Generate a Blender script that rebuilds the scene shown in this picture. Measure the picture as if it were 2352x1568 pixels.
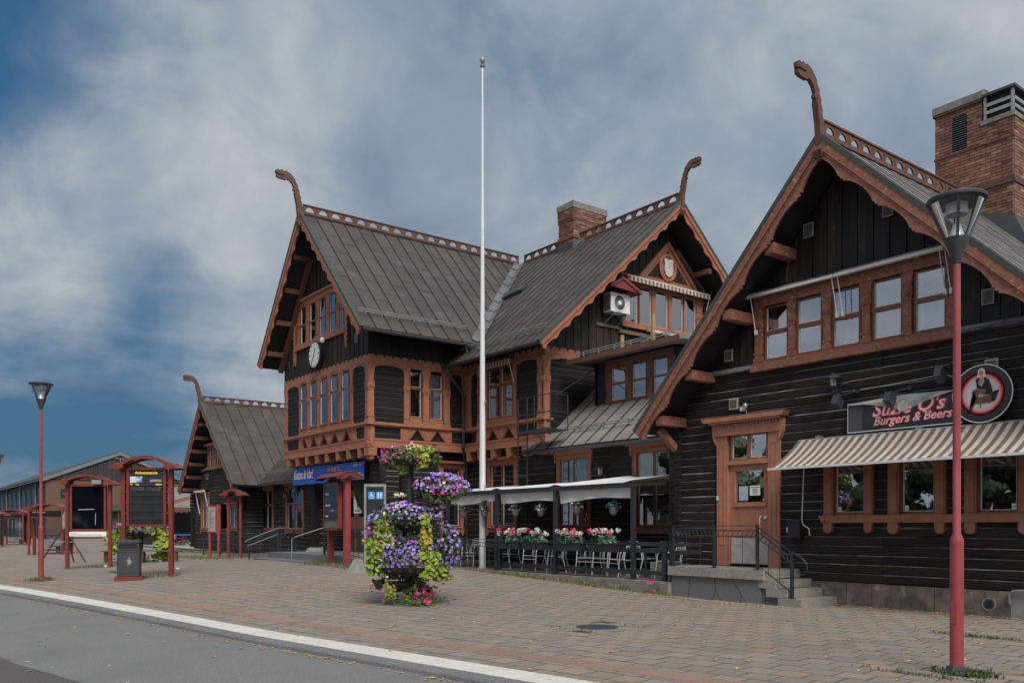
import bpy, bmesh, math, random
from mathutils import Vector, Matrix
rnd = random.Random(11)
sc = bpy.context.scene
for o in list(bpy.data.objects): bpy.data.objects.remove(o)
COL = sc.collection
R = math.radians
# ------------------------------------------------ camera (world X runs along the facades, Y into the buildings)
EYE = 1.6
YAW = R(37.41)
cam = bpy.data.cameras.new('camera'); camo = bpy.data.objects.new('camera', cam); COL.objects.link(camo)
cam.sensor_width = 36; cam.lens = 1969 / 2352 * 36
cam.shift_y = (1209 - 784.1) / 2352
cam.clip_start = .1; cam.clip_end = 3000
camo.location = (0, 0, EYE); camo.rotation_euler = (R(90), 0, R(90) - YAW)
sc.camera = camo
# ------------------------------------------------ exposure
sc.view_settings.view_transform = 'Standard'; sc.view_settings.look = 'None'
sc.view_settings.exposure = 1.17; sc.view_settings.gamma = 1; sc.view_settings.use_curve_mapping = False
sc.render.resolution_x = 1024; sc.render.resolution_y = 682
# ------------------------------------------------ sun and sky
SUN_EL, SUN_DIR = 48, (0.93, -0.36)          # direction towards the sun (x, y)
sun = bpy.data.lights.new('sun', 'SUN'); suno = bpy.data.objects.new('sun', sun); COL.objects.link(suno)
sun.energy = 1.5; sun.angle = R(28); sun.color = (1, .95, .88)
_h = Vector((SUN_DIR[0], SUN_DIR[1], 0)).normalized()
_d = Vector((_h.x * math.cos(R(SUN_EL)), _h.y * math.cos(R(SUN_EL)), math.sin(R(SUN_EL))))
suno.rotation_euler = _d.to_track_quat('Z', 'Y').to_euler()
suno.location = (20, -20, 30)
w = bpy.data.worlds.new('World'); sc.world = w; w.use_nodes = True
nt = w.node_tree; N = nt.nodes; L = nt.links; N.clear()
def nn(t, **k):
    n = N.new(t)
    for a, b in k.items(): setattr(n, a, b)
    return n
def mth(op, a, b=None, c=None, clamp=False):
    n = nn('ShaderNodeMath', operation=op, use_clamp=clamp)
    for i, v in enumerate((a, b, c)):
        if v is None: continue
        if isinstance(v, (int, float)): n.inputs[i].default_value = v
        else: L.new(v, n.inputs[i])
    return n.outputs[0]
def mixc(f, a, b):
    n = nn('ShaderNodeMix', data_type='RGBA')
    for s, v in ((0, f), (6, a), (7, b)):
        if isinstance(v, (int, float)): n.inputs[s].default_value = v
        elif isinstance(v, tuple): n.inputs[s].default_value = (*v, 1)
        else: L.new(v, n.inputs[s])
    return n.outputs[2]
def ramp(v, pts):
    n = nn('ShaderNodeValToRGB'); e = n.color_ramp.elements
    while len(e) < len(pts): e.new(.5)
    for i, (p, c) in enumerate(pts): e[i].position = p; e[i].color = (*c, 1) if isinstance(c, tuple) else (c, c, c, 1)
    L.new(v, n.inputs[0]); return n.outputs[0]
def noise(vec, scale, detail=6, rough=.55, dist=0.):
    n = nn('ShaderNodeTexNoise'); n.inputs['Scale'].default_value = scale; n.inputs['Detail'].default_value = detail
    n.inputs['Roughness'].default_value = rough; n.inputs['Distortion'].default_value = dist
    L.new(vec, n.inputs['Vector']); return n.outputs[0]
tc = nn('ShaderNodeTexCoord'); dirv = tc.outputs['Generated']
sep = nn('ShaderNodeSeparateXYZ'); L.new(dirv, sep.inputs[0])
sky = nn('ShaderNodeTexSky', sky_type='NISHITA'); sky.sun_disc = False
sky.sun_elevation = R(SUN_EL); sky.sun_rotation = math.atan2(SUN_DIR[0], SUN_DIR[1])
el = mth('MAXIMUM', sep.outputs[2], 0.0)
def dot(v):
    n = nn('ShaderNodeVectorMath', operation='DOT_PRODUCT'); L.new(dirv, n.inputs[0]); n.inputs[1].default_value = v
    return n.outputs['Value']
side = dot((.6076, .7943, 0))
# cloud layer seen as a plane overhead: direction / (elevation + k), so clouds shrink towards the horizon
kk = mth('ADD', el, .22)
px = mth('DIVIDE', sep.outputs[0], kk); py = mth('DIVIDE', sep.outputs[1], kk)
cmb = nn('ShaderNodeCombineXYZ'); L.new(px, cmb.inputs[0]); L.new(py, cmb.inputs[1]); cmb.inputs[2].default_value = 3.7
rot = nn('ShaderNodeMapping'); rot.inputs['Rotation'].default_value = (0, 0, R(25)); rot.inputs['Scale'].default_value = (1, .55, 1)
rot.inputs['Location'].default_value = (1.9, .4, 0)
L.new(cmb.outputs[0], rot.inputs[0]); cv = rot.outputs[0]
rot2 = nn('ShaderNodeMapping'); rot2.inputs['Scale'].default_value = (1, 1, 1.25); L.new(dirv, rot2.inputs[0]); dv_ = rot2.outputs[0]
n1 = noise(cv, 1.15, 7, .52, .25); n2 = noise(dv_, 7.5, 9, .56, .35); n3 = noise(cv, .8, 3, .5); n4 = noise(dv_, 3.0, 6, .5, .5)
fwd_ = dot((-.7943, .6076, 0))
def blob(xD, yD, r_in, r_out, amt):
    """cloud bank (or gap) centred on one direction of the sky"""
    v = Vector((-.7943, .6076, 0)) + Vector((.6076, .7943, 0)) * ((xD - 1176) / 1969) + Vector((0, 0, (1209 - yD) / 1969)); v.normalize()
    n = nn('ShaderNodeMapRange', interpolation_type='SMOOTHSTEP'); n.inputs[1].default_value = math.cos(R(r_out)); n.inputs[2].default_value = math.cos(R(r_in))
    n.inputs[3].default_value = 0; n.inputs[4].default_value = amt; L.new(dot(tuple(v)), n.inputs[0]); return n.outputs[0]
cover = mth('ADD', mth('MULTIPLY', n1, .30), mth('MULTIPLY', n2, .45)); cover = mth('ADD', cover, mth('MULTIPLY', n4, .30))
cover = mth('ADD', cover, mth('MULTIPLY', side, .55)); cover = mth('ADD', cover, mth('MULTIPLY', mth('MAXIMUM', mth('SUBTRACT', .78, fwd_), 0.0), .62))
cover = mth('ADD', cover, mth('MULTIPLY', el, .12))
rot3 = nn('ShaderNodeMapping'); rot3.inputs['Scale'].default_value = (1, 1, 4.5); rot3.inputs['Rotation'].default_value = (R(9), R(4), 0); L.new(dirv, rot3.inputs[0])
n5 = noise(rot3.outputs[0], 3.6, 8, .58, .4)
low = nn('ShaderNodeMapRange'); low.inputs[1].default_value = .34; low.inputs[2].default_value = .08; L.new(el, low.inputs[0])
cover = mth('ADD', cover, mth('MULTIPLY', mth('MULTIPLY', mth('SUBTRACT', n5, .47), low.outputs[0]), 1.25))
for bl in ((40, 120, 1, 8, -.16), (60, 520, 1.5, 8, .30), (450, 180, 3, 11, .22), (480, 480, 2, 9, .14), (250, 760, 2, 8, -.02), (250, 1000, 5, 14, -.09), (560, 830, 1, 7, .10), (900, 200, 4, 12, .10), (850, 470, 2, 12, .22)):
    cover = mth('ADD', cover, blob(*bl))
cf = ramp(cover, [(.17, 0.05), (.34, .36), (.47, .74), (.62, 1.)])
blue = ramp(el, [(0., (.17, .52, .86)), (.10, (.15, .54, 1.0)), (.25, (.17, .62, 1.18)), (.45, (.10, .50, 1.12)), (.8, (.10, .45, 1.0))])
skys = nn('ShaderNodeMix', data_type='RGBA', blend_type='MULTIPLY'); skys.inputs[0].default_value = 1
L.new(sky.outputs[0], skys.inputs[6]); skys.inputs[7].default_value = (.16, .24, .32, 1)
blue2 = mixc(.15, blue, skys.outputs[2])
bright = mth('ADD', blob(430, 150, 2, 12, .05), blob(70, 520, 1, 7, .05)); bright = mth('ADD', bright, blob(1700, 80, 4, 16, .03)); bright = mth('ADD', bright, blob(1400, 420, 3, 14, -.055))
shade = mth('ADD', mth('ADD', mth('MULTIPLY', n2, .50), mth('MULTIPLY', n4, .55)), bright)
ccol = ramp(shade, [(.38, (.95, 1.27, 1.66)), (.52, (1.36, 1.64, 1.96)), (.64, (1.95, 2.12, 2.28)), (.80, (2.75, 2.80, 2.85))])
# unseen cloud deck behind the viewer, brightened for window reflections and more even light
ccol = mixc(mth('MULTIPLY', mth('MAXIMUM', mth('SUBTRACT', .74, fwd_), 0.0), .42, clamp=True), ccol, (3.1, 3.15, 3.2))
skyc = mixc(cf, blue2, ccol)
bg = nn('ShaderNodeBackground'); bg.inputs[1].default_value = .10; L.new(skyc, bg.inputs[0])
wo = nn('ShaderNodeOutputWorld'); L.new(bg.outputs[0], wo.inputs[0])

# ------------------------------------------------ place helpers
C_, S_ = math.cos(YAW), math.sin(YAW)
FWD = Vector((-C_, S_, 0)); RGT = Vector((S_, C_, 0))
def G(x, y):
    """height of the paved square: it rises gently towards the station front"""
    return .035 * min(max(-x - 12.5, 0), 11.5) * min(max(y / 13, 0), 1) - min(.012 * max(0, -x - 30), .25)
def kerb_y(x): return 5.09 + .16 * (x + 12.43)
def _dr(x):
    t = (x - 1176) / 1969; return (-C_ + S_ * t, S_ + C_ * t)
def fV(x, y, V):
    d = _dr(x); s = V / d[1]; return (s * d[0], EYE + s * (1209 - y) / 1969)
def fX(x, y, X):
    d = _dr(x); s = X / d[0]; return (s * d[1], EYE + s * (1209 - y) / 1969)
def proj(p):
    s = p[0] * FWD.x + p[1] * FWD.y
    if s < .3: return (-9e3, 0, -1)
    return (1176 + 1969 * (p[0] * RGT.x + p[1] * RGT.y) / s, 1209 - 1969 * (p[2] - EYE) / s, s)

# ------------------------------------------------ materials
MATS = {}
def mat(name, c1, c2=None, rough=.6, scale=6, st=(1, 1, 1), bump=0., metal=0., c3=None, t3=(.66, .74), s3=None, st3=None,
        rv=0., coord='pos', detail=5, spec=.5, bscale=None, ramp_=(.35, .65), coat=0.):
    m = bpy.data.materials.new(name); m.use_nodes = True; MATS[name] = m
    t = m.node_tree; nd = t.nodes; ln = t.links; b = nd['Principled BSDF']
    b.inputs['Roughness'].default_value = rough; b.inputs['Metallic'].default_value = metal
    b.inputs['Specular IOR Level'].default_value = spec
    if coat: b.inputs['Coat Weight'].default_value = coat; b.inputs['Coat Roughness'].default_value = .15
    if c2 is None and not rv and not bump:
        b.inputs['Base Color'].default_value = (*c1, 1); return m
    if coord == 'pos': co = nd.new('ShaderNodeNewGeometry').outputs['Position']
    else: co = nd.new('ShaderNodeTexCoord').outputs['Object']
    def nz(sc_, st_, det):
        mp = nd.new('ShaderNodeMapping'); mp.inputs['Scale'].default_value = st_; ln.new(co, mp.inputs[0])
        n = nd.new('ShaderNodeTexNoise'); n.inputs['Scale'].default_value = sc_; n.inputs['Detail'].default_value = det
        n.inputs['Roughness'].default_value = .62; ln.new(mp.outputs[0], n.inputs[0]); return n.outputs[0]
    def rmp(v, a, b_):
        r = nd.new('ShaderNodeMapRange'); r.inputs[1].default_value = a; r.inputs[2].default_value = b_; ln.new(v, r.inputs[0]); return r.outputs[0]
    def mx(f, a, b_, bt='MIX'):
        n = nd.new('ShaderNodeMix'); n.data_type = 'RGBA'; n.blend_type = bt
        for i, v in ((0, f), (6, a), (7, b_)):
            if isinstance(v, (int, float)): n.inputs[i].default_value = v
            elif isinstance(v, tuple): n.inputs[i].default_value = (*v, 1)
            else: ln.new(v, n.inputs[i])
        return n.outputs[2]
    n1 = nz(scale, st, detail)
    col = mx(rmp(n1, *ramp_), c1, c2 if c2 else c1)
    if c3:
        n3 = nz(s3 or scale * .5, st3 or st, 6)
        col = mx(rmp(n3, *t3), col, c3)
    if rv:
        oi = nd.new('ShaderNodeObjectInfo'); r = nd.new('ShaderNodeMapRange'); ln.new(oi.outputs['Random'], r.inputs[0])
        r.inputs[3].default_value = 1 - rv; r.inputs[4].default_value = 1 + rv
        hs = nd.new('ShaderNodeHueSaturation'); ln.new(r.outputs[0], hs.inputs['Value']); ln.new(col, hs.inputs['Color']); col = hs.outputs[0]
    ln.new(col, b.inputs['Base Color'])
    if bump:
        nb = nz(bscale, st, 6) if bscale else n1
        bp = nd.new('ShaderNodeBump'); bp.inputs['Strength'].default_value = bump; bp.inputs['Distance'].default_value = .02
        ln.new(nb, bp.inputs['Height']); ln.new(bp.outputs[0], b.inputs['Normal'])
    return m
tar = mat('tarred_logs', (.0075, .006, .0065), (.026, .020, .018), rough=.72, scale=4.5, st=(.8, .8, 12), bump=1., c3=(.115, .06, .034), t3=(.59, .76), s3=5.5, st3=(.8, .8, 11), rv=.4, spec=.35)
tar2 = mat('tarred_planks', (.010, .0085, .0095), (.020, .017, .018), rough=.6, scale=2.2, st=(.7, .7, 10), bump=.35, c3=(.05, .03, .02), t3=(.68, .85), s3=2.2, rv=.25, spec=.35)
ledge2 = mat('faint_skylit_plank_edge', (.055, .055, .06), (.02, .02, .022), rough=.7, scale=2.2)  # sky light on the plank top edges, painted in fainter
ledge = mat('pale_skylit_edge', (.24, .25, .27), (.03, .03, .033), rough=.7, scale=1.6, st=(1, 1, 6), ramp_=(.38, .66))  # sky light on log tops put into the colour; pale strips share it
jointd = mat('dirty_paver_edge', (.125, .108, .092), (.085, .074, .062), rough=.95, scale=3)
tarv = mat('tarred_boards', (.009, .009, .010), (.024, .021, .021), rough=.62, scale=3, st=(9, 9, .6), bump=.5, c3=(.14, .066, .028), t3=(.62, .76), s3=3.2, st3=(4, 4, .5), rv=.3, spec=.35)
tarw = mat('worn_boards', (.012, .010, .010), (.05, .033, .022), rough=.65, scale=3, st=(10, 10, .5), bump=.5, c3=(.28, .15, .07), t3=(.6, .74), s3=2.6, st3=(5, 5, .35), rv=.4, spec=.35)
trim = mat('terracotta_paint', (.36, .150, .088), (.29, .112, .064), rough=.6, scale=5, st=(1, 1, 1), bump=.15, c3=(.19, .075, .048), t3=(.56, .78), s3=7, st3=(2, 2, .5), rv=.10)
trimw = mat('flaking_terracotta_paint', (.31, .128, .080), (.21, .082, .053), rough=.7, scale=9, st=(1, 1, 1), bump=.45, c3=(.38, .28, .22), t3=(.60, .66), s3=9, st3=(1.5, 1.5, 1.5), rv=.10)
doorp = mat('door_terracotta', (.42, .185, .12), (.35, .145, .09), rough=.55, scale=5, bump=.1, c3=(.24, .10, .065), t3=(.62, .8), s3=8)
fasc = mat('dark_fascia_paint', (.145, .066, .043), (.095, .045, .031), rough=.6, scale=8, bump=.2, rv=.05)
salmon = mat('salmon_door_paint', (.50, .235, .165), (.44, .20, .135), rough=.5, scale=5)
sashm = mat('brown_sash_paint', (.20, .062, .032), (.15, .046, .026), rough=.45, scale=7, rv=.08)
whitep = mat('white_sash_lining', (.62, .63, .62), (.5, .51, .5), rough=.5, scale=9)
roofm = mat('roof_sheet_metal', (.050, .043, .038), (.076, .064, .055), rough=.50, scale=1.3, st=(1, 1, 1), c3=(.125, .12, .12), t3=(.58, .78), s3=1.0, bump=.06, rv=.14)
roofg = mat('roof_sheet_light', (.25, .24, .23), (.18, .17, .16), rough=.5, scale=1.6, rv=.10, bump=.05)
roofs = mat('roof_seam', (.018, .017, .016), (.03, .028, .027), rough=.5, scale=3)
roofe = mat('green_roof_edge', (.035, .048, .042), (.06, .07, .06), rough=.6, scale=7)
valley = mat('valley_flashing', (.15, .155, .165), (.10, .105, .115), rough=.4, scale=3, rv=.1)
gutm = mat('black_gutter', (.022, .024, .028), (.04, .042, .046), rough=.4, scale=6)
galv = mat('galvanised_steel', (.34, .37, .37), (.24, .26, .26), rough=.42, scale=12, metal=.3)
rafter = mat('underside_boards', (.012, .012, .016), (.022, .022, .028), rough=.7, scale=4, st=(4, 1, 4), rv=.2)
brickm = [mat('brick_%s' % n, c, tuple(x * .68 for x in c), rough=.85, scale=12, bump=.4, rv=.22, c3=tuple(x * .35 for x in c), t3=(.62, .8), s3=3)
          for n, c in (('red', (.205, .09, .062)), ('orange', (.25, .12, .08)), ('dark', (.12, .062, .05)), ('pale', (.30, .19, .14)))]
mortar = mat('mortar', (.25, .20, .17), (.17, .14, .12), rough=.95, scale=14)
conc = mat('concrete', (.24, .23, .21), (.15, .145, .13), rough=.9, scale=6, bump=.3, c3=(.08, .085, .07), t3=(.6, .75), s3=3)
concg = mat('grey_render', (.30, .30, .29), (.21, .21, .20), rough=.9, scale=5, bump=.2)
granite = mat('grey_granite', (.20, .20, .21), (.10, .105, .115), rough=.8, scale=45, bump=.3, c3=(.16, .09, .05), t3=(.72, .82), s3=2.2, rv=.1)
granite2 = mat('pale_granite', (.33, .31, .28), (.19, .18, .165), rough=.85, scale=38, bump=.35, c3=(.17, .095, .05), t3=(.73, .85), s3=2.0, rv=.1)
plinthm = mat('plinth_stone', (.21, .165, .14), (.075, .068, .062), rough=.9, scale=3.5, bump=.6, c3=(.28, .25, .22), t3=(.58, .66), s3=5, rv=.12)
asph = mat('grey_asphalt', (.215, .215, .213), (.12, .12, .122), rough=.9, scale=38, bump=.5, c3=(.14, .14, .142), t3=(.48, .72), s3=.8, ramp_=(.3, .7))
asph2 = mat('dark_asphalt', (.11, .105, .10), (.055, .053, .052), rough=.9, scale=50, bump=.35, c3=(.10, .095, .085), t3=(.6, .8), s3=1.4)
whitet = mat('white_paving_slab', (.60, .59, .55), (.50, .49, .45), rough=.8, scale=18, bump=.15, rv=.04, c3=(.42, .41, .38), t3=(.70, .85), s3=6)
tact = mat('salmon_guide_slab', (.33, .225, .18), (.27, .18, .145), rough=.85, scale=20, bump=.15, rv=.10)
pav = [mat('paver_%d' % i, c, tuple(x * .78 for x in c), rough=.87, scale=24, bump=.25, rv=.11, c3=tuple(x * .6 for x in c), t3=(.60, .85), s3=2.3)
       for i, c in enumerate(((.250, .214, .183), (.235, .205, .18), (.260, .215, .182), (.280, .208, .168), (.215, .195, .176)))]
redp = mat('red_painted_steel', (.34, .060, .070), (.27, .046, .052), rough=.36, scale=4, c3=(.2, .04, .04), t3=(.62, .8), coat=.25)
dredp = mat('dark_red_painted_steel', (.21, .038, .032), (.16, .03, .026), rough=.4, scale=7, rv=.05, coat=.15)
blackm = mat('black_painted_steel', (.018, .021, .026), (.03, .034, .04), rough=.42, scale=9)
greym = mat('dark_grey_enamel', (.05, .058, .068), (.036, .042, .05), rough=.5, scale=20, bump=.15, c3=(.09, .1, .11), t3=(.66, .8), s3=9)
alum = mat('brushed_aluminium', (.80, .81, .82), (.66, .67, .68), rough=.33, scale=12, metal=.25)
fabric = mat('white_canvas', (.66, .67, .68), (.58, .59, .6), rough=.85, scale=3, bump=.2)
blackd = mat('dark_interior', (.008, .009, .011))
curt = mat('white_curtain', (.75, .77, .80), (.62, .65, .7), rough=.9, scale=9, st=(6, 6, .3))
pinkc = mat('pink_curtain', (.20, .05, .06), (.11, .025, .03), rough=.9, scale=7, st=(9, 9, .4))
paper = mat('white_paper', (.78, .79, .80)); whitepl = mat('white_plastic', (.72, .73, .74), (.66, .67, .68), rough=.4, scale=8)
inkm = mat('black_ink', (.02, .02, .025)); yel = mat('yellow_lettering', (.85, .62, .03)); bluep = mat('blue_print', (.06, .25, .62))
board = mat('black_board_face', (.012, .014, .017), (.02, .022, .026), rough=.12, scale=3)
navy = mat('blue_banner_cloth', (.025, .14, .60), (.02, .11, .50), rough=.6, scale=3, bump=.3)
orangep = mat('orange_print', (.75, .33, .12)); picto = mat('cyan_pictogram_blue', (.02, .30, .62))
greenp = mat('green_print', (.03, .25, .06)); polew = mat('white_flagpole_paint', (.70, .72, .74), (.62, .64, .66), rough=.35, scale=3)
weed = [mat('leaf_green', (.05, .10, .022), (.09, .15, .03), rough=.6, scale=9, coord='obj'), mat('leaf_lime', (.30, .36, .03), (.17, .26, .02), rough=.55, scale=7, coord='obj'),
        mat('leaf_dark', (.022, .05, .018), (.04, .075, .025), rough=.6, scale=9, coord='obj'), mat('leaf_yellow', (.50, .36, .05), (.34, .24, .03), rough=.6, scale=9, coord='obj'),
        mat('leaf_bluegreen', (.10, .24, .20), (.05, .13, .10), rough=.5, scale=9, coord='obj'), mat('leaf_brownish', (.16, .13, .07), (.10, .09, .045), rough=.7, scale=9, coord='obj')]
purple = mat('purple_petal', (.22, .15, .58), (.15, .09, .46), rough=.6, scale=20, coord='obj'); mauve = mat('mauve_petal', (.40, .32, .68)); magenta = mat('magenta_petal', (.62, .02, .28)); crimson = mat('crimson_petal', (.5, .01, .09))
cream = mat('cream_petal', (.72, .66, .34)); whitefl = mat('white_petal', (.62, .62, .55)); pinkfl = mat('pink_petal', (.82, .09, .26))
autumn = mat('fallen_leaf_yellow', (.66, .47, .10), (.5, .30, .06), rough=.8, scale=3)
wick = mat('grey_wicker', (.20, .18, .17), (.12, .105, .10), rough=.85, scale=40, coord='obj', bump=.5)
basket_soil = mat('soil', (.03, .022, .016))
solar = mat('solar_panel', (.03, .05, .10), (.02, .04, .08), rough=.15, scale=8)
rawwood = mat('bare_timber', (.42, .28, .15), (.32, .2, .1), rough=.8, scale=5, st=(4, 4, 1)); oldwood = mat('weathered_timber', (.17, .13, .075), (.11, .085, .05), rough=.85, scale=5, st=(3, 3, 3))
stripeb = mat('brown_awning_stripe', (.19, .125, .095), (.155, .10, .078), rough=.85, scale=4); stripew = mat('cream_awning_stripe', (.52, .50, .455), (.42, .395, .345), rough=.85, scale=3)
def glass_mat(name, refl, tint):
    m = bpy.data.materials.new(name); m.use_nodes = True; t = m.node_tree; nd = t.nodes; ln = t.links; nd.clear()
    o = nd.new('ShaderNodeOutputMaterial'); mx = nd.new('ShaderNodeMixShader'); tr = nd.new('ShaderNodeBsdfTransparent'); gl = nd.new('ShaderNodeBsdfGlossy')
    tr.inputs[0].default_value = (*tint, 1); gl.inputs['Roughness'].default_value = .012; gl.inputs[0].default_value = (.95, .97, 1, 1)
    fr = nd.new('ShaderNodeFresnel'); fr.inputs[0].default_value = 1.5
    a = nd.new('ShaderNodeMath'); a.operation = 'ADD'; a.use_clamp = True; a.inputs[1].default_value = refl; ln.new(fr.outputs[0], a.inputs[0])
    tcn = nd.new('ShaderNodeNewGeometry'); nz = nd.new('ShaderNodeTexNoise'); nz.inputs['Scale'].default_value = 1.1; ln.new(tcn.outputs['Position'], nz.inputs[0])
    bp = nd.new('ShaderNodeBump'); bp.inputs['Strength'].default_value = .05; bp.inputs['Distance'].default_value = .03; ln.new(nz.outputs[0], bp.inputs['Height']); ln.new(bp.outputs[0], gl.inputs['Normal'])
    ln.new(a.outputs[0], mx.inputs[0]); ln.new(tr.outputs[0], mx.inputs[1]); ln.new(gl.outputs[0], mx.inputs[2]); ln.new(mx.outputs[0], o.inputs[0]); return m
glass = glass_mat('window_glass', .22, (.85, .88, .9)); glassr = glass_mat('reflective_window_glass', .32, (.75, .78, .8)); glassc = glass_mat('clear_shelter_glass', .03, (.9, .93, .94))

# ------------------------------------------------ mesh builder
class MB:
    def __init__(s, xf=None): s.v = []; s.f = []; s.m = []; s.xf = xf; s.mi = 0
    def add(s, vs, fs):
        o = len(s.v)
        s.v += [s.xf(*p) if s.xf else tuple(p) for p in vs]
        s.f += [tuple(i + o for i in f) for f in fs]; s.m += [s.mi] * len(fs); return s
    def box(s, a0, a1, b0, b1, c0, c1):
        return s.add([(x, y, z) for x in (a0, a1) for y in (b0, b1) for z in (c0, c1)],
                     [(0, 1, 3, 2), (4, 6, 7, 5), (0, 4, 5, 1), (2, 3, 7, 6), (0, 2, 6, 4), (1, 5, 7, 3)])
    def beam(s, p, q, w, h, up=(0, 0, 1)):
        p, q, up = Vector(p), Vector(q), Vector(up); d = (q - p).normalized()
        r = d.cross(up)
        if r.length < 1e-4: r = d.cross(Vector((1, 0, 0)))
        r.normalize(); u = r.cross(d).normalized()
        vs = [e + r * (a * w / 2) + u * (b * h / 2) for e in (p, q) for a, b in ((-1, -1), (1, -1), (1, 1), (-1, 1))]
        return s.add([tuple(v) for v in vs], [(0, 1, 2, 3), (7, 6, 5, 4), (0, 4, 5, 1), (1, 5, 6, 2), (2, 6, 7, 3), (3, 7, 4, 0)])
    def prism(s, poly, d0, d1, order='udz'):
        """poly: (u, z) outline, extruded in d from d0 to d1"""
        n = len(poly)
        vs = [(u, d0, z) for u, z in poly] + [(u, d1, z) for u, z in poly]
        fs = [tuple(range(n)), tuple(range(2 * n - 1, n - 1, -1))] + [(i, i + n, (i + 1) % n + n, (i + 1) % n) for i in range(n)]
        return s.add(vs, fs)
    def tube(s, pts, r, n=8, closed=False, r2=None):
        pts = [Vector(p) for p in pts]; k = len(pts); vs = []; prev = None
        for i, p in enumerate(pts):
            a = pts[(i - 1) % k] if (closed or i > 0) else p; b = pts[(i + 1) % k] if (closed or i < k - 1) else p
            d = (b - a).normalized()
            ref = prev if prev is not None else (Vector((0, 0, 1)) if abs(d.z) < .9 else Vector((1, 0, 0)))
            x = (ref - d * ref.dot(d)).normalized(); prev = x; y = d.cross(x)
            rr = r if r2 is None else r + (r2 - r) * i / (k - 1)
            vs += [tuple(p + x * (rr * math.cos(2 * math.pi * j / n)) + y * (rr * math.sin(2 * math.pi * j / n))) for j in range(n)]
        fs = []
        for i in range(k if closed else k - 1):
            for j in range(n):
                a, b = i * n + j, i * n + (j + 1) % n; c, d_ = ((i + 1) % k) * n + (j + 1) % n, ((i + 1) % k) * n + j
                fs.append((a, b, c, d_))
        if not closed: fs += [tuple(range(n)), tuple(range(k * n - 1, (k - 1) * n - 1, -1))]
        return s.add(vs, fs)
    def lathe(s, prof, c=(0, 0, 0), n=20, axis='z', caps=True, sx=1, sy=1):
        vs = []
        for r, h in prof:
            for j in range(n):
                a = 2 * math.pi * j / n; x, y = r * math.cos(a) * sx, r * math.sin(a) * sy
                if axis == 'z': vs.append((c[0] + x, c[1] + y, c[2] + h))
                elif axis == 'd': vs.append((c[0] + x, c[1] + h, c[2] + y))
                else: vs.append((c[0] + h, c[1] + x, c[2] + y))
        fs = [(i * n + j, i * n + (j + 1) % n, (i + 1) * n + (j + 1) % n, (i + 1) * n + j) for i in range(len(prof) - 1) for j in range(n)]
        if caps: fs += [tuple(range(n))[::-1], tuple(range((len(prof) - 1) * n, len(prof) * n))]
        return s.add(vs, fs)
def front(V): return lambda u, d, z: (u, V - d, z)          # u = X, d outwards (-Y)
def sidef(X): return lambda u, d, z: (X + d, u, z)          # u = Y, d outwards (+X)
def woff(o):
    v = Vector((0, 0, 0))
    while o: v += o.location; o = o.parent
    return v
def mesh_from(mb, mats, off=(0, 0, 0), smooth=0, recalc=True, name='mesh'):
    me = bpy.data.meshes.new(name)
    ox, oy, oz = off
    me.from_pydata([(a - ox, b - oy, c - oz) for a, b, c in mb.v], [], mb.f)
    for m in (mats if isinstance(mats, (list, tuple)) else [mats]): me.materials.append(m)
    if any(mb.m): me.polygons.foreach_set('material_index', mb.m)
    if recalc:
        bm = bmesh.new(); bm.from_mesh(me); bmesh.ops.recalc_face_normals(bm, faces=bm.faces); bm.to_mesh(me); bm.free()
    if smooth:
        me.shade_smooth(); me.set_sharp_from_angle(angle=R(smooth))
    me.update(); return me
def link(o, parent=None):
    COL.objects.link(o)
    if parent: o.parent = parent
    return o
def part(name, mb, mats, parent=None, local=False, smooth=0, label=None, kind=None, recalc=True):
    """one mesh object; vertices are given in world space unless local"""
    off = (0, 0, 0) if (local or parent is None) else tuple(woff(parent))
    o = bpy.data.objects.new(name, mesh_from(mb, mats, off, smooth, recalc, name)); link(o, parent)
    if label: o['label'] = label
    if kind: o['kind'] = kind
    return o
def tag(o, label, cat, group=None, kind=None):
    if label: o['label'] = label
    if cat: o['category'] = cat
    if group: o['group'] = group
    if kind: o['kind'] = kind
    return o
def thing(name, label, cat, loc=(0, 0, 0), rz=0, group=None):
    o = bpy.data.objects.new(name, None); o.location = loc; o.rotation_euler = (0, 0, rz); link(o)
    o.empty_display_size = .3
    return tag(o, label, cat, group)
def solid(name, mb, mats, label, cat, group=None, smooth=0, loc=None, kind=None):
    """a thing that is a single mesh"""
    c = loc or (sum(v[0] for v in mb.v) / len(mb.v), sum(v[1] for v in mb.v) / len(mb.v), min(v[2] for v in mb.v))
    o = bpy.data.objects.new(name, mesh_from(mb, mats, c, smooth, True, name)); o.location = c; link(o)
    return tag(o, label, cat, group, kind)
def copy_tree(o, parent=None):
    c = o.copy(); COL.objects.link(c)
    if parent: c.parent = parent
    for ch in list(o.children): copy_tree(ch, c)
    return c
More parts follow.
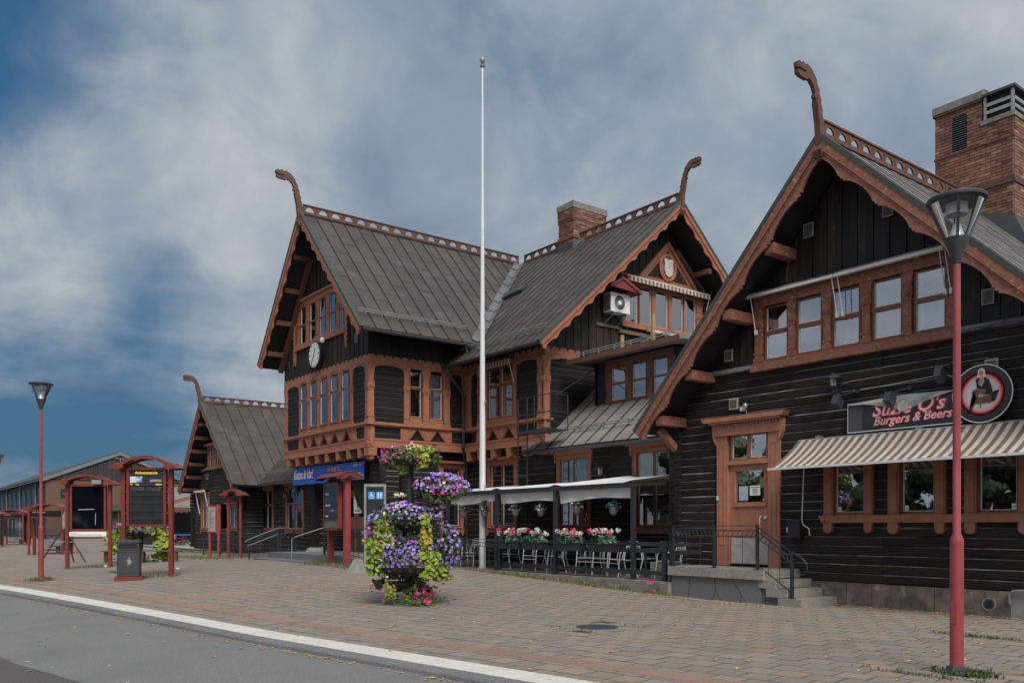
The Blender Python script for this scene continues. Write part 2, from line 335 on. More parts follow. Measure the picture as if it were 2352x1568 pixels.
# ------------------------------------------------ countable pieces: the 300 largest in view become objects, the rest one joined part
PIECES = {}
def piece(key, name, me, parent, mtx):
    PIECES.setdefault((key, name), []).append((me, parent, mtx))
def finish_pieces(limit=298):
    for (key, name), lst in PIECES.items():
        sc_ = []
        for i, (me, par, mx) in enumerate(lst):
            p = proj(mx.translation); bb = [mx @ Vector(c) for c in (me.vertices[0].co, me.vertices[-1].co)] if me.vertices else []
            size = (bb[0] - bb[1]).length / max(p[2], 1)
            vis = -250 < p[0] < 2600 and p[2] > 0 and p[1] < 1800
            sc_.append((-(size if vis else 0), i))
        sc_.sort()
        keep = set(i for _, i in sc_[:limit])
        rest = {}
        for i, (me, par, mx) in enumerate(lst):
            if i in keep:
                o = bpy.data.objects.new(name, me); link(o, par); o.matrix_local = Matrix.Translation(-woff(par)) @ mx
            else: rest.setdefault(par, []).append((me, mx))
        for par, ls in rest.items():
            vs = []; fs = []; mi = []; mats = []
            off = Matrix.Translation(-woff(par))
            cache = {}
            for me, mx in ls:
                if me.name not in cache:
                    cache[me.name] = ([v.co.copy() for v in me.vertices], [tuple(p.vertices) for p in me.polygons], [me.materials[p.material_index] for p in me.polygons])
                a, b, c = cache[me.name]; m2 = off @ mx; o = len(vs)
                vs += [tuple(m2 @ v) for v in a]; fs += [tuple(i + o for i in f) for f in b]
                for m in c:
                    if m not in mats: mats.append(m)
                    mi.append(mats.index(m))
            me = bpy.data.meshes.new(name + '_rest'); me.from_pydata(vs, [], fs)
            for m in mats: me.materials.append(m)
            me.polygons.foreach_set('material_index', mi); me.update()
            o = bpy.data.objects.new(name + 's', me); link(o, par); o['kind'] = 'stuff'
# text as flat print
def text(s, size, m, parent, origin, ux, uy, shear=0., bold=0., align='LEFT', sx=1., extr=.002, name='lettering', world=True, label=None):
    cu = bpy.data.curves.new('t', 'FONT'); cu.body = s; cu.size = size; cu.shear = shear; cu.offset = bold; cu.extrude = extr; cu.align_x = align
    cu.resolution_u = 3
    to = bpy.data.objects.new('t', cu); COL.objects.link(to)
    bpy.context.view_layer.update()
    me = bpy.data.meshes.new_from_object(to.evaluated_get(bpy.context.evaluated_depsgraph_get()))
    bpy.data.objects.remove(to)
    ux, uy = Vector(ux).normalized(), Vector(uy).normalized(); n = ux.cross(uy)
    mx = Matrix(((ux.x * sx, uy.x, n.x, origin[0]), (ux.y * sx, uy.y, n.y, origin[1]), (ux.z * sx, uy.z, n.z, origin[2]), (0, 0, 0, 1)))
    if world and parent: mx = Matrix.Translation(-woff(parent)) @ mx
    me.transform(mx); me.materials.clear(); me.materials.append(m)
    o = bpy.data.objects.new(name, me); link(o, parent)
    if label: o['label'] = label
    return o
# ================================================================ ground, kerb, road, paving
def sheet(name, m, inside, x0, x1, y0, y1, dz, step=1.0, kind='structure', z=None):
    """grid sheet following the ground; inside(x) -> (ymin, ymax)"""
    mb = MB(); nx = int((x1 - x0) / step)
    for i in range(nx):
        xa, xb = x0 + (x1 - x0) * i / nx, x0 + (x1 - x0) * (i + 1) / nx
        (a0, a1), (b0, b1) = inside(xa), inside(xb)
        ny = max(1, int((a1 - a0) / step / 1.5))
        vs = []
        for j in range(ny + 1):
            ya = a0 + (a1 - a0) * j / ny; yb = b0 + (b1 - b0) * j / ny
            vs += [(xa, ya, (G(xa, ya) if z is None else z) + dz), (xb, yb, (G(xb, yb) if z is None else z) + dz)]
        mb.add(vs, [(2 * j, 2 * j + 1, 2 * j + 3, 2 * j + 2) for j in range(ny)])
    o = bpy.data.objects.new(name, mesh_from(mb, m, recalc=False, name=name)); link(o); o['kind'] = kind; return o
# far terrain under everything
mb = MB(); mb.add([(-900, -600, -.62), (500, -600, -.62), (500, 900, -.62), (-900, 900, -.62)], [(0, 1, 2, 3)])
gm = mat('far_ground', (.10, .10, .085), (.07, .08, .05), rough=.95, scale=.3)
o = bpy.data.objects.new('ground', mesh_from(mb, gm, recalc=False)); link(o); o['kind'] = 'structure'
# procedural joints for the paving too far away to build stone by stone
def far_pave():
    m = bpy.data.materials.new('far_paving'); m.use_nodes = True; t = m.node_tree; nd = t.nodes; ln = t.links; b = nd['Principled BSDF']
    b.inputs['Roughness'].default_value = .9
    g = nd.new('ShaderNodeNewGeometry'); br = nd.new('ShaderNodeTexBrick'); mpp = nd.new('ShaderNodeMapping'); mpp.inputs['Rotation'].default_value = (0, 0, -math.atan(.155)); ln.new(g.outputs['Position'], mpp.inputs[0]); ln.new(mpp.outputs[0], br.inputs[0])
    br.inputs['Scale'].default_value = 1; br.inputs['Brick Width'].default_value = .365; br.inputs['Row Height'].default_value = .365
    br.inputs['Mortar Size'].default_value = .012; br.inputs['Color1'].default_value = (.225, .195, .172, 1); br.inputs['Color2'].default_value = (.255, .20, .165, 1)
    br.inputs['Mortar'].default_value = (.07, .062, .055, 1)
    n = nd.new('ShaderNodeTexNoise'); n.inputs['Scale'].default_value = .5; n.inputs['Detail'].default_value = 6; ln.new(g.outputs['Position'], n.inputs[0])
    mr = nd.new('ShaderNodeMapRange'); mr.inputs[3].default_value = .72; mr.inputs[4].default_value = 1.2; ln.new(n.outputs[0], mr.inputs[0])
    hs = nd.new('ShaderNodeHueSaturation'); ln.new(mr.outputs[0], hs.inputs['Value']); ln.new(br.outputs[0], hs.inputs['Color']); ln.new(hs.outputs[0], b.inputs['Base Color'])
    return m
farp = far_pave()
bedm = mat('joint_sand', (.05, .047, .04), (.03, .032, .024), rough=.95, scale=5)
sheet('pavement_base', farp, lambda x: (kerb_y(x) + .2, 30), -175, -33, 0, 0, -.004, 2.0)
pavement = sheet('pavement', bedm, lambda x: (kerb_y(x) - .12, 30), -36, 24, 0, 0, -.02, 1.0)
sheet('road', asph, lambda x: (kerb_y(x) - 9.5, kerb_y(x) - .55), -140, 40, 0, 0, -.085, 2.0)
sheet('dark_road_lane', asph2, lambda x: (kerb_y(x) - 30, kerb_y(x) - 3.55 + .04 * math.sin(x * 1.7)), -140, 40, 0, 0, -.081, 1.0)
# ---- paving stones
def paver_mesh(lx, ly, m, th=.05, c=.006):
    mb = MB(); x, y = lx / 2, ly / 2; xi, yi = x - c, y - c
    mb.add([(-x, -y, -th), (x, -y, -th), (x, y, -th), (-x, y, -th), (-x, -y, -c * .6), (x, -y, -c * .6), (x, y, -c * .6), (-x, y, -c * .6), (-xi, -yi, 0), (xi, -yi, 0), (xi, yi, 0), (-xi, yi, 0)],
           [(8, 9, 10, 11), (4, 5, 9, 8), (5, 6, 10, 9), (6, 7, 11, 10), (7, 4, 8, 11), (0, 1, 5, 4), (1, 2, 6, 5), (2, 3, 7, 6), (3, 0, 4, 7)])
    return mesh_from(mb, m, recalc=False, name='paver')
def paver2(m):
    me = paver_mesh(PP - .010, PP - .010, m, c=.011); me.materials.append(jointd)
    for i, p in enumerate(me.polygons): p.material_index = 0 if i == 0 else 1
    return me
PP = .365
PM = [paver2(m) for m in pav]
def ground_mtx(x, y, rz=0, dz=0, jit=0.):
    e = .2; gx = (G(x + e, y) - G(x - e, y)) / (2 * e); gy = (G(x, y + e) - G(x, y - e)) / (2 * e)
    n = Vector((-gx + rnd.uniform(-jit, jit), -gy + rnd.uniform(-jit, jit), 1)).normalized()
    return Matrix.Translation((x, y, G(x, y) + dz)) @ Vector((0, 0, 1)).rotation_difference(n).to_matrix().to_4x4() @ Matrix.Rotation(rz, 4, 'Z')
MANH = (-10.05, 9.4)
def in_field(x, y):
    if y < kerb_y(x) - .12: return False
    if x > -14.4 and y > 16.0: return False
    if -13.6 < x < -9.8 and y > 15.0: return False
    if -23.2 < x < -13.2 and y > 14.95: return False
    if x < -25.7 and y > 12.4: return False
    if y > 16.8: return False
    if abs(x - MANH[0]) < .52 and abs(y - MANH[1]) < .52: return False
    return True
PA = math.atan(.155); pc, psn = math.cos(PA), math.sin(PA)
for j in range(-2, 66):
    for i in range(0, 150):
        lu, lv = 14 - i * PP - (PP / 2 if j % 2 else 0), (j + .5) * PP - .12
        x, y = -12.43 + lu * pc - lv * psn, 5.09 + lu * psn + lv * pc
        if not in_field(x, y): continue
        p = proj((x, y, 0))
        if p[2] < 2 or p[2] > 36 or p[0] < -250 or p[0] > 2750: continue
        # salmon stones fall in loose groups
        h = math.sin(x * .9 + y * .35) + math.sin(x * .37 - y * .8 + 2)
        pr = rnd.random()
        k = 3 if pr < .10 + .09 * max(0, h) else (4 if pr > .84 else rnd.choice((0, 1, 2, 0, 1)))
        piece('pavement', 'paver', PM[k], pavement, ground_mtx(x, y, PA + rnd.uniform(-.006, .006), rnd.uniform(-.0025, .0025), .006))
# guide strips of ribbed salmon slabs
def tact_mesh():
    mb = MB(); mb.box(-.172, .172, -.172, .172, -.02, 0)
    for k in range(6): y = -.143 + k * .057; mb.box(-.168, .168, y - .012, y + .012, 0, .005)
    return mesh_from(mb, tact, name='guide_slab')
TM = tact_mesh()
gs = bpy.data.objects.new('guide_strip', None); gs.location = (-12, 6, 0); link(gs); gs['kind'] = 'structure'
ang = math.atan(.16)
d = 0
while d < 46:
    x = -40 + d * math.cos(ang); y = kerb_y(x) + .88
    if proj((x, y, 0))[2] > 2: piece('guide', 'guide_slab', TM, gs, ground_mtx(x, y, ang, .006))
    d += .35
y = 5.4
while y < 13:
    piece('guide', 'guide_slab', TM, gs, ground_mtx(-19.0, y, R(90), .007)); y += .35
# white edge slabs and granite kerb
wk = bpy.data.objects.new('white_edge_strip', None); wk.location = (-12, 5, 0); link(wk); wk['kind'] = 'structure'
WM = paver_mesh(.394, .43, whitet)
ks = bpy.data.objects.new('kerb', None); ks.location = (-12, 4.4, 0); link(ks); ks['kind'] = 'structure'
def kerbstone():
    mb = MB(lambda u, d, z: (u, -d, z)); L2 = .495
    # section (d outward to the road, z)
    sec = [(0, -.35), (0, -.004), (.115, -.006), (.15, -.016), (.172, -.04), (.185, -.12), (.185, -.35)]
    vs = [(u, d_, z) for u in (-L2, L2) for d_, z in sec]; n = len(sec)
    mb.add(vs, [(i, i + 1, i + 1 + n, i + n) for i in range(n - 1)] + [tuple(range(n)), tuple(range(2 * n - 1, n - 1, -1))])
    return mesh_from(mb, granite, name='kerb_stone')
KM = kerbstone()
d = 0
while d < 75:
    x = -58 + d * math.cos(ang)
    if proj((x, kerb_y(x), 0))[2] > 1 or x < 6: piece('white', 'white_slab', WM, wk, ground_mtx(x, kerb_y(x) - .21, ang, .003, .002))
    d += .4
d = 0
while d < 75:
    x = -58 + d * math.cos(ang)
    m_ = ground_mtx(x, kerb_y(x) - .428, ang, rnd.uniform(-.004, .003), .004); piece('kerb', 'kerb_stone', KM, ks, m_)
    d += 1.0
# ---- manhole
mh = thing('manhole_cover', 'round blue-grey ribbed manhole cover set in the paving in front of the terrace', 'manhole cover', (MANH[0], MANH[1], 0))
mb = MB(); mb.box(-.5, .5, -.5, .5, -.04, -.006); part('surround', mb, conc, mh, local=True)
mb = MB(); mb.lathe([(.34, -.02), (.34, .006), (.30, .006), (.30, .001), (0.01, .001)], n=28)
for k in range(9):
    yy = -.24 + k * .06; hw = math.sqrt(.285 ** 2 - yy ** 2); mb.box(-hw, hw, yy - .012, yy + .012, .001, .006)
part('cover', mb, mat('manhole_iron', (.10, .125, .15), (.06, .07, .08), rough=.5, scale=12, metal=.3), mh, local=True)
mh2 = thing('manhole_cover', 'flat dark manhole plate behind the grey litter bin', 'manhole cover', (-28.4, 6.6, G(-28.4, 6.6)))
mb = MB(); mb.box(-.38, .38, -.38, .38, -.02, .008); part('cover', mb, blackm, mh2, local=True)
# ---- small leaf scatter
def scatter(name, n, fn, sz, mats, label=None):
    mb = MB()
    for k in range(n):
        p = fn()
        if p is None: continue
        x, y, dz = p; z = G(x, y) + dz; s = sz * rnd.uniform(.6, 1.3); a = rnd.uniform(0, 6.28); mb.mi = rnd.randrange(len(mats))
        c, s_ = math.cos(a), math.sin(a); hh = rnd.uniform(.004, .016)
        q = [(-s, 0, 0), (0, -s * .5, hh), (s, 0, hh * .4), (0, s * .5, hh)]
        mb.add([(x + c * u - s_ * v, y + s_ * u + c * v, z + w_ + .004) for u, v, w_ in q], [(0, 1, 2, 3)])
    o = bpy.data.objects.new(name, mesh_from(mb, mats, recalc=False, name=name)); link(o); o['kind'] = 'stuff'
    if label: o['label'] = label
    return o
def lf_any():
    x = rnd.uniform(-24, 0); y = rnd.uniform(5, 16)
    if not in_field(x, y) and not rnd.random() < .04: return None
    if rnd.random() > .25 + .75 * max(0, min(1, (y - 6) / 9)) : return None
    return x, y, 0
def lf_kerb():
    x = rnd.uniform(-26, -4); return x, kerb_y(x) - .66 - abs(rnd.gauss(0, .07)), -.082
def lf_road():
    x = rnd.uniform(-26, -3); return x, kerb_y(x) - rnd.uniform(.8, 4), -.078
def lf_edge():
    t = rnd.random()
    if t < .6: x = rnd.uniform(-22.6, -13.3); return x, 14.66 - abs(rnd.gauss(0, .09)), 0
    if t < .85: x = rnd.uniform(-13.8, -10.5); return x, 14.58 - abs(rnd.gauss(0, .15)), 0
    return rnd.uniform(-10.5, -6), 16.0 - abs(rnd.gauss(0, .12)), 0
al = [autumn, mat('fallen_leaf_ochre', (.46, .22, .05)), mat('fallen_leaf_pale', (.6, .5, .2))]
scatter('fallen_leaves', 1700, lf_any, .040, al, 'small yellow birch leaves scattered over the paving')
scatter('fallen_leaves', 260, lf_kerb, .034, al, 'yellow leaves gathered in the gutter below the kerb')
scatter('fallen_leaves', 70, lf_road, .04, al, 'a few leaves lying on the asphalt')
scatter('fallen_leaves', 900, lf_edge, .042, al, 'yellow leaves gathered along the foot of the terrace and the steps')
# weeds and grass
def weeds(name, n, fn, h, mats, label):
    mb = MB()
    for k in range(n):
        x, y, dz = fn(); z = G(x, y) + dz
        for b in range(5):
            a = rnd.uniform(0, 6.28); hh = h * rnd.uniform(.4, 1.2); w_ = .0045; l = hh * rnd.uniform(.2, .9); mb.mi = rnd.randrange(len(mats))
            c, s = math.cos(a), math.sin(a)
            mb.add([(x - s * w_, y + c * w_, z), (x + s * w_, y - c * w_, z), (x + c * l * .5 + s * w_, y + s * l * .5 - c * w_, z + hh * .7), (x + c * l, y + s * l, z + hh)], [(0, 1, 2, 3)])
    o = bpy.data.objects.new(name, mesh_from(mb, mats, recalc=False, name=name)); link(o); o['kind'] = 'stuff'; o['label'] = label
def ring(cx, cy, r): return lambda: (cx + rnd.gauss(0, r), cy + rnd.gauss(0, r * .7), 0)
wg = [MATS['leaf_brownish'], mat('dry_grass', (.24, .20, .10), (.16, .14, .07), scale=8), weed[0]]
weeds('weeds', 420, lambda: (rnd.uniform(-22.8, -13.2), 14.66 - abs(rnd.gauss(0, .05)), 0), .07, wg, 'low weeds along the terrace kerb')
weeds('weeds', 46, lambda: (rnd.choice((rnd.uniform(-20, -18), rnd.uniform(-17.2, -14))), 14.62 - abs(rnd.gauss(0, .05)), 0), .13, [weed[0], weed[1], weed[2]], 'taller green weeds at the terrace kerb')
weeds('grass_tuft', 170, ring(-26.37, 3.98, .2), .10, wg, 'dry grass round the foot of the left street lamp')
weeds('grass_tuft', 200, ring(-4.38, 9.5, .13), .07, [weed[0], weed[2]], 'grass at the foot of the right street lamp')
weeds('grass_tuft', 130, lambda: (-5.8 + rnd.gauss(0, .35), 12.9 + rnd.gauss(0, .05), 0), .045, [weed[0]], 'grass in the paving behind the right street lamp')
weeds('grass_tuft', 70, lambda: (-4.8 + rnd.gauss(0, .3), 9.1 + rnd.gauss(0, .05), 0), .035, [weed[0], wg[1]], 'grass in the joints beside the right street lamp')
weeds('grass_tuft', 420, lambda: (rnd.uniform(-26.6, -22.6), 11.9 + rnd.gauss(0, .18), 0), .10, [weed[0], wg[1]], 'grass strip below the timetable board by the steps')
weeds('grass_tuft', 420, lambda: (rnd.uniform(-41, -33), 11.5 + rnd.gauss(0, .35), 0), .08, [weed[0], wg[1]], 'grass strip below the small notice board')
weeds('grass_tuft', 120, lambda: (rnd.uniform(-33.1, -32.2), rnd.uniform(5.7, 7.2), 0), .08, [weed[0], wg[1]], 'weeds under the black display board')
weeds('grass_tuft', 150, lambda: (-25 + rnd.uniform(-.9, .9) * .61, 6.5 + rnd.uniform(-.9, .9) * .79, 0), .08, [weed[0], wg[1]], 'weeds under the arrivals board')
weeds('grass_tuft', 500, lambda: (rnd.uniform(-53, -43), 14.6 + rnd.gauss(0, .35), 0), .13, [weed[0], wg[1]], 'rough grass along the far wing')
weeds('grass_tuft', 60, lambda: (rnd.uniform(-10.6, -9.5), rnd.choice((8.87, 9.95)) + rnd.gauss(0, .05), 0), .03, [weed[0], wg[1]], 'grass round the manhole surround')
# ================================================================ building helpers
ROTF = Matrix.Identity(4); ROTS = Matrix.Rotation(R(90), 4, 'Z')
class Face:
    """a vertical building face: u along it, d outwards, z up"""
    def __init__(s, kind, c): s.kind, s.c = kind, c; s.xf = front(c) if kind == 'f' else sidef(c); s.rot = ROTF if kind == 'f' else ROTS
    def mb(s): return MB(s.xf)
    def pt(s, u, d, z): return s.xf(u, d, z)
    def mtx(s, u, d, z, sx=1., sy=1., sz=1.): return Matrix.Translation(s.xf(u, d, z)) @ s.rot @ Matrix.Diagonal((sx, sy, sz, 1))
    @property
    def ux(s): return (1, 0, 0) if s.kind == 'f' else (0, 1, 0)
_LM = {}
def log_mesh(p, m, dep=.09):
    k = (round(p, 3), m.name)
    if k in _LM: return _LM[k]
    out = []
    for v in range(3):
        b = .001 + .003 * v
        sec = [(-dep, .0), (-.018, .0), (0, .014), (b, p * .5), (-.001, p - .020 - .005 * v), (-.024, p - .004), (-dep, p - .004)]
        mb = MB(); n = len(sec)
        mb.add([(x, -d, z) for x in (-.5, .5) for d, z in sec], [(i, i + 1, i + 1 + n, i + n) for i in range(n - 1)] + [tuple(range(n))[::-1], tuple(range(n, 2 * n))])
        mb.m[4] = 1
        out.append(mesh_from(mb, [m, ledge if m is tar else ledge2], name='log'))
    _LM[k] = out; return out
def spans(u0, u1, z, holes, zt=None):
    ss = [(u0, u1)]
    for a, b, c, d in holes:
        if c < z < d:
            ns = []
            for p, q in ss:
                if b <= p or a >= q: ns.append((p, q)); continue
                if a > p: ns.append((p, a))
                if b < q: ns.append((b, q))
            ss = ns
    return [(p, q) for p, q in ss if q - p > .03]
def backing(bld, F, u0, u1, z0, z1, holes, d0=-.3, d1=-.088, name='wall', m=None, label=None):
    zs = sorted(set([z0, z1] + [h for a, b, c, d in holes for h in (c, d) if z0 < h < z1])); mb = F.mb()
    for a, b in zip(zs[:-1], zs[1:]):
        for p, q in spans(u0, u1, (a + b) / 2, holes): mb.box(p, q, d0, d1, a, b)
    return part(name, mb, m or rafter, bld, label=label)
def log_wall(bld, key, F, u0, u1, z0, z1, pitch, holes=(), m=None, splits=(), name='log', zf=None):
    m = m or tar; wl = backing(bld, F, u0, u1, z0, z1, holes); ms = log_mesh(pitch, m)
    n = int(round((z1 - z0) / pitch)); pt_ = (z1 - z0) / n
    for i in range(n):
        z = z0 + i * pt_
        for a, b in spans(u0, u1, z + pt_ / 2, holes):
            cuts = [a] + [c + rnd.uniform(-.01, .01) for c in splits if a + .4 < c < b - .4] + [b]
            for p, q in zip(cuts[:-1], cuts[1:]):
                piece(key, name, ms[rnd.randrange(3)], wl, F.mtx((p + q) / 2, rnd.uniform(-.007, .007), z, q - p - .004, 1 + rnd.uniform(-.05, .05), pt_ / pitch * .995))
    return wl
def board_wall(bld, key, F, u0, u1, zb, zt, pitch, holes=(), mats=None, tip=0., worn=None, backz=None, name='board', d=0.):
    mats = mats or [tarv]
    lo = zb if not callable(zb) else min(zb(u0), zb(u1))
    mb = F.mb(); N_ = 12; top = [(u0 + (u1 - u0) * k / N_, zt(u0 + (u1 - u0) * k / N_)) for k in range(N_ + 1)]
    # backing as vertical strips cut round the holes
    us = sorted(set([u0, u1] + [h for a, b, c, e in holes for h in (a, b) if u0 < h < u1] + ([ (u0+u1)/2 ])))
    for a, b in zip(us[:-1], us[1:]):
        hs = [h for h in holes if h[0] < (a + b) / 2 < h[1]]
        segs = [(lo, None)]
        if hs: segs = [(lo, hs[0][2]), (hs[0][3], None)]
        for p, q in segs:
            ta, tb = (zt(a), zt(b)) if q is None else (q, q)
            if min(ta, tb) <= p: ta, tb = max(ta, p + .01), max(tb, p + .01)
            mb.prism([(a, p), (b, p), (b, tb), (a, ta)], -.22, -.03 + d)
    wl = part('wall', mb, rafter, bld)
    n = int(round((u1 - u0) / pitch)); p_ = (u1 - u0) / n
    for i in range(n):
        a, b = u0 + i * p_, u0 + (i + 1) * p_; c = (a + b) / 2
        hs = [h for h in holes if h[0] < c < h[1]]
        z_b = zb(c) if callable(zb) else zb
        segs = [(z_b, None)] if not hs else [(z_b, hs[0][2]), (hs[0][3], None)]
        for k, (p, q) in enumerate(segs):
            ta, tb = (zt(a + .004), zt(b - .004)) if q is None else (q, q)
            if max(ta, tb) - p < .05: continue
            ta, tb = max(ta, p + .02), max(tb, p + .02)
            dd = d + (.004 if i % 2 else -.02) + rnd.uniform(-.004, .004); g = .005 if i % 2 else 0
            pl = [(a + g, p), (c, p - tip), (b - g, p)] if (tip and k == 0) else [(a + g, p), (b - g, p)]
            pl += [(b - g, tb), (a + g, ta)]
            mm = F.mb(); mm.prism(pl, -.035 + d, dd)
            mt = mats[0] if len(mats) == 1 else (mats[1] if (worn and worn(c, p) > rnd.random()) else mats[0])
            o = mesh_from(mm, mt, tuple(F.pt(c, 0, p)), name='board')
            piece(key, name, o, wl, Matrix.Translation(F.pt(c, 0, p)))
    return wl
def pilaster(mb, u0, u1, z0, z1, d0=-.02, d1=.05, med=None, collars=True, arch=False):
    d1 = min(d1, .05)
    c = (u0 + u1) / 2; hw = (u1 - u0) / 2; med = med or (z0 + z1) / 2 + (z1 - z0) * .17
    a = hw * .80
    mb.box(c - a, c + a, d0, d1, z0, z1)
    if collars:
        for z, h in ((z0, .10), (z0 + .17, .03), (med - .16, .03), (med + .13, .03)): mb.box(c - hw, c + hw, d0 + .001, d1 + .012, z + .001, z + h)
        mb.lathe([(min(hw * .8, .085), d1 - .01), (min(hw * .8, .085), d1 + .028)], (c, 0, med), n=14, axis='d')
        mb.lathe([(min(hw * .8, .085) * .5, d1 + .02), (min(hw * .8, .085) * .5, d1 + .04)], (c, 0, med), n=10, axis='d')
        mb.box(c - hw, c + hw, d0 + .002, d1 + .008, med - .09, med + .09)
        mb.prism([(c - a, z1 - .35), (c + a, z1 - .35), (c + hw * 1.25, z1 - .002), (c - hw * 1.25, z1 - .002)], d0 + .004, d1 + .004)
def arch_board(mb, u0, u1, z0, z1, d0, d1, rise):
    """a board with a shallow arch cut out of its lower edge"""
    n = 8; pl = [(u0, z1), (u0, z0)] + [(u0 + .03 + (u1 - u0 - .06) * k / n, z0 + rise * math.sin(math.pi * k / n)) for k in range(n + 1)] + [(u1, z0), (u1, z1)]
    mb.prism(pl, d0, d1)
def window(bld, F, u0, u1, z0, z1, cols=2, rows=(1.,), cl=.13, cr=.13, ct=.12, cb=.10, m=None, hood=None, sill=None, curtain='drape', gl=None, sash=None, frame=True, name='window', back=.45, fw_=.05, dg=-.05, label=None, item=None, sw=None, dc=None):
    """opening u0..u1, z0..z1; rows = fractions from the bottom"""
    m = m or trim; mb = F.mb(); gl = gl or glass; sash = sash or sashm
    if frame:
        if cl: mb.box(u0 - cl, u0, -.10, .035, z0 - cb, z1 + ct)
        if cr: mb.box(u1, u1 + cr, -.10, .035, z0 - cb, z1 + ct)
        if ct: mb.box(u0, u1, -.10, .033, z1, z1 + ct)
        if cb: mb.box(u0, u1, -.10, .033, z0 - cb, z0)
        if cl and cr:
            for a in (u0 - cl + .02, u1 + cr - .04): mb.box(a, a + .02, .035, .05, z0, z1 + ct - .02)
    else: mb.box(u0, u1, -.10, .012, z0 - .03, z0)
    wn = part(name, mb, m, bld, label=label)
    if hood:
        hb = F.mb(); a, b = u0 - cl - .0, u1 + cr + .0; zt = z1 + ct
        hb.box(a, b, 0.0, .07, zt, zt + hood * .45)
        k = a + .02
        while k < b - .06:      # row of pointed drops
            hb.prism([(k, zt + hood * .45), (k + .055, zt + hood * .45), (k + .0275, zt + hood * .45 - .06)], .07, .095); k += .075
        hb.box(a - .03, b + .03, 0.001, .10, zt + hood * .45, zt + hood * .62)
        hb.prism([(a - .16, zt + hood * .62), (b + .16, zt + hood * .62), (b + .13, zt + hood), (a - .13, zt + hood)], 0.002, .19)
        for e, s in ((a, -1), (b, 1)):   # side consoles
            hb.prism([(e, zt + hood * .62), (e + s * .09, zt + hood * .62), (e + s * .085, zt + hood * .3), (e + s * .05, zt - .02), (e + s * .05, zt - .14), (e, zt - .16)][::s], 0.0, .08)
        part('hood', hb, m, wn)
    if sill:
        sb = F.mb(); a, b = u0 - cl, u1 + cr; zt = z0 - cb
        sb.box(a - .05, b + .05, 0, .09, zt - .04, zt); sb.box(a, b, 0, .045, zt - sill, zt - .04)
        for e in (a + .02, b - .12): sb.prism([(e - .03, zt - .04), (e + .13, zt - .04), (e + .12, zt - sill * .8), (e + .09, zt - sill - .10), (e + .05, zt - sill - .14), (e + .01, zt - sill - .10), (e - .02, zt - sill * .8)], .0451, .075)
        part('sill', sb, m, wn)
    # sash bars
    sb = F.mb(); wbk = F.mb(); W = (u1 - u0) / cols; H = z1 - z0; zc = [z0]
    for r_ in rows: zc.append(zc[-1] + H * r_ / sum(rows))
    f = fw_ * .9
    panes = []
    for c in range(cols):
        for r_ in range(len(rows)):
            a, b, c0, c1 = u0 + c * W, u0 + (c + 1) * W, zc[r_], zc[r_ + 1]
            f2 = f * (.6 if r_ > 0 else 1.)
            sb.box(a, a + f, dg - .03, dg + .03, c0, c1); sb.box(b - f, b, dg - .03, dg + .03, c0, c1)
            sb.box(a + f, b - f, dg - .03, dg + .028, c0, c0 + f); sb.box(a + f, b - f, dg - .03, dg + .028, c1 - f2, c1)
            g = .014
            for q in ((a + f, a + f + g, c0 + f, c1 - f2), (b - f - g, b - f, c0 + f, c1 - f2)): wbk.box(q[0], q[1], dg - .028, dg + .01, q[2], q[3])
            wbk.box(a + f, b - f, dg - .027, dg + .009, c0 + f, c0 + f + g)
            panes.append((a + f, b - f, c0 + f, c1 - f2))
    part('sash', sb, sash, wn); part('sash_lining', wbk, sw or whitep, wn)
    for a, b, c0, c1 in panes:
        pb = F.mb(); pb.box(a, b, dg - .012, dg - .008, c0, c1); part('pane', pb, gl, wn)
    # reveal and what stands behind the glass
    rb = F.mb(); w_ = .006
    for q in ((u0 - w_, u0, -back, -.1), (u1, u1 + w_, -back, -.1)): rb.box(q[0], q[1], q[2], q[3], z0, z1)
    rb.box(u0, u1, -back, -.1, z1, z1 + w_); rb.box(u0, u1, -back, -.1, z0 - w_, z0); rb.box(u0 - w_, u1 + w_, -back - .01, -back, z0 - w_, z1 + w_)
    part('reveal', rb, blackd if curtain != 'white' else curt, wn)
    if curtain:
        cb_ = F.mb(); dc = -.17 if dc is None else dc
        def drape(a, b, zt, zb, m_=curt, amp=.018):
            n = max(4, int((b - a) / .035)); vs = []
            for k in range(n + 1):
                u = a + (b - a) * k / n; dd = dc + amp * math.sin(k * 1.9) + .006 * math.sin(k * .7); vs += [(u, dd, zb), (u, dd, zt)]
            cb_.add(vs, [(2 * k, 2 * k + 2, 2 * k + 3, 2 * k + 1) for k in range(n)])
        w4 = (u1 - u0) * .2
        if curtain == 'drape': drape(u0, u0 + w4, z1, z0); drape(u1 - w4, u1, z1, z0); drape(u0, u1, z1, z1 - .18)
        elif curtain == 'blind': drape(u0, u1, z1, z0 + (z1 - z0) * .5)
        elif curtain == 'full': drape(u0, u1, z1, z0 + .02)
        elif curtain == 'valance': drape(u0, u1, z1, z1 - .22)
        elif curtain == 'left': drape(u0, u0 + w4 * 1.6, z1, z0)
        elif curtain == 'pink': drape(u0, u1, z1, z1 - .27)
        if cb_.v: part('curtain', cb_, pinkc if curtain == 'pink' else curt, wn, recalc=False)
    return wn
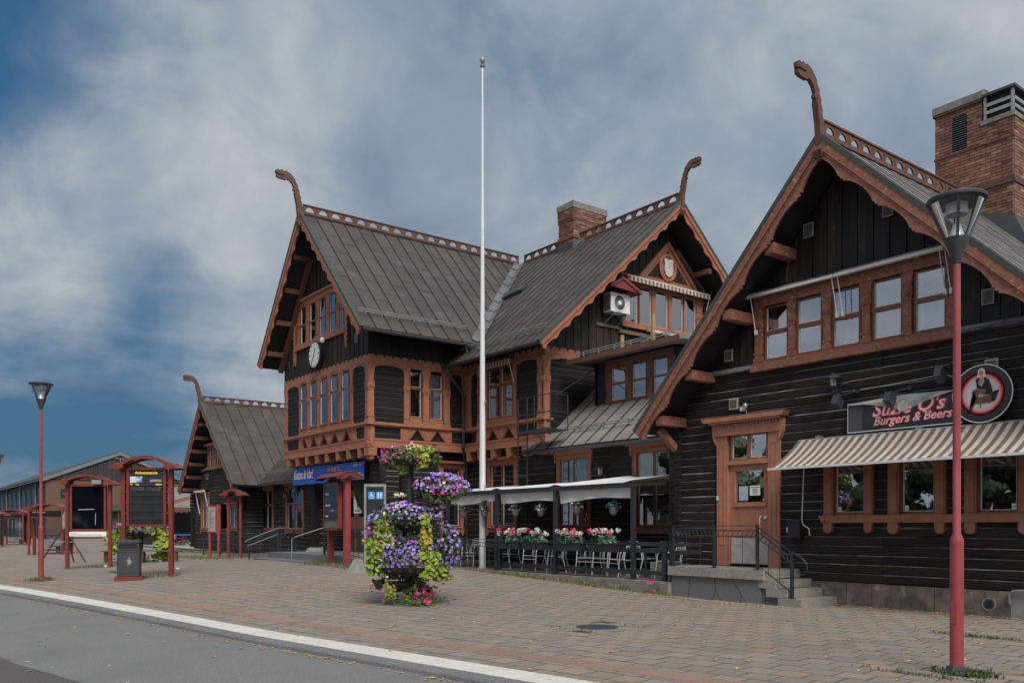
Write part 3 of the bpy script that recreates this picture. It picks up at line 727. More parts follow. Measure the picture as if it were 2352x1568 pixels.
# ---------------- roofs
def clip(poly, ax, val, keep_gt):
    out = []; n = len(poly)
    for i in range(n):
        p, q = poly[i], poly[(i + 1) % n]; ip = (p[ax] >= val) == keep_gt or p[ax] == val; iq = (q[ax] >= val) == keep_gt or q[ax] == val
        if ip: out.append(p)
        if ip != iq and p[ax] != q[ax]:
            t = (val - p[ax]) / (q[ax] - p[ax]); out.append((p[0] + (q[0] - p[0]) * t, p[1] + (q[1] - p[1]) * t))
    return out
def roof_plane(roof, key, O, U, T, region, sw=.6, sl=1.1, m=None, slab=.14, seam=(.03, .04), name='roof_sheet', slabm=None, overhang_dark=True):
    """O origin on the ridge, U unit along the ridge, T unit down the slope, region = [(s, t)] outline in metres"""
    O, U, T = Vector(O), Vector(U).normalized(), Vector(T).normalized(); Nn = U.cross(T)
    if Nn.z < 0: Nn = -Nn
    m = m or roofm
    P = lambda s, t, n: tuple(O + U * s + T * t + Nn * n)
    n = len(region); mb = MB()
    vs = [P(s, t, -.004) for s, t in region] + [P(s, t, -slab) for s, t in region]
    mb.add(vs, [tuple(range(n)), tuple(range(2 * n - 1, n - 1, -1))] + [(i, i + n, (i + 1) % n + n, (i + 1) % n) for i in range(n)])
    part('roof_slab', mb, slabm or rafter, roof)
    s0, s1 = min(p[0] for p in region), max(p[0] for p in region); t0, t1 = min(p[1] for p in region), max(p[1] for p in region)
    k = max(1, int(round((s1 - s0) / sw))); w_ = (s1 - s0) / k; sm = MB()
    for i in range(k):
        a, b = s0 + i * w_, s0 + (i + 1) * w_; strip = clip(clip(region, 0, a, True), 0, b, False)
        if len(strip) < 3: continue
        off = (0 if i % 2 else .42) * sl + rnd.uniform(-.03, .03) * sl
        t = t0 - sl + off
        while t < t1:
            q = clip(clip(strip, 1, max(t, t0 - 1), True), 1, t + sl, False)
            if len(q) >= 3 and max(p[1] for p in q) - min(p[1] for p in q) > .05:
                # each sheet rises 5 mm to its lower edge and laps the next
                cs, ct_ = sum(p[0] for p in q) / len(q), sum(p[1] for p in q) / len(q)
                C0 = Vector(P(cs, ct_, 0)); nq = len(q); jt = rnd.uniform(-.0015, .0015)
                tops = [P(p[0], p[1], .004 + .007 * (p[1] - t) / sl + jt) for p in q]; bots = [P(p[0], p[1], -.002) for p in q]
                me = bpy.data.meshes.new('roof_sheet'); allv = [tuple(Vector(v) - C0) for v in tops + bots]
                me.from_pydata(allv, [], [tuple(range(nq))] + [(j, j + nq, (j + 1) % nq + nq, (j + 1) % nq) for j in range(nq)])
                me.materials.append(m); me.update()
                if me.polygons[0].normal.dot(Nn) < 0: me.flip_normals()
                piece(key, name, me, roof, Matrix.Translation(C0))
            t += sl
        # standing seam on the strip's first edge
        tt = [p[1] for p in clip(clip(region, 0, a - 1e-4, True), 0, a + .012, False)]
        if tt and i: 
            ta, tb = min(tt), max(tt)
            for e in (0,):
                hw = seam[0] / 2; h = seam[1]; vs = [P(a + x, t_, z) for t_ in (ta, tb) for x, z in ((-hw, 0), (hw, 0), (hw * .6, h), (-hw * .6, h))]
                sm.add(vs, [(0, 1, 2, 3), (7, 6, 5, 4), (0, 4, 5, 1), (1, 5, 6, 2), (2, 6, 7, 3), (3, 7, 4, 0)])
    if sm.v: part('standing_seams', sm, roofs, roof, kind='stuff')
def barge(parent, xf, top, bot, w_, d0, d1, m, period=.95, edge=True):
    """scalloped bargeboard from top=(u,z) to bot=(u,z); boards hang below that line"""
    (ua, za), (ub, zb) = top, bot; Ln = math.hypot(ub - ua, zb - za); du, dz = (ub - ua) / Ln, (zb - za) / Ln
    nu, nz_ = (dz, -du) if (-du) < 0 else (-dz, du)
    if nz_ > 0: nu, nz_ = -nu, -nz_
    k = max(3, int(round(Ln / period))); pts = [(ua, za), (ub, zb)]
    low = []
    for i in range(k):
        for x, dp in ((0, 1.0), (.055, .90), (.075, .99), (.13, .90), (.24, .80), (.40, .73), (.58, .72), (.75, .79), (.88, .90), (.92, .98), (.945, .90)):
            low.append(((i + x) / k * Ln, dp * w_))
    low.append((Ln, w_ * .72))
    pts2 = [(ua + du * l + nu * h, za + dz * l + nz_ * h) for l, h in low]
    mb = MB(xf); mb.prism([(ua, za)] + pts2 + [(ub, zb)], d0, d1)
    # upper moulding
    q = [(ua, za), (ub, zb), (ub + nu * w_ * .42, zb + nz_ * w_ * .42), (ua + nu * w_ * .42, za + nz_ * w_ * .42)]
    mb.prism(q, d1 - .004, d1 + .035)
    q = [(ua + nu * w_ * .47, za + nz_ * w_ * .47), (ub + nu * w_ * .47, zb + nz_ * w_ * .47), (ub + nu * w_ * .53, zb + nz_ * w_ * .53), (ua + nu * w_ * .53, za + nz_ * w_ * .53)]
    mb.prism(q, d1 - .004, d1 + .014)
    b = part('bargeboard', mb, m, parent)
    if edge:
        mb = MB(xf); q = [(ua - nu * .085, za - nz_ * .085), (ub - nu * .085, zb - nz_ * .085), (ub, zb), (ua, za)]
        mb.prism(q, d0 - .05, d1 + .05); part('roof_edge', mb, roofe, parent)
    return b
def cresting(parent, xf, u0, u1, z, m=None, step=.5, h=.34, th=.035):
    mb = MB(xf); n = int(round((u1 - u0) / step)); s = (u1 - u0) / n
    for i in range(n):
        a = u0 + i * s; b = a + s; r = s * .33; c = (a + b) / 2; zb = z + .07
        arc = [(c + r * math.cos(math.pi * k / 8), zb + r * 1.1 * math.sin(math.pi * k / 8)) for k in range(9)]
        mb.prism([(b, zb), (b, z + h), (a, z + h), (a, zb)] + arc[::-1], -th / 2, th / 2)
        mb.box(a, a + .03, -th * .9, th * .9, z + .02, z + h - .03)
    mb.box(u0, u1, -.05, .05, z - .02, zb - .001); mb.box(u0, u1, -.045, .045, z + h - .002, z + h + .035)
    return part('ridge_cresting', mb, m or fasc, parent)
def dragon(parent, xf, s=1., m=None, mirror=1):
    """carved dragon-head finial: local (forward, across, up) mapped by xf(forward, across, z)"""
    # neck outline (f, z)
    fr_ = [(.06, -.42), (.10, -.10), (.13, .25), (.20, .62), (.235, .72), (.29, .74), (.30, .80), (.26, .83), (.33, .98), (.44, 1.06), (.52, 1.07)]
    head = [(.56, 1.03), (.80, 1.04), (.90, 1.08), (.91, 1.15), (.84, 1.17), (.92, 1.20), (.93, 1.30), (.82, 1.36), (.78, 1.32), (.70, 1.37), (.62, 1.33), (.54, 1.36), (.44, 1.32)]
    back = []
    pts = [(.44, 1.32), (.30, 1.22), (.18, 1.04), (.10, .84), (.045, .64), (.0, .44), (-.05, .24), (-.10, .02), (-.13, -.2), (-.14, -.42)]
    for (a, b), (c, d) in zip(pts[:-1], pts[1:]):
        back += [(a, b), (a + (c - a) * .55 - .035, b + (d - b) * .55 - .005), (a + (c - a) * .75, b + (d - b) * .75)]
    back.append(pts[-1])
    pl = [(f * s, z * s) for f, z in fr_ + head + back[1:]]
    mb = MB(lambda u, d, z: xf(u, d, z)); mb.prism(pl, -.045 * s, .045 * s)
    # broader inner core of the neck, collar and brow
    mb.prism([(f * s, z * s) for f, z in ((.085, -.40), (.15, .25), (.24, .66), (.20, .80), (.12, .70), (.04, .30), (-.06, -.05), (-.10, -.40))], -.07 * s, .07 * s)
    mb.prism([(f * s, z * s) for f, z in ((.62, 1.18), (.88, 1.19), (.86, 1.30), (.64, 1.31))], -.068 * s, .068 * s)
    mb.prism([(f * s, z * s) for f, z in ((-.16, -.48), (.10, -.48), (.16, -.34), (.10, -.22), (-.12, -.22))], -.10 * s, .10 * s)
    return part('dragon_finial', mb, m or fasc, parent)
_BM = []
def brick_set():
    if not _BM:
        for m in brickm:
            mb = MB(); mb.add([(-.5, 0, 0), (.5, 0, 0), (.5, 0, 1), (-.5, 0, 1), (-.5, -1, 0), (.5, -1, 0), (.5, -1, 1), (-.5, -1, 1)], [(4, 5, 6, 7), (0, 4, 7, 3), (1, 2, 6, 5), (3, 7, 6, 2), (0, 1, 5, 4)])
            _BM.append(mesh_from(mb, m, recalc=False, name='brick'))
    return _BM
def brick_face(key, parent, F, u0, u1, z0, z1, L=.245, H=.078, holes=(), wts=(5, 3, 2, 1)):
    ms = brick_set(); n = int(round((z1 - z0) / H)); H = (z1 - z0) / n; g = .012
    for i in range(n):
        z = z0 + i * H
        for a, b in spans(u0, u1, z + H / 2, holes):
            x = a + (0 if i % 2 else -L * .5)
            while x < b:
                p, q = max(x, a), min(x + L, b)
                if q - p > .04:
                    piece(key, 'brick', rnd.choices(ms, wts)[0], parent, F.mtx((p + q) / 2, rnd.uniform(-.003, .003), z + g / 2, q - p - g, .018, H - g))
                x += L
def snow_guard(parent, pts, n_br, m=None):
    """two rails on brackets along an eave"""
    mb = MB(); m = m or galv; p, q, up = Vector(pts[0]), Vector(pts[1]), Vector(pts[2])
    for k in (.6, 1.): mb.tube([p + up * k, q + up * k], .018, 6)
    for i in range(n_br):
        c = p + (q - p) * ((i + .5) / n_br); mb.beam(c, c + up * 1.1, .05, .03, (q - p)); mb.beam(c - Vector((up.x, up.y, 0)) * .0, c + Vector((0, 0, -.02)) + up * .1, .06, .06)
    return part('snow_guard', mb, m, parent)
def vent_grille(parent, F, u0, u1, z0, z1, m=None):
    mb = F.mb(); mb.box(u0, u1, .0, .028, z0, z1); n = 8
    part('vent', mb, m or concg, parent)
    mb = F.mb()
    for i in range(n): z = z0 + .03 + (z1 - z0 - .06) * i / n; mb.box(u0 + .025, u1 - .025, .028, .034, z, z + (z1 - z0 - .06) / n * .45)
    part('vent_slats', mb, blackd, parent)
def wall_lamp(label, F, u, z, s=1., group=None):
    p = F.pt(u, 0, z); t = thing('wall_lamp', label, 'lamp', p, 0 if F.kind == 'f' else R(90), group)
    mb = MB(); mb.box(-.07 * s, .07 * s, -.06 * s, 0, -.10 * s, .14 * s); mb.tube([(0, -.05 * s, .02 * s), (0, -.16 * s, -.05 * s), (0, -.22 * s, 0), (0, -.22 * s, .1 * s)], .018 * s, 6); part('bracket', mb, blackm, t, local=True)
    mb = MB(); c = (0, -.22 * s, 0)
    mb.lathe([(.03 * s, .06 * s), (.065 * s, .10 * s), (.07 * s, .13 * s)], c, n=10); part('holder', mb, blackm, t, local=True)
    mb = MB(); mb.lathe([(.06 * s, .13 * s), (.07 * s, .30 * s)], c, n=10); part('shade_glass', mb, mat('lamp_milk_glass', (.35, .37, .38), rough=.3) if 'lamp_milk_glass' not in MATS else MATS['lamp_milk_glass'], t, local=True)
    mb = MB(); mb.lathe([(.19 * s, .29 * s), (.185 * s, .305 * s), (.06 * s, .38 * s), (.02 * s, .40 * s)], c, n=14); part('cap', mb, greym, t, local=True)
    for k in range(4):
        a = k * math.pi / 2 + .8; mb = MB(); mb.tube([(c[0] + .07 * s * math.cos(a), c[1] + .07 * s * math.sin(a), .12 * s), (c[0] + .08 * s * math.cos(a), c[1] + .08 * s * math.sin(a), .3 * s)], .008 * s, 4); part('cage_bar', mb, blackm, t, local=True)
    return t
# ================================================================ right building: gabled log house with the burger restaurant
RV = 16.1; FR = Face('f', RV)
rb = thing('restaurant_building', 'black log house with a steep gable, dragon finial and striped awning at the right', 'building', (-10, RV, 0))
RW0, RW1 = -14.25, -5.2
RAX, RAZ = -9.8, 9.33           # ridge
SL, SR = 1.07, .98              # left / right slopes
door_h = (-12.78, -11.62, .72, 3.80)
wins_low = [(-10.05, -9.36), (-8.63, -7.94), (-7.19, -6.49)]
wl_z = (1.87, 3.05)
wups = [(-11.76, -11.15), (-10.95, -10.32), (-10.10, -9.46), (-9.22, -8.58), (-8.37, -7.74)]
holes = [(-13.02, -11.36, .5, 3.86)] + [(a - .14, b + .14, wl_z[0] - .16, wl_z[1] + .12) for a, b in wins_low]
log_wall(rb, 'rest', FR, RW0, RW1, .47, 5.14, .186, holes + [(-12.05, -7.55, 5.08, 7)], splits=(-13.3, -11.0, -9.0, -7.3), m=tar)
# log ends crossing at the left corner
mb = FR.mb()
for i in range(19):
    z = .5 + i * .186
    mb.box(-14.52, -14.24, -.10, .10 + rnd.uniform(-.012, .012), z + .005, z + .178)
    mb.box(-14.33, -14.17, .02, .13 + rnd.uniform(-.02, .02), z + .09, z + .26)
part('log_ends', mb, tar, rb)
# plinth
plb = backing(rb, FR, RW0, RW1, -.1, .46, [], d0=-.3, d1=-.02, name='plinth', m=plinthm)
x = -10.7
for k, (w_, m_) in enumerate(((.95, plinthm), (.55, plinthm), (1.25, plinthm), (.9, plinthm), (.42, plinthm), (1.75, concg), (.6, plinthm), (.9, plinthm))):
    mb = FR.mb(); mb.box(x + .006, x + w_ - .006, -.02, .05 + rnd.uniform(-.012, .012) if m_ is plinthm else .035, -.1, .455); part('plinth_stone', mb, m_, plb); x += w_
mb = FR.mb(); mb.lathe([(.12, .03), (.12, .055), (.10, .055), (.10, .045)], (-6.98, 0, .22), n=20, axis='d'); part('vent', mb, galv, rb)
mb = FR.mb()
for k in range(6): hw = .085 - abs(k - 2.5) * .012; mb.box(-6.98 - hw, -6.98 + hw, .05, .06, .15 + k * .025, .162 + k * .025)
part('vent_slats', mb, blackm, rb)
mb = FR.mb(); mb.tube([(-6.62, .07, .25), (-6.62, .09, .42), (-6.56, .09, .48), (-6.3, .09, .5), (-5.4, .09, .5)], .024, 8); part('pipe', mb, galv, rb, smooth=40)
# gable boards
zt = lambda u: RAZ - .30 - (SL * (RAX - u) if u < RAX else SR * (u - RAX))
rownz = lambda u: zt(u)
board_wall(rb, 'rest', FR, -13.62, -5.6, 5.22, zt, .172, holes=[(-12.08, -7.54, 5.0, 6.76)], mats=[tarv, tarw], worn=lambda u, z: .22 if z > 6 else .0, d=.03)
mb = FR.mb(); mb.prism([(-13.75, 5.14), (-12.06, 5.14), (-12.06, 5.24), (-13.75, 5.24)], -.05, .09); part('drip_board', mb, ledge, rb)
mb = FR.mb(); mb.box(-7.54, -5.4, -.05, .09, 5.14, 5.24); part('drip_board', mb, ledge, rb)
# row of five upper windows
mb = FR.mb()
mb.box(-12.05, -7.56, -.08, .16, 5.06, 5.20); mb.box(-12.05, -7.56, -.08, .07, 5.20, 5.27); mb.box(-12.02, -7.58, -.08, .07, 6.50, 6.74)
mb.box(-12.12, -7.5, -.02, .20, 6.74, 6.79)
ps = [(-12.03, -11.79), (-11.15, -10.95), (-10.30, -10.10), (-9.44, -9.22), (-8.58, -8.38), (-7.74, -7.56)]
for a, b in ps: pilaster(mb, a, b, 5.28, 6.50, -.06, .09, med=6.12)
part('window_surround', mb, trimw, rb)
for i, (a, b) in enumerate(wups):
    window(rb, FR, a, b, 5.28, 6.47, cols=1, rows=(1, .92), frame=False, gl=glassr, curtain=('left', None, None, 'blind', 'drape')[i] if i != 3 else None, dg=-.02, name='window', back=.6)
# things on the sill inside
mb = FR.mb(); mb.lathe([(.11, 0), (.12, .1), (.12, .52), (.07, .58), (.01, .6)], (-11.42, -.16, 5.3), n=14); part('white_shade', mb, whitepl, rb, smooth=40)
mb = FR.mb(); mb.lathe([(.10, 0), (.09, .15), (.05, .27), (.01, .33)], (-9.85, -.16, 5.3), n=12); part('white_shade', mb, whitepl, rb, smooth=40)
# roof
RFV, RBV = 15.2, 27.0
roof = bpy.data.objects.new('roof', None); link(roof, rb)
def roof_pair(roof, key, ax, az, v0, v1, sl, xr, srt, xl, m=roofm, sw=.6, sheets=1.1, right=True, seam=(.03, .04)):
    for s_, sgn, xe in ((srt, 1, xr), (sl, -1, xl)):
        Lh = abs(xe - ax); T = Vector((sgn, 0, -s_)).normalized(); Lt = Lh * math.sqrt(1 + s_ * s_)
        roof_plane(roof, key, (ax, v0, az), (0, 1, 0), T, [(0, 0), (v1 - v0, 0), (v1 - v0, Lt), (0, Lt)], sw=sw, sl=sheets, m=m, seam=seam)
roof_pair(roof, 'rest', RAX, RAZ, RFV, RBV, SL, -4.1, SR, -14.82, m=roofg, sw=.40, sheets=1.6, seam=(.05, .022))
xf = lambda u, d, z: (u, RFV + .02 - d, z)
barge(rb, xf, (RAX, RAZ - .02), (-14.85, RAZ - .02 - SL * (14.85 + RAX)), .37, 0, .05, trimw, period=1.02)
barge(rb, xf, (RAX, RAZ - .02), (-4.1, RAZ - .02 - SR * (-4.1 - RAX)), .37, .002, .052, trimw, period=1.02)
# purlin ends under the left verge, and the wall-side struts
for u in (-11.05, -12.15, -13.25, -14.15):
    zz = RAZ - .52 - SL * (RAX - u) 
    mb = MB(); mb.box(u - .11, u + .11, 15.26, 16.12, zz - .13, zz + .09)
    mb.add([(u - .10, 15.25, zz - .10), (u + .10, 15.25, zz - .10), (u + .10, 15.25, zz + .06), (u - .10, 15.25, zz + .06)], [(0, 1, 2, 3)])
    part('purlin_end', mb, trimw, rb)
mb = MB(); mb.beam((-14.35, 15.5, 3.95), (-14.3, 16.08, 3.45), .14, .14, (1, 0, 0)); part('strut', mb, trimw, rb)
cresting(rb, lambda u, d, z: (RAX + d, u, z), RFV + .1, 21.6, RAZ + .03, step=.46, h=.30)
dragon(rb, lambda f, d, z: (RAX + d, RFV + .02 - f, RAZ + .02 + z), .92, fasc)
# vents
for a, b, c, d in ((-10.74, -10.5, 7.73, 8.03), (-8.97, -8.75, 7.66, 7.95), (-7.1, -6.88, 5.56, 5.84), (-12.83, -12.6, 5.42, 5.69)):
    F2 = Face('f', RV - .045); vent_grille(rb, F2, a, b, c, d)
for a, b, c, d in ((-12.72, -12.48, 4.30, 4.56), (-7.06, -6.83, 4.32, 4.59)): vent_grille(rb, Face('f', RV - .01), a, b, c, d, m=mat('vent_beige', (.42, .38, .30)) if 'vent_beige' not in MATS else MATS['vent_beige'])
# ---- door
mb = FR.mb()
mb.box(-13.06, -12.76, -.1, .06, .70, 3.84); mb.box(-11.64, -11.34, -.1, .06, .70, 3.84); mb.box(-12.76, -11.64, -.1, .058, 3.74, 3.84); mb.box(-12.76, -11.64, -.1, .05, 3.02, 3.12)
for a in (-12.98, -11.56): # raised panels on the posts
    for q in ((a, a + .02, 1.2, 3.45), (a + .13, a + .15, 1.2, 3.45), (a, a + .15, 3.45, 3.47), (a, a + .15, 1.18, 1.2)): mb.box(q[0], q[1], .06, .072, q[2], q[3])
mb.box(-13.10, -11.30, 0, .11, 3.70, 3.84)
mb.prism([(-13.32, 4.02), (-11.16, 4.02), (-11.10, 4.12), (-13.38, 4.12)], 0, .25); mb.box(-13.2, -11.24, 0, .20, 3.97, 4.02); mb.box(-13.05, -11.35, .001, .10, 3.84, 3.97)
k = -13.02
while k < -11.4: mb.prism([(k, 3.95), (k + .06, 3.95), (k + .03, 3.88)], .10, .13); k += .085
for a, s in ((-13.06, -1), (-11.34, 1)): mb.prism([(a, 3.97), (a + s * .12, 3.97), (a + s * .10, 3.7), (a + s * .04, 3.55), (a, 3.5)][::s], .0, .10)
dsur = part('door_surround', mb, doorp, rb)
window(rb, FR, -12.70, -11.68, 3.12, 3.72, cols=2, rows=(1,), frame=False, gl=glassr, curtain=None, sash=trimw, dg=-.02, name='transom_window')
dleaf = bpy.data.objects.new('door', None); link(dleaf, rb)
mb = FR.mb(); mb.box(-12.76, -12.60, -.09, -.03, .74, 3.02); mb.box(-11.80, -11.64, -.09, -.03, .74, 3.02); mb.box(-12.60, -11.80, -.09, -.031, 2.88, 3.02); mb.box(-12.60, -11.80, -.09, -.031, 2.04, 2.16)
mb.box(-12.66, -11.74, -.03, .0, 2.06, 2.10); mb.box(-12.60, -11.80, -.09, -.05, .74, 2.04); mb.box(-12.62, -12.60, -.03, -.015, 2.16, 2.88); mb.box(-11.80, -11.78, -.03, -.015, 2.16, 2.88)
for k in range(14): a = -12.59 + k * .0567; mb.box(a, a + .048, -.05, -.043, 1.36, 2.03)
part('leaf', mb, doorp, dleaf)
mb = FR.mb(); mb.box(-12.60, -11.80, -.075, -.07, 2.16, 2.88); part('pane', mb, glassr, dleaf)
mb = FR.mb(); mb.box(-12.60, -11.80, -.50, -.49, 2.1, 2.9); part('reveal', mb, blackd, dleaf)
mb = FR.mb(); mb.box(-12.70, -11.68, -.03, -.018, .76, 1.34); part('kick_plate', mb, mat('scuffed_plate', (.50, .46, .46), (.36, .33, .33), rough=.45, scale=6, c3=(.22, .2, .2), t3=(.6, .8), s3=4), dleaf)
mb = FR.mb(); mb.tube([(-11.86, .0, 1.36), (-11.86, .06, 1.40), (-11.86, .06, 1.80), (-11.86, .0, 1.84)], .016, 8); mb.box(-11.78, -11.70, -.03, .02, 1.78, 1.84); part('handle', mb, alum, dleaf)
mb = FR.mb()
for z in (2.42, 2.55, 2.68, 2.3): mb.lathe([(.018, -.06), (.018, .05)], (-12.775, .01, z), n=8)
part('hinge', mb, galv, dleaf)
# notices behind the door glass
mb = FR.mb(); mb.box(-12.22, -11.94, -.068, -.066, 2.31, 2.53); part('notice', mb, paper, dleaf)
mb = FR.mb(); mb.box(-12.20, -11.96, -.0655, -.065, 2.485, 2.50)
for k in range(7): mb.box(-12.15, -12.02 + .03 * (k % 2), -.0655, -.065, 2.34 + k * .02, 2.348 + k * .02)
part('notice_print', mb, inkm, dleaf)
mb = FR.mb(); mb.box(-12.52, -12.27, -.068, -.066, 2.20, 2.53); part('poster', mb, mat('poster_blue', (.20, .42, .68), (.55, .50, .42), scale=9), dleaf)
mb = FR.mb(); mb.box(-11.87, -11.80, -.068, -.066, 2.18, 2.23); part('sticker', mb, paper, dleaf)
mb = FR.mb(); mb.box(-13.06, -13.0, .06, .075, 2.22, 2.32); part('bell', mb, whitepl, rb)
# ---- lower windows
mb = FR.mb(); mb.box(-10.28, -5.3, -.05, .13, 1.68, 1.83); mb.prism([(-10.34, 1.83), (-10.2, 1.83), (-10.2, 1.68), (-10.26, 1.68)], .0, .15)
lows = [(-10.26, -10.05), (-9.36, -9.17), (-8.86, -8.63), (-7.94, -7.74), (-7.40, -7.19), (-6.49, -6.30)]
for a, b in lows:
    mb.box(a, b, -.1, .075, 1.83, 3.2); mb.box(a + .03, b - .03, .075, .095, 1.86, 3.1)
    c = (a + b) / 2; r = (b - a) / 2 - .01; mb.prism([(c - r, 1.70), (c + r, 1.70)] + [(c + r * math.cos(t * math.pi / 8), 1.56 - r * math.sin(t * math.pi / 8)) for t in range(9)], -.01, .10)
for a, b in zip(lows[::2], lows[1::2]): mb.box(a[1], b[0], -.1, .07, 3.05, 3.2)
part('window_surround', mb, trim, rb)
for i, (a, b) in enumerate(wins_low):
    window(rb, FR, a, b, 1.85, 3.05, cols=1, rows=(1,), frame=False, gl=glassr, curtain='pink', dg=-.02, name='window', back=.8, fw_=.05)
    mb = FR.mb(); xs = a + .07 if i != 2 else b - .14; mb.box(xs, xs + .07, -.05, -.026, 1.91, 2.01); part('sticker', mb, paper, rb)
    text('d3', .05, MATS['blue_print'], rb, FR.pt(xs + .008, -.024, 1.94), (1, 0, 0), (0, 0, 1))
    mb = FR.mb(); xc = (b - .16, b - .13, a + .1)[i]; mb.lathe([(.04, 0), (.06, .11), (.06, .115)], (xc, -.16, 1.93), n=12); part('flower_pot', mb, whitepl, rb)
# potted plant twigs and a small red lantern inside
mb = FR.mb()
for k in range(9): a = rnd.uniform(-.14, .14); mb.tube([(-8.07, -.16, 2.03), (-8.07 + a * .5, -.15, 2.2), (-8.07 + a, -.14, 2.3 + rnd.uniform(0, .15))], .006, 4)
part('orchid', mb, mat('twig_pale', (.45, .45, .30)), rb)
mb = FR.mb(); mb.box(-8.50, -8.40, -.2, -.1, 1.93, 2.12); part('red_lantern', mb, mat('lantern_red', (.5, .03, .03)), rb)
mb = FR.mb(); mb.prism([(-7.1, 2.12), (-6.99, 2.12), (-7.045, 2.30)], -.16, -.13); part('paper_tree', mb, paper, rb)
# ---- awning
aw = thing('awning', 'brown and cream striped awning stretched over the ground floor windows', 'awning', (-8.5, RV, 3.4))
aw0, aw1 = -10.82, -4.9; nst = 66; stw = (aw1 - aw0) / nst
top = (RV - .12, 3.44); bot = (14.98, 2.80)
for i in range(nst):
    a, b = aw0 + i * stw, aw0 + (i + 1) * stw; mb = MB(); n = 6; vs = []
    for k in range(n + 1):
        t = k / n; yy = top[0] + (bot[0] - top[0]) * t; zz = top[1] + (bot[1] - top[1]) * t - .05 * math.sin(math.pi * t)
        vs += [(a, yy, zz), (b, yy, zz), (b, yy, zz - .006), (a, yy, zz - .006)]
    fs = []
    for k in range(n): o_ = k * 4; fs += [(o_, o_ + 1, o_ + 5, o_ + 4), (o_ + 3, o_ + 7, o_ + 6, o_ + 2)]
    mb.add(vs, fs); part('stripe', mb, stripew if i % 2 else stripeb, aw, recalc=False)
mb = MB(); mb.box(aw0 - .03, aw1 + .03, bot[0] - .05, bot[0] + .01, bot[1] - .04, bot[1] + .005); part('front_rail', mb, alum, aw)
mb = MB(); mb.tube([(aw0, top[0] + .02, top[1] - .03), (aw1, top[0] + .02, top[1] - .03)], .045, 10); part('roller', mb, galv, aw)
for x in (aw0 + .75, -7.3, -5.5): mb = MB(); mb.tube([(x, RV - .05, 3.1), (x - .25, 15.5, 3.0), (x + .1, 15.0, 2.80)], .02, 6); part('folding_arm', mb, alum, aw)
for x in (aw0 + .45, aw0 + 2.6): mb = MB(); mb.box(x - .06, x + .06, RV - .12, RV, 3.44, 3.50); part('bracket', mb, galv, aw)
mb = MB(); mb.tube([(-10.62, 15.9, 3.3), (-10.62, 15.8, 1.72), (-10.56, 15.76, 1.64), (-10.40, 15.72, 1.56), (-10.38, 15.72, 1.42)], .012, 6); part('crank_rod', mb, whitepl, aw)
# long box awning over the upper windows
ab = thing('box_awning', 'closed white awning box with folded arms above the five upper windows', 'awning', (-9.9, RV - .2, 6.7))
for a, b in ((-12.12, -9.92), (-9.9, -7.68)):
    mb = FR.mb(); mb.box(a, b, .20, .29, 6.69, 6.75); part('cassette', mb, whitepl, ab)
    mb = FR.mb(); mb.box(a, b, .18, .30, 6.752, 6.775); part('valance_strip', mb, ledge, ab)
for u in (-11.98, -9.98, -9.85, -7.78, -7.68):
    mb = FR.mb(); mb.tube([(u, .22, 6.69), (u + .07, .14, 5.95)], .012, 6); mb.box(u + .05, u + .10, .10, .16, 5.88, 5.98); part('arm', mb, whitepl, ab)
# ---- restaurant sign
sg = thing('shop_sign', 'dark oblong restaurant sign with pink neon lettering and a torn white sheet', 'sign', (-8.6, RV, 3.5))
SX0, SX1 = -9.68, -7.42
mb = FR.mb(); mb.box(SX0, SX1, .03, .10, 3.51, 4.08); part('panel', mb, mat('sign_black', (.018, .02, .026), (.03, .034, .04), rough=.3, scale=2), sg)
mb = FR.mb(); mb.box(SX0 - .012, SX1, .03, .108, 3.49, 3.51); mb.box(SX0 - .012, SX0, .03, .108, 3.51, 4.08); part('frame', mb, alum, sg)
mb = FR.mb(); mb.box(SX0 + .02, SX0 + .30, .10, .102, 3.53, 4.06); part('dull_patch', mb, mat('sign_grey', (.07, .075, .085)), sg)
neon1 = mat('neon_pink_print', (.92, .22, .27)); neon2 = mat('neon_dark_red_print', (.33, .015, .03)); neonw = mat('neon_white_print', (.95, .62, .62))
for m_, bo, dd in ((neon2, .022, .101), (neon1, .012, .104), (neonw, -.002, .107)):
    text("Suzie Q's", .36, m_, sg, FR.pt(-9.17, dd, 3.775), (1, 0, .02), (0, 0, 1), shear=.35, bold=bo, sx=1.05, extr=.001)
    text('Burgers & Beers', .235, m_, sg, FR.pt(-9.14, dd, 3.60), (1, 0, .02), (0, 0, 1), shear=.35, bold=bo * .6, sx=.98, extr=.001)
# torn sheet over the top edge
mb = FR.mb(); vs = []; lo = [(SX0, 4.05), (-9.3, 4.03), (-8.95, 3.96), (-8.75, 3.90), (-8.63, 3.87), (-8.55, 3.81), (-8.42, 3.84), (-8.2, 3.93), (-7.9, 4.01), (-7.55, 4.09)]
hi = [(SX0, 4.08), (-9.3, 4.10), (-8.95, 4.12), (-8.75, 4.13), (-8.63, 4.14), (-8.55, 4.14), (-8.42, 4.14), (-8.2, 4.13), (-7.9, 4.12), (-7.55, 4.11)]
for i, ((a, z0), (b, z1)) in enumerate(zip(lo, hi)): vs += [(a, .13 + .05 * math.sin(i * 1.7), z0), (b, .125 + .02 * math.sin(i), (z0 + z1) / 2), (b, .10, z1)]
mb.add(vs, [(3 * i + k, 3 * i + 3 + k, 3 * i + 4 + k, 3 * i + 1 + k) for i in range(9) for k in range(2)]); part('torn_sheet', mb, mat('torn_sheet', (.42, .43, .43), (.30, .31, .31), rough=.5, scale=4), sg)
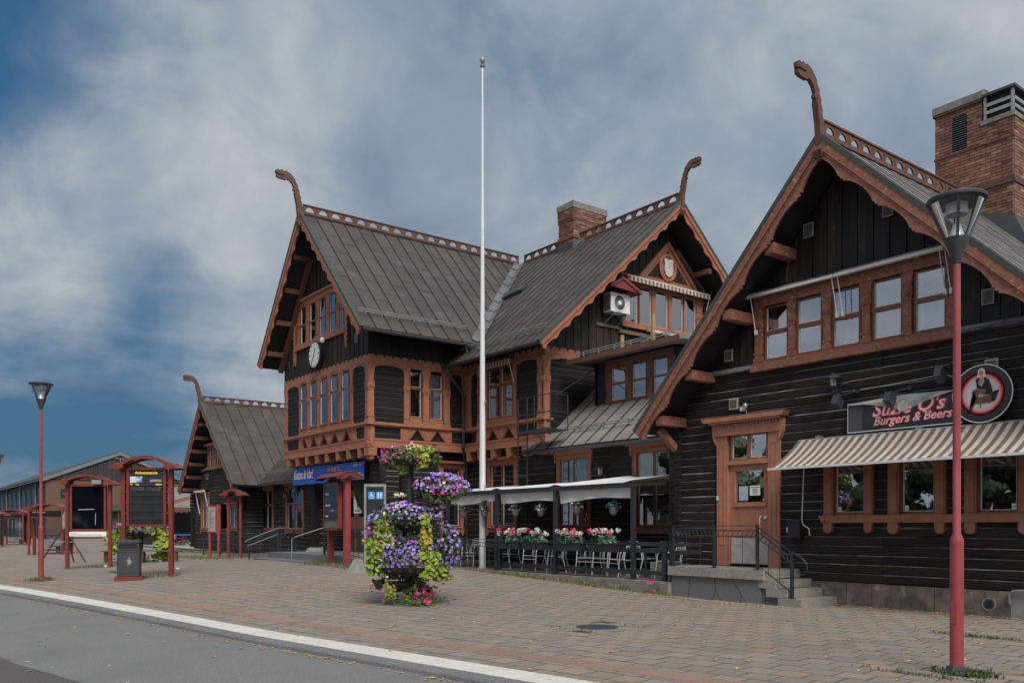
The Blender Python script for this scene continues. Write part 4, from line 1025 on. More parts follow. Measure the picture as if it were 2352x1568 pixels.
# ---- round sign with a seated woman
rs = thing('round_sign', 'round dark sign with a red ring and a blonde woman seated on a suitcase', 'sign', (-7.05, RV, 3.97))
RC = (-7.05, 3.97)
def disc(r0, r1, d, m, n=48, nm='ring'):
    mb = FR.mb(); vs = [(RC[0] + r * math.cos(2 * math.pi * k / n), d, RC[1] + r * math.sin(2 * math.pi * k / n)) for k in range(n) for r in (r0, r1)]
    mb.add(vs, [(2 * k, 2 * k + 1, (2 * k + 3) % (2 * n), (2 * k + 2) % (2 * n)) for k in range(n)]); return part(nm, mb, m, rs, recalc=False)
mb = FR.mb(); mb.lathe([(.52, .10), (.52, .16)], (RC[0], 0, RC[1]), n=48, axis='d'); part('disc', mb, MATS['sign_black'], rs)
disc(.505, .522, .163, paper, nm='rim')
for r0, r1, c in ((.36, .41, (.10, .01, .015)), (.335, .385, (.75, .05, .06)), (.30, .345, (.85, .30, .30)), (.26, .305, (.80, .52, .55)), (.0001, .265, (.66, .68, .74))):
    disc(r0, r1, .1615 + .0006 * (5 - int(r0 * 10)), mat('sign_ring_%d' % int(r0 * 1000), c), nm='ring')
def pl2(pts, d, m, nm, s=1.): 
    mb = FR.mb(); mb.prism([(RC[0] + x * s, RC[1] + z * s) for x, z in pts], d, d + .003); part(nm, mb, m, rs)
skin = mat('sign_skin', (.55, .34, .24)); hair = mat('sign_hair', (.80, .74, .62)); dress = mat('sign_dress', (.015, .013, .02)); case = mat('sign_case', (.16, .085, .05)); stock = mat('sign_stocking', (.20, .11, .08))
pl2([(-.20, -.18), (.22, -.16), (.30, .04), (.20, .02), (.18, -.04), (-.18, -.06)], .168, dress, 'suitcase_lid'); pl2([(-.19, -.17), (.16, -.18), (.17, -.06), (-.17, -.05)], .171, case, 'suitcase')
pl2([(-.06, .30), (-.10, .24), (-.08, .10), (-.05, .06), (.02, -.02), (.20, -.04), (.17, .10), (.12, .24), (.05, .29)], .174, dress, 'dress')
pl2([(-.05, .30), (-.03, .26), (-.06, .18), (0, .12), (.05, .20), (.04, .30)], .178, skin, 'neckline')
pl2([(-.13, .08), (-.17, .04), (-.15, -.04), (-.08, -.10), (-.15, -.24), (-.22, -.30), (-.20, -.26), (-.13, -.18), (-.08, -.08), (-.05, .0), (.06, -.02), (.08, .06), (-.05, .10)], .178, stock, 'legs')
pl2([(.0, -.05), (-.03, -.18), (-.02, -.27), (.0, -.18), (.04, -.06)], .180, stock, 'leg'); pl2([(-.25, -.32), (-.16, -.28), (-.15, -.25), (-.20, -.26)], .182, dress, 'shoe')
pl2([(.065 * math.cos(t), .38 + .075 * math.sin(t)) for t in [k * .6283 for k in range(10)]], .179, hair, 'hair'); pl2([(-.085, .30), (-.06, .36), (-.02, .33), (-.03, .28)], .1785, hair, 'curl'); pl2([(.085, .29), (.06, .36), (.03, .33), (.03, .28)], .1785, hair, 'curl')
pl2([(-.005 + .04 * math.cos(t), .37 + .05 * math.sin(t)) for t in [k * .7854 for k in range(8)]], .183, skin, 'face'); pl2([(-.022, .352), (.012, .352), (-.004, .337)], .187, mat('sign_lips', (.5, .02, .03)), 'lips')
for e in (-.02, .012): pl2([(e - .008, .378), (e + .008, .378), (e + .006, .384), (e - .006, .384)], .187, dress, 'eye')
# ---- floodlights and cable
def flood(label, u, z, arm):
    p = FR.pt(u, .0, z); t = thing('floodlight', label, 'spotlight', p, 0, 'floodlights above the restaurant sign')
    mb = MB(); mb.tube([(arm, -.02, .14), (arm * .5, -.12, .1), (0, -.22, .05)], .02, 6); mb.lathe([(.05, -.05), (.05, .03)], (arm, 0, .14), n=10, axis='d'); part('arm', mb, blackm, t, local=True)
    mb = MB(); mb.lathe([(.04, 0), (.045, .05), (.02, .08)], (0, -.22, .02), n=10); mb.beam((0, -.20, .02), (0, -.30, -.16), .23, .13, (1, 0, 0)); part('housing', mb, greym, t, local=True)
flood('black square floodlight under the wall lamp, left of the restaurant sign', -9.83, 4.20, .32); flood('black square floodlight in front of the torn sheet on the restaurant sign', -8.72, 4.12, .28); flood('black floodlight high beside the round sign', -7.75, 4.46, .14)
cb = FR.mb(); pts = [(-9.6, .03, 4.35), (-9.2, .03, 4.36), (-8.8, .03, 4.38), (-8.4, .03, 4.40), (-8.0, .03, 4.42), (-7.8, .05, 4.44), (-7.6, .06, 4.36), (-7.5, .05, 4.40)]
cb.tube(pts, .008, 5); cb.tube([(-9.9, .02, 4.50), (-9.7, .02, 4.56), (-8, .02, 4.60), (-7, .02, 4.62)], .004, 4); solid('cable', cb, mat('cable_cream', (.5, .47, .40)), 'thin pale cable run along the logs above the restaurant sign', 'cable')
wall_lamp('black lantern wall lamp with a wide cap, left of the restaurant sign', FR, -9.95, 4.36, .95)
# small detector over the door, mailbox, cable
t = thing('door_camera', 'small white camera unit above the right door', 'camera', FR.pt(-12.27, 0, 4.2))
mb = FR.mb(); mb.box(-12.40, -12.29, 0, .06, 4.24, 4.33); part('junction_box', mb, whitepl, t)
mb = FR.mb(); mb.lathe([(.03, -.06), (.055, .0), (.04, .06)], (-12.22, .1, 4.33), n=12); mb.tube([(-12.22, .1, 4.3), (-12.2, .06, 4.12)], .01, 5); part('head', mb, galv, t)
mx_ = thing('mailbox', 'black letterbox on the log wall between the right door and the windows', 'mailbox', FR.pt(-10.9, 0, 1.35))
mb = FR.mb(); mb.box(-11.06, -10.76, .02, .17, 1.36, 1.72); part('body', mb, blackm, mx_); mb = FR.mb(); mb.prism([(-11.08, 1.72), (-10.74, 1.72), (-10.74, 1.74), (-11.08, 1.76)], .01, .20); part('lid', mb, greym, mx_)
mb = FR.mb(); mb.box(-11.17, -11.09, .0, .05, 1.48, 1.60); part('switch', mb, whitepl, mx_)
# ---- chimney
ch = bpy.data.objects.new('chimney', None); link(ch, rb)
CV = 21.8; FC = Face('f', CV); XR = -8.92; FCS = Face('s', XR); CX0 = -10.78
mb = MB(); mb.box(CX0, XR, CV, CV + 1.7, 7, 11.35); mb.box(CX0, CX0 + 1.12, CV, CV + 1.7, 11.35, 12.0); part('mortar_core', mb, mortar, ch)
brick_face('chim', ch, FC, CX0, XR, 8.0, 9.78, holes=[]); brick_face('chim', ch, FC, CX0, XR, 9.95, 11.33, holes=[(-10.35, -10.0, 10.95, 11.8)]); brick_face('chim', ch, FC, CX0, CX0 + 1.12, 11.33, 11.98, holes=[(-10.35, -10.0, 10.95, 11.8)])
brick_face('chim', ch, FCS, CV, CV + 1.7, 7.0, 9.78, wts=(3, 5, 1, 3)); brick_face('chim', ch, FCS, CV, CV + 1.7, 9.95, 11.33, wts=(3, 5, 1, 3)); brick_face('chim', ch, Face('s', CX0 + 1.12), CV, CV + 1.7, 11.45, 11.98)
mb = MB(); mb.box(CX0 - .04, XR + .05, CV - .05, CV + 1.75, 9.78, 9.86); mb.box(CX0 - .02, XR + .03, CV - .03, CV + 1.73, 9.86, 9.95); mb.box(CX0 - .02, XR + .02, CV - .035, CV + 1.72, 10.86, 10.91); mb.box(CX0 - .04, CX0 + 1.16, CV - .05, CV + 1.74, 11.96, 12.02); part('brick_band', mb, brickm[2], ch)
mb = MB(); mb.box(CX0 - .05, CX0 + 1.17, CV - .06, CV + 1.76, 12.02, 12.2); mb.box(CX0 + 1.12, XR + .04, CV - .05, CV + 1.75, 11.35, 11.46)
part('cap', mb, conc, ch)
mb = MB(lambda u, d, z: (u, CV + .2 - d, z)); mb.prism([(CX0 + .85, 12.2), (CX0 + 1.2, 12.2)] + [(CX0 + 1.03 + .175 * math.cos(t * math.pi / 8), 12.2 + .14 * math.sin(t * math.pi / 8)) for t in range(9)], -1.3, 0); part('flue_cover', mb, conc, ch)
mb = FC.mb(); mb.box(-10.35, -10.0, -.04, .0, 10.95, 11.8); part('vent_opening', mb, blackd, ch)
mb = FC.mb()
for k in range(15): mb.prism([(-10.34, 10.97 + k * .055), (-10.01, 10.97 + k * .055), (-10.01, 10.995 + k * .055), (-10.34, 10.995 + k * .055)], .0, .02)
part('vent_slats', mb, greym, ch)
mb = MB()
for x in (CX0 + 1.22, XR - .02):
    for y in (CV - .0, CV + 1.66): mb.box(x - .03, x + .03, y - .03, y + .03, 11.46, 12.05)
for z0, z1 in ((11.58, 11.66), (11.76, 11.84)): mb.box(CX0 + 1.2, XR, CV - .035, CV - .02, z0, z1); mb.box(XR - .005, XR + .01, CV, CV + 1.7, z0, z1)
part('cage', mb, galv, ch)
mb = MB(); mb.box(CX0 + 1.17, XR + .06, CV - .08, CV + 1.78, 12.02, 12.08); part('cage_cover', mb, greym, ch)
mb = MB(); mb.box(CX0 + 1.25, XR - .06, CV + .06, CV + 1.6, 11.46, 12.02); part('flue', mb, blackd, ch)
mb = MB()
mb.add([(XR + .45, CV - .12, RAZ - SR * (XR + .45 - RAX) + .03), (CX0 - .1, CV - .12, RAZ + .0), (CX0 - .1, CV - .03, RAZ + .32), (XR + .03, CV - .03, RAZ - .35)], [(0, 1, 2, 3)])
mb.add([(XR + .03, CV - .03, RAZ - .35), (XR + .45, CV - .12, RAZ - SR * (XR + .45 - RAX) + .03), (XR + .5, CV + 1.8, RAZ - SR * (XR + .5 - RAX) + .03), (XR + .03, CV + 1.8, RAZ - .3)], [(0, 1, 2, 3)])
part('flashing', mb, greym, ch, recalc=False)
# chimney belongs to the roof ridge: body of the house behind
mb = MB(); mb.box(RW0 + .3, RW1 - .3, RV + .8, RBV - .6, .1, 5.0); part('core', mb, rafter, rb)
# ================================================================ granite landing and steps
st = thing('granite_landing', 'pale granite landing with steps in front of the right door', 'steps', (-12.5, 15.3, 0))
LV = 14.82
x = -13.45
for w_ in (.60, .62, .60, .78):
    mb = MB(); mb.box(x + .005, x + w_ - .005, LV - .04, LV + .42, .50, .70); part('slab', mb, granite2, st); x += w_
mb = MB(); mb.box(-13.43, x - .004, LV + .42, RV - .02, .52, .695); part('landing_top', mb, granite2, st)
mb = MB(); mb.box(-13.38, x - .02, LV + .06, RV - .05, -.1, .50); part('base', mb, granite, st)
# crazy-jointed facing stones
outl = [[(-14.2, 0), (-13.55, 0), (-13.42, .5), (-14.2, .5)], [(-13.53, 0), (-12.62, 0), (-12.42, .2), (-12.45, .5), (-13.40, .5)], [(-12.6, 0), (-12.1, 0), (-12.4, .19)], [(-12.08, 0), (-11.5, 0), (-11.42, .13), (-11.78, .5), (-12.43, .5), (-12.40, .21)], [(-11.48, 0), (-11.12, 0), (-11.40, .12)], [(-11.10, 0), (-10.72, 0), (-10.72, .5), (-11.76, .5), (-11.40, .14)]]
for q in outl:
    q = [(-13.38 + (a + 14.2) * .70, b) for a, b in q]
    cx_, cz_ = sum(p[0] for p in q) / len(q), sum(p[1] for p in q) / len(q)
    mb = Face('f', LV + .06).mb(); mb.prism([(cx_ + (a - cx_) * .985, cz_ + (b - cz_) * .985 - (.08 if b == 0 else 0)) for a, b in q], 0, .035 + rnd.uniform(0, .01)); part('facing_stone', mb, granite, st)
for k, (x0, x1, z0, z1) in enumerate(((-11.0, -10.57, .335, .50), (-10.8, -10.30, .165, .33), (-10.5, -9.96, -.04, .16))):
    # each tread runs back along the landing's open end
    mb = MB(); mb.box(x0, x1, LV + .0 - .012 * k, RV - .02, z0, z1); part('step', mb, granite2, st)
mb = MB(); mb.box(-11.0, -10.5, LV + .08, RV - .05, -.1, .33); part('step_base', mb, granite, st)
# railing with rings
rl = thing('iron_railing', 'black iron railing with a band of rings round the granite landing', 'railing', (-12.5, LV, .7))
def ring_rail(parent, A, B, zt=.92, dz=0., posts=(), rings=True, n_rings=None, bars=5, bot=.06, rr=.058, m=None):
    """one panel from A to B (points at foot level)"""
    A, B = Vector(A), Vector(B); d = B - A; Ln = d.length; m = m or blackm
    mb = MB(); up = Vector((0, 0, 1))
    for z, w_ in ((zt, .03), (zt - .10, .014), (zt - .10 - 2 * rr - .012, .014), (bot, .014)): mb.beam(A + up * z, B + up * z, w_, .018)
    part('rail', mb, m, parent)
    mb = MB()
    for k in range(1, bars + 1): p = A + d * (k / (bars + 1)); mb.tube([p + up * bot, p + up * (zt - .10 - 2 * rr)], .008, 5)
    part('bars', mb, m, parent)
    if rings:
        n = n_rings or int(Ln / (2 * rr)); du = d.normalized(); zc = zt - .106 - rr; mb = MB()
        for k in range(n):
            c = A + d * ((k + .5) / n) + up * zc
            mb.tube([c + du * rr * math.cos(t * math.pi / 6) + up * rr * math.sin(t * math.pi / 6) for t in range(12)], .007, 4, closed=True)
        part('rings', mb, m, parent)
zz = .70; yR = LV + .05
ring_rail(rl, (-13.35, yR, zz), (-12.18, yR, zz), bars=2); ring_rail(rl, (-12.18, yR, zz), (-11.05, yR, zz), bars=2)
ring_rail(rl, (-13.38, yR + .1, zz), (-13.9, RV - .1, zz))
ring_rail(rl, (-11.05, yR, zz + .0), (-10.22, yR - .02, .19), zt=.90, bot=.1, bars=2)
for x, z, h in ((-13.35, .7, .94), (-12.18, .7, .94), (-11.05, .7, .94), (-10.22, .16, .93)):
    mb = MB(); mb.box(x - .028, x + .028, yR - .028, yR + .028, z, z + h); mb.box(x - .06, x + .06, yR - .05, yR + .05, z, z + .015); part('post', mb, blackm, rl)
mb = MB(); mb.tube([(-10.22, yR, 1.10), (-10.0, yR, .98), (-9.88, yR, .86), (-9.88, yR, .72), (-9.98, yR, .64), (-10.08, yR, .68), (-10.06, yR, .74)], .018, 6); part('scroll', mb, blackm, rl)
# ================================================================ main station building: two crossing gables, jettied upper floor
AV, AX, BV, BX, EV = 13.8, -26.0, 17.7, -21.4, 18.0
FA, FAS, FB, FBS, FE = Face('f', AV), Face('s', AX), Face('f', BV), Face('s', BX), Face('f', EV)
mbld = thing('station_building', 'large black timber station with two crossing gables, orange framed upper floor and clock', 'building', (-26, 18, 0))
AL = -33.2
ARX, ARZ, AF = -29.6, 13.05, 12.9           # ridge of the left gable, front verge
BRV, BRZ, BE = 23.1, 13.04, -20.4           # ridge of the right gable
# inner volumes so that no light leaks through
mb = MB(); mb.box(AL + .2, AX - .3, AV + .55, 28.5, 4.4, 8.6); mb.box(-31.5, -26.9, 16.2, 28.5, .2, 4.4); mb.box(AX - .2, BX - .6, BV + .6, 28.5, .2, 8.0); mb.box(-27, -21.9, 20, 28, 8, 9.5)
part('core', mb, rafter, mbld)
# ---- upper floor: orange frame. z levels
Z0, Z1, Z2, Z3, Z4 = 4.34, 4.64, 5.10, 5.34, 7.12
def bay_bands(F, u0, u1, panels, cut, name='orange_frame', corner_l=True, corner_r=True, e0=0, e1=0):
    """horizontal members; panels = (a,b) ranges with logs; cut = (a,b) window units with triangular openings below"""
    mb = F.mb()
    mb.box(u0 - e0, u1 + e1, -.1, .035, Z0, Z1 - .02); mb.box(u0 - e0, u1 + e1, .0, .075, Z0 - .05, Z0 + .06); mb.box(u0 - e0, u1 + e1, .035, .055, Z1 - .09, Z1 - .05)
    mb.box(u0 - e0, u1 + e1, -.1, .12, Z2 - .03, Z2 + .03); mb.prism([(u0 - e0, Z2 + .03), (u1 + e1, Z2 + .03), (u1 + e1, Z2 + .07), (u0 - e0, Z2 + .07)], -.1, .08); mb.box(u0, u1, -.1, .05, Z2 - .09, Z2 - .03)
    mb.box(u0, u1, -.1, .03, Z4, 7.46)
    part('band', mb, trim, mbld)
    for a, b in panels: mb = F.mb(); arch_board(mb, a, b, Z4 - .08, Z4 + .08, .0, .045, .10); part('panel_head', mb, trim, mbld)
    for a, b in cut:
        mb = F.mb()
        c = (a + b) / 2; w_ = (b - a) * .33
        mb.prism([(a, Z1 - .02), (c - w_, Z1 + .02), (c - .02, Z2 - .10), (c, Z2 - .09), (a, Z2 - .09)], -.06, .03); mb.prism([(b, Z1 - .02), (b, Z2 - .09), (c, Z2 - .09), (c + .02, Z2 - .10), (c + w_, Z1 + .02)], -.06, .03)
        n = 8
        for s_ in (-1, 1):   # raised petals beside the opening
            mb.prism([(c + s_ * w_, Z1 + .03), (c + s_ * (w_ + .0) - s_ * .04, Z1 + .20), (c + s_ * .05, Z2 - .11), (c + s_ * w_ * .75, Z2 - .17), (c + s_ * (w_ + .05), Z1 + .16)][::s_], .03, .045)
        part('panel_trim', mb, trim, mbld)
        mb = F.mb(); arch_board(mb, a, b, Z4 - .03, Z4 + .11, .03, .05, .10); part('window_head', mb, trim, mbld)
        mb = F.mb(); mb.box(a, b, -.1, -.062, Z1, Z2 - .1); part('dark_panel', mb, tar2, mbld)
def low_panels(F, panels, key='stn'):
    for a, b in panels: log_wall(mbld, key, F, a, b, Z1 - .02, Z2 - .09, .21, m=tar2, name='plank')
def mid_panels(F, panels, key='stn'):
    for a, b in panels: log_wall(mbld, key, F, a, b, Z3 - .16, Z4 + .02, .175, m=tar2, name='plank')
def posts(F, ps, z0=Z2 + .07, z1=Z4 + .01, m=None, d1=.055):
    for a, b in ps:
        mb = F.mb(); pilaster(mb, a, b, z0, z1, -.08, d1, med=6.42); part('pilaster', mb, m or trim, mbld)
def brackets(F, us, z=Z0 - .05, out=.42, m=None):
    for u in us:
        mb = F.mb(); w_ = .12; mb.box(u - w_, u + w_, -.5, .06, z - .13, z + .0)
        mb.prism([(u - w_ * .9, z - .13), (u + w_ * .9, z - .13), (u + w_ * .9, z - .24)] + [(u + w_ * .9 * math.cos(t * math.pi / 6), z - .24 - .10 * math.sin(t * math.pi / 6)) for t in range(1, 6)] + [(u - w_ * .9, z - .24)], -.26, .055)
        part('bracket', mb, m or trim, mbld)
# left gable, front
awin = [(-31.53, -31.00), (-30.65, -30.12), (-29.75, -29.20), (-28.88, -28.32), (-27.97, -27.40)]
acut = [(-31.72, -30.83), (-30.83, -29.95), (-29.95, -29.05), (-29.05, -28.14), (-28.14, -27.2)]
apan = [(-32.88, -31.72), (-27.2, -26.28)]
bay_bands(FA, AL, AX, apan, acut, e1=.10, e0=.06); low_panels(FA, apan); mid_panels(FA, apan)
posts(FA, [(-33.2, -32.88), (-31.75, -31.53), (-31.00, -30.65), (-30.12, -29.75), (-29.20, -28.88), (-28.32, -27.97), (-27.40, -27.16), (-26.28, -26.0)], d1=.03)
for a, b in awin: window(mbld, FA, a, b, Z3 + .03, 7.05, cols=1, rows=(1.25, .6), frame=False, gl=glassr, curtain='full', dg=.035, fw_=.032, dc=-.05)
mb = FA.mb()
for a, b in awin: mb.box(a, b, -.08, .02, Z2 + .07, Z3 + .03)
for a, b in ((-33.2, -32.9), (-27.2, -26.9), (-31.75, -31.45), (-26.28, -26.0)): mb.box(a, b, -.08, .04, Z1 - .02, Z2 - .09)
part('apron', mb, trim, mbld)
brackets(FA, [-32.75, -31.9, -31.0, -30.1, -29.25, -28.35, -27.5, -26.65])
# left gable, side
spans_ = [(13.98, 15.12), (17.08, 17.58)]; scut = [(15.25, 16.1), (16.1, 16.95)]
bay_bands(FAS, AV, BV, spans_, scut, e0=.10); low_panels(FAS, spans_); mid_panels(FAS, spans_)
posts(FAS, [(13.72, 13.98), (15.12, 15.36), (15.88, 16.18), (16.74, 17.06), (17.56, 17.72)])
for a, b, cc in ((15.36, 15.87, None), (16.20, 16.74, 'full')): window(mbld, FAS, a, b, Z3 + .06, 7.02, cols=1, rows=(1.35, .72), frame=False, curtain=cc, dg=-.02, fw_=.05)
mb = FAS.mb()
for a, b in ((15.36, 15.88), (16.18, 16.74)): mb.box(a, b, -.08, .02, Z2 + .07, Z3 + .06); 
mb.box(13.8, 13.98, -.08, .04, Z1 - .02, Z2 - .09); mb.box(15.0, 15.25, -.08, .04, Z1 - .02, Z2 - .09); mb.box(16.95, 17.12, -.08, .04, Z1 - .02, Z2 - .09)
part('apron', mb, trim, mbld)
mb = FAS.mb(); mb.lathe([(.06, 0), (.08, .10), (.08, .14)], (15.6, -.14, 5.44), n=12); part('white_pot', mb, whitepl, mbld)
mb = FAS.mb()
for k in range(14): a = rnd.uniform(-.16, .16); mb.tube([(15.6, -.14, 5.56), (15.6 + a * .6, -.13, 5.64), (15.6 + a, -.12, 5.62 + rnd.uniform(0, .1))], .008, 4)
part('pot_plant', mb, weed[0], mbld)
# corner console where both faces meet
mb = MB(); mb.box(AX - .26, AX + .07, AV - .07, AV + .26, 4.02, 4.32); mb.lathe([(.02, 3.84), (.12, 3.9), (.15, 4.02)], (AX - .1, AV + .1, 0), n=14); part('corner_console', mb, trim, mbld)
# right gable, front
bpan = [(-25.55, -25.14), (-22.86, -21.74)]; bcut = [(-24.72, -23.78), (-23.78, -22.86)]
bay_bands(FB, AX + .04, BX, bpan, bcut, e1=.08); low_panels(FB, bpan); mid_panels(FB, bpan)
posts(FB, [(-25.92, -25.55), (-25.14, -24.9), (-23.02, -22.86), (-21.74, -21.4)])
mb = FB.mb(); mb.box(-24.9, -24.52, -.08, .04, Z2 + .07, Z4); mb.box(-25.2, -24.72, -.08, .035, Z1 - .02, Z2 - .09); mb.box(-21.76, -21.4, -.08, .04, Z1 - .02, Z2 - .09); mb.box(-24.52, -23.02, -.08, .025, Z2 + .07, Z3); part('apron', mb, trim, mbld)
window(mbld, FB, -24.52, -23.04, Z3, 7.10, cols=2, rows=(1.5, .78), frame=False, curtain='drape', dg=-.01, fw_=.07)
brackets(FB, [-25.7, -25.0, -24.2, -23.3, -22.4, -21.6])
mb = FB.mb()
for k in range(9): a = rnd.uniform(0, 6.28); mb.lathe([(.01, 0), (.05, .03), (.04, .05)], (-23.25 + .13 * math.cos(a) , -.18, 5.85 + .2 * math.sin(a)), n=7, axis='d')
part('white_orchid', mb, whitepl, mbld)
# right gable, lower side: orange corner and dark log panel
mb = FBS.mb(); mb.box(BV, 19.2, -.1, .03, Z4, 7.46); arch_board(mb, 17.95, 19.2, Z4 - .10, Z4 + .06, .03, .05, .10); part('band', mb, trim, mbld)
mb = FBS.mb(); mb.box(BV, BV + .28, -.1, .12, Z2 - .03, Z2 + .03); part('band', mb, trim, mbld)
mb = FBS.mb(); mb.box(BV, 18.6, -.1, .05, Z0, Z1 - .05); part('band', mb, trim, mbld)
posts(FBS, [(17.62, 17.92)], z0=Z1)
log_wall(mbld, 'stn', FBS, 17.92, 22.5, 4.3, Z4 + .1, .2, m=tar2, name='plank')
# ---- vertical board skirts and gable boarding
ASR, ASL = 1.06, 1.24
azt = lambda u: ARZ - .27 - (ASL * (ARX - u) if u < ARX else ASR * (u - ARX))
board_wall(mbld, 'stn', FA, AL, AX, 7.50, azt, .172, holes=[(-31.98, -27.62, 8.50, 10.38)], mats=[tarv, tarw], tip=.13, worn=lambda u, z: .75 if -31.8 < u < -27.6 and z < 8.3 else .05, d=.04)
board_wall(mbld, 'stn', FAS, AV, BV, 7.50, lambda u: 8.1, .165, mats=[tarv], tip=.13, d=.04)
board_wall(mbld, 'stn', FB, AX, BX, 7.46, lambda u: 7.95, .172, mats=[tarv], tip=.13, d=.03)
bzt = lambda u: BRZ - .25 - .87 * abs(u - BRV)
board_wall(mbld, 'stn', FBS, BV, 28.4, 7.50, bzt, .172, holes=[(21.15, 25.45, 8.60, 10.42)], mats=[tarv, tarw], tip=.13, worn=lambda u, z: .8 if 18.9 < u < 21.4 and z < 8 else (.35 if u < 24 and z > 8 else .1), d=.04)
# little holes above the points of the skirt
for F, a, b, n in ((FA, AL, AX, 42), (FAS, AV, BV, 24), (FBS, BV, 21.5, 22)):
    mb = F.mb(); p_ = (b - a) / n
    for k in range(n): mb.lathe([(.02, .04), (.02, .046)], (a + (k + .5) * p_, 0, 7.62), n=6, axis='d')
    part('skirt_piercings', mb, blackd, mbld, kind='stuff')
# ---- attic window of the left gable
mb = FA.mb()
mb.box(-31.98, -27.62, -.05, .09, 8.48, 8.66); mb.box(-31.98, -27.62, -.05, .08, 10.12, 10.30); mb.box(-32.1, -27.5, -.02, .16, 10.30, 10.38); mb.box(-31.98, -27.62, .09, .13, 8.46, 8.52)
part('window_surround', mb, trim, mbld)
att = [(-31.52, -31.04), (-30.66, -30.14), (-29.80, -29.30), (-28.95, -28.46), (-28.16, -27.80)]
for a, b in ((-31.98, -31.52), (-31.04, -30.66), (-30.14, -29.80), (-29.30, -28.95), (-28.46, -28.16), (-27.80, -27.62)):
    mb = FA.mb(); pilaster(mb, a, b, 8.66, 10.12, -.05, .10, med=9.5); part('pilaster', mb, trim, mbld)
for a, b in att: mb = FA.mb(); arch_board(mb, a - .1, b + .1, 10.04, 10.13, .05, .08, .05); part('window_head', mb, trim, mbld)
for a, b in att: window(mbld, FA, a, b, 8.66, 10.08, cols=1, rows=(1, .95), frame=False, gl=glassr, curtain='full', dg=0.035, fw_=.032, dc=-.05)
for u, s_ in ((-31.98, -1), (-27.62, 1)):  # scalloped side boards
    pts = [(u + s_ * .02, 10.2), (u + s_ * .02, 7.95)]; n = 11
    for k in range(n):
        z = 7.86 + (10.15 - 7.86) * k / n; pts += [(u + s_ * (.10 if k % 3 else .16), z + .03), (u + s_ * (.19 if k % 3 else .14), z + .11), (u + s_ * .12, z + .19)]
    mb = FA.mb(); mb.prism([(a, b) for a, b in pts], .06, .10)
    mb.prism([(u - s_ * .12, 8.48), (u + s_ * .04, 8.48), (u + s_ * .04, 8.05), (u + s_ * .0, 7.9), (u - s_ * .06, 8.2)][::s_], .05, .09); part('scalloped_board', mb, trim, mbld)
# ---- gable window of the right gable with pediment
mb = FBS.mb()
mb.box(21.12, 25.42, -.05, .09, 8.58, 8.76); mb.box(21.12, 25.42, -.05, .08, 10.10, 10.34); mb.box(21.0, 25.55, -.02, .17, 10.34, 10.40); mb.box(21.1, 25.45, .09, .14, 8.56, 8.62)
part('window_surround', mb, trim, mbld)
bw = [(21.30, 21.94), (22.03, 22.64), (22.84, 23.50), (23.70, 24.32), (24.38, 25.02)]
for a, b in ((21.12, 21.30), (22.64, 22.84), (23.50, 23.70), (25.02, 25.42)):
    mb = FBS.mb(); pilaster(mb, a, b, 8.76, 10.10, -.05, .08, med=9.5, collars=(b - a) > .3); part('pilaster', mb, trim, mbld)
for i, (a, b) in enumerate(bw): window(mbld, FBS, a, b, 8.76, 10.10, cols=1, rows=(1,), frame=False, gl=glassr, curtain='drape' if i in (0, 4) else None, dg=.0, fw_=.04, sash=trim)
mb = FBS.mb(); P0, P1, PA = (21.98, 10.40), (24.92, 10.40), (23.42, 11.86)
for a, b in ((P0, PA), (P1, PA)):
    dx, dz = b[0] - a[0], b[1] - a[1]; s_ = 1 if dx > 0 else -1
    mb.prism([a, (a[0] + s_ * .26, a[1]), (b[0], b[1] - .27), b][::s_], .0, .10); mb.prism([(a[0] - s_ * .1, a[1]), (a[0] + s_ * .08, a[1]), (b[0], b[1] - .08), (b[0], b[1] + .1)][::s_], .0, .16)
mb.box(22.1, 24.8, .0, .095, 10.40, 10.52)
part('pediment', mb, trim, mbld)
mb = FBS.mb(); mb.prism([(22.3, 10.5), (24.6, 10.5), (23.42, 11.6)], .0, .05); ped = part('pediment_field', mb, oldwood, mbld)
for k in range(7):
    z = 10.53 + k * .14; w_ = max(.05, (11.55 - z) * .95)
    mb = FBS.mb(); mb.box(23.43 - w_, 23.43 + w_, .05, .062, z, z + .125); part('field_board', mb, tarw, ped)
mb = FBS.mb(); mb.lathe([(.44, .06), (.46, .12), (.40, .15), (.36, .13), (.36, .10)], (23.42, 0, 10.98), n=28, axis='d', sy=1.1); part('medallion', mb, trim, mbld, smooth=35)
mb = FBS.mb(); mb.prism([(23.42 + x, 10.98 + z) for x, z in ((-.20, .33), (0, .28), (.20, .33), (.25, .26), (.20, .12), (.23, -.08), (.16, -.26), (0, -.34), (-.16, -.26), (-.23, -.08), (-.20, .12), (-.25, .26))], .13, .16); part('white_shield', mb, mat('worn_white_shield', (.62, .62, .60), (.40, .36, .30), rough=.8, scale=9), mbld)
# ---- ground floor
EW = [(-24.81, -23.40), (-20.97, -19.66), (-17.56, -16.20)]
log_wall(mbld, 'stn', FE, -26.2, -14.4, .40, 4.30, .186, [(a - .16, b + .16, 1.44, 3.92) for a, b in EW], splits=(-22.3, -18.7))
for i, (a, b) in enumerate(EW): window(mbld, FE, a, b, 1.60, 3.74, cols=2, rows=(1.28, .82), cl=.17, cr=.17, ct=.05, cb=.02, hood=.24, sill=.18, m=(trim, fasc, fasc)[i] if False else trim, curtain='blind', dg=-.03, fw_=.055, back=.7)
FAL = Face('s', -26.35)
log_wall(mbld, 'stn', FAL, 14.35, 18.0, .30, 4.30, .186, [(16.82, 17.9, 1.44, 3.92)])
window(mbld, FAL, 16.98, 17.74, 1.60, 3.72, cols=1, rows=(1.28, .82), cl=.16, cr=.14, ct=.05, cb=.02, hood=.22, sill=.18, curtain='drape', back=.5)
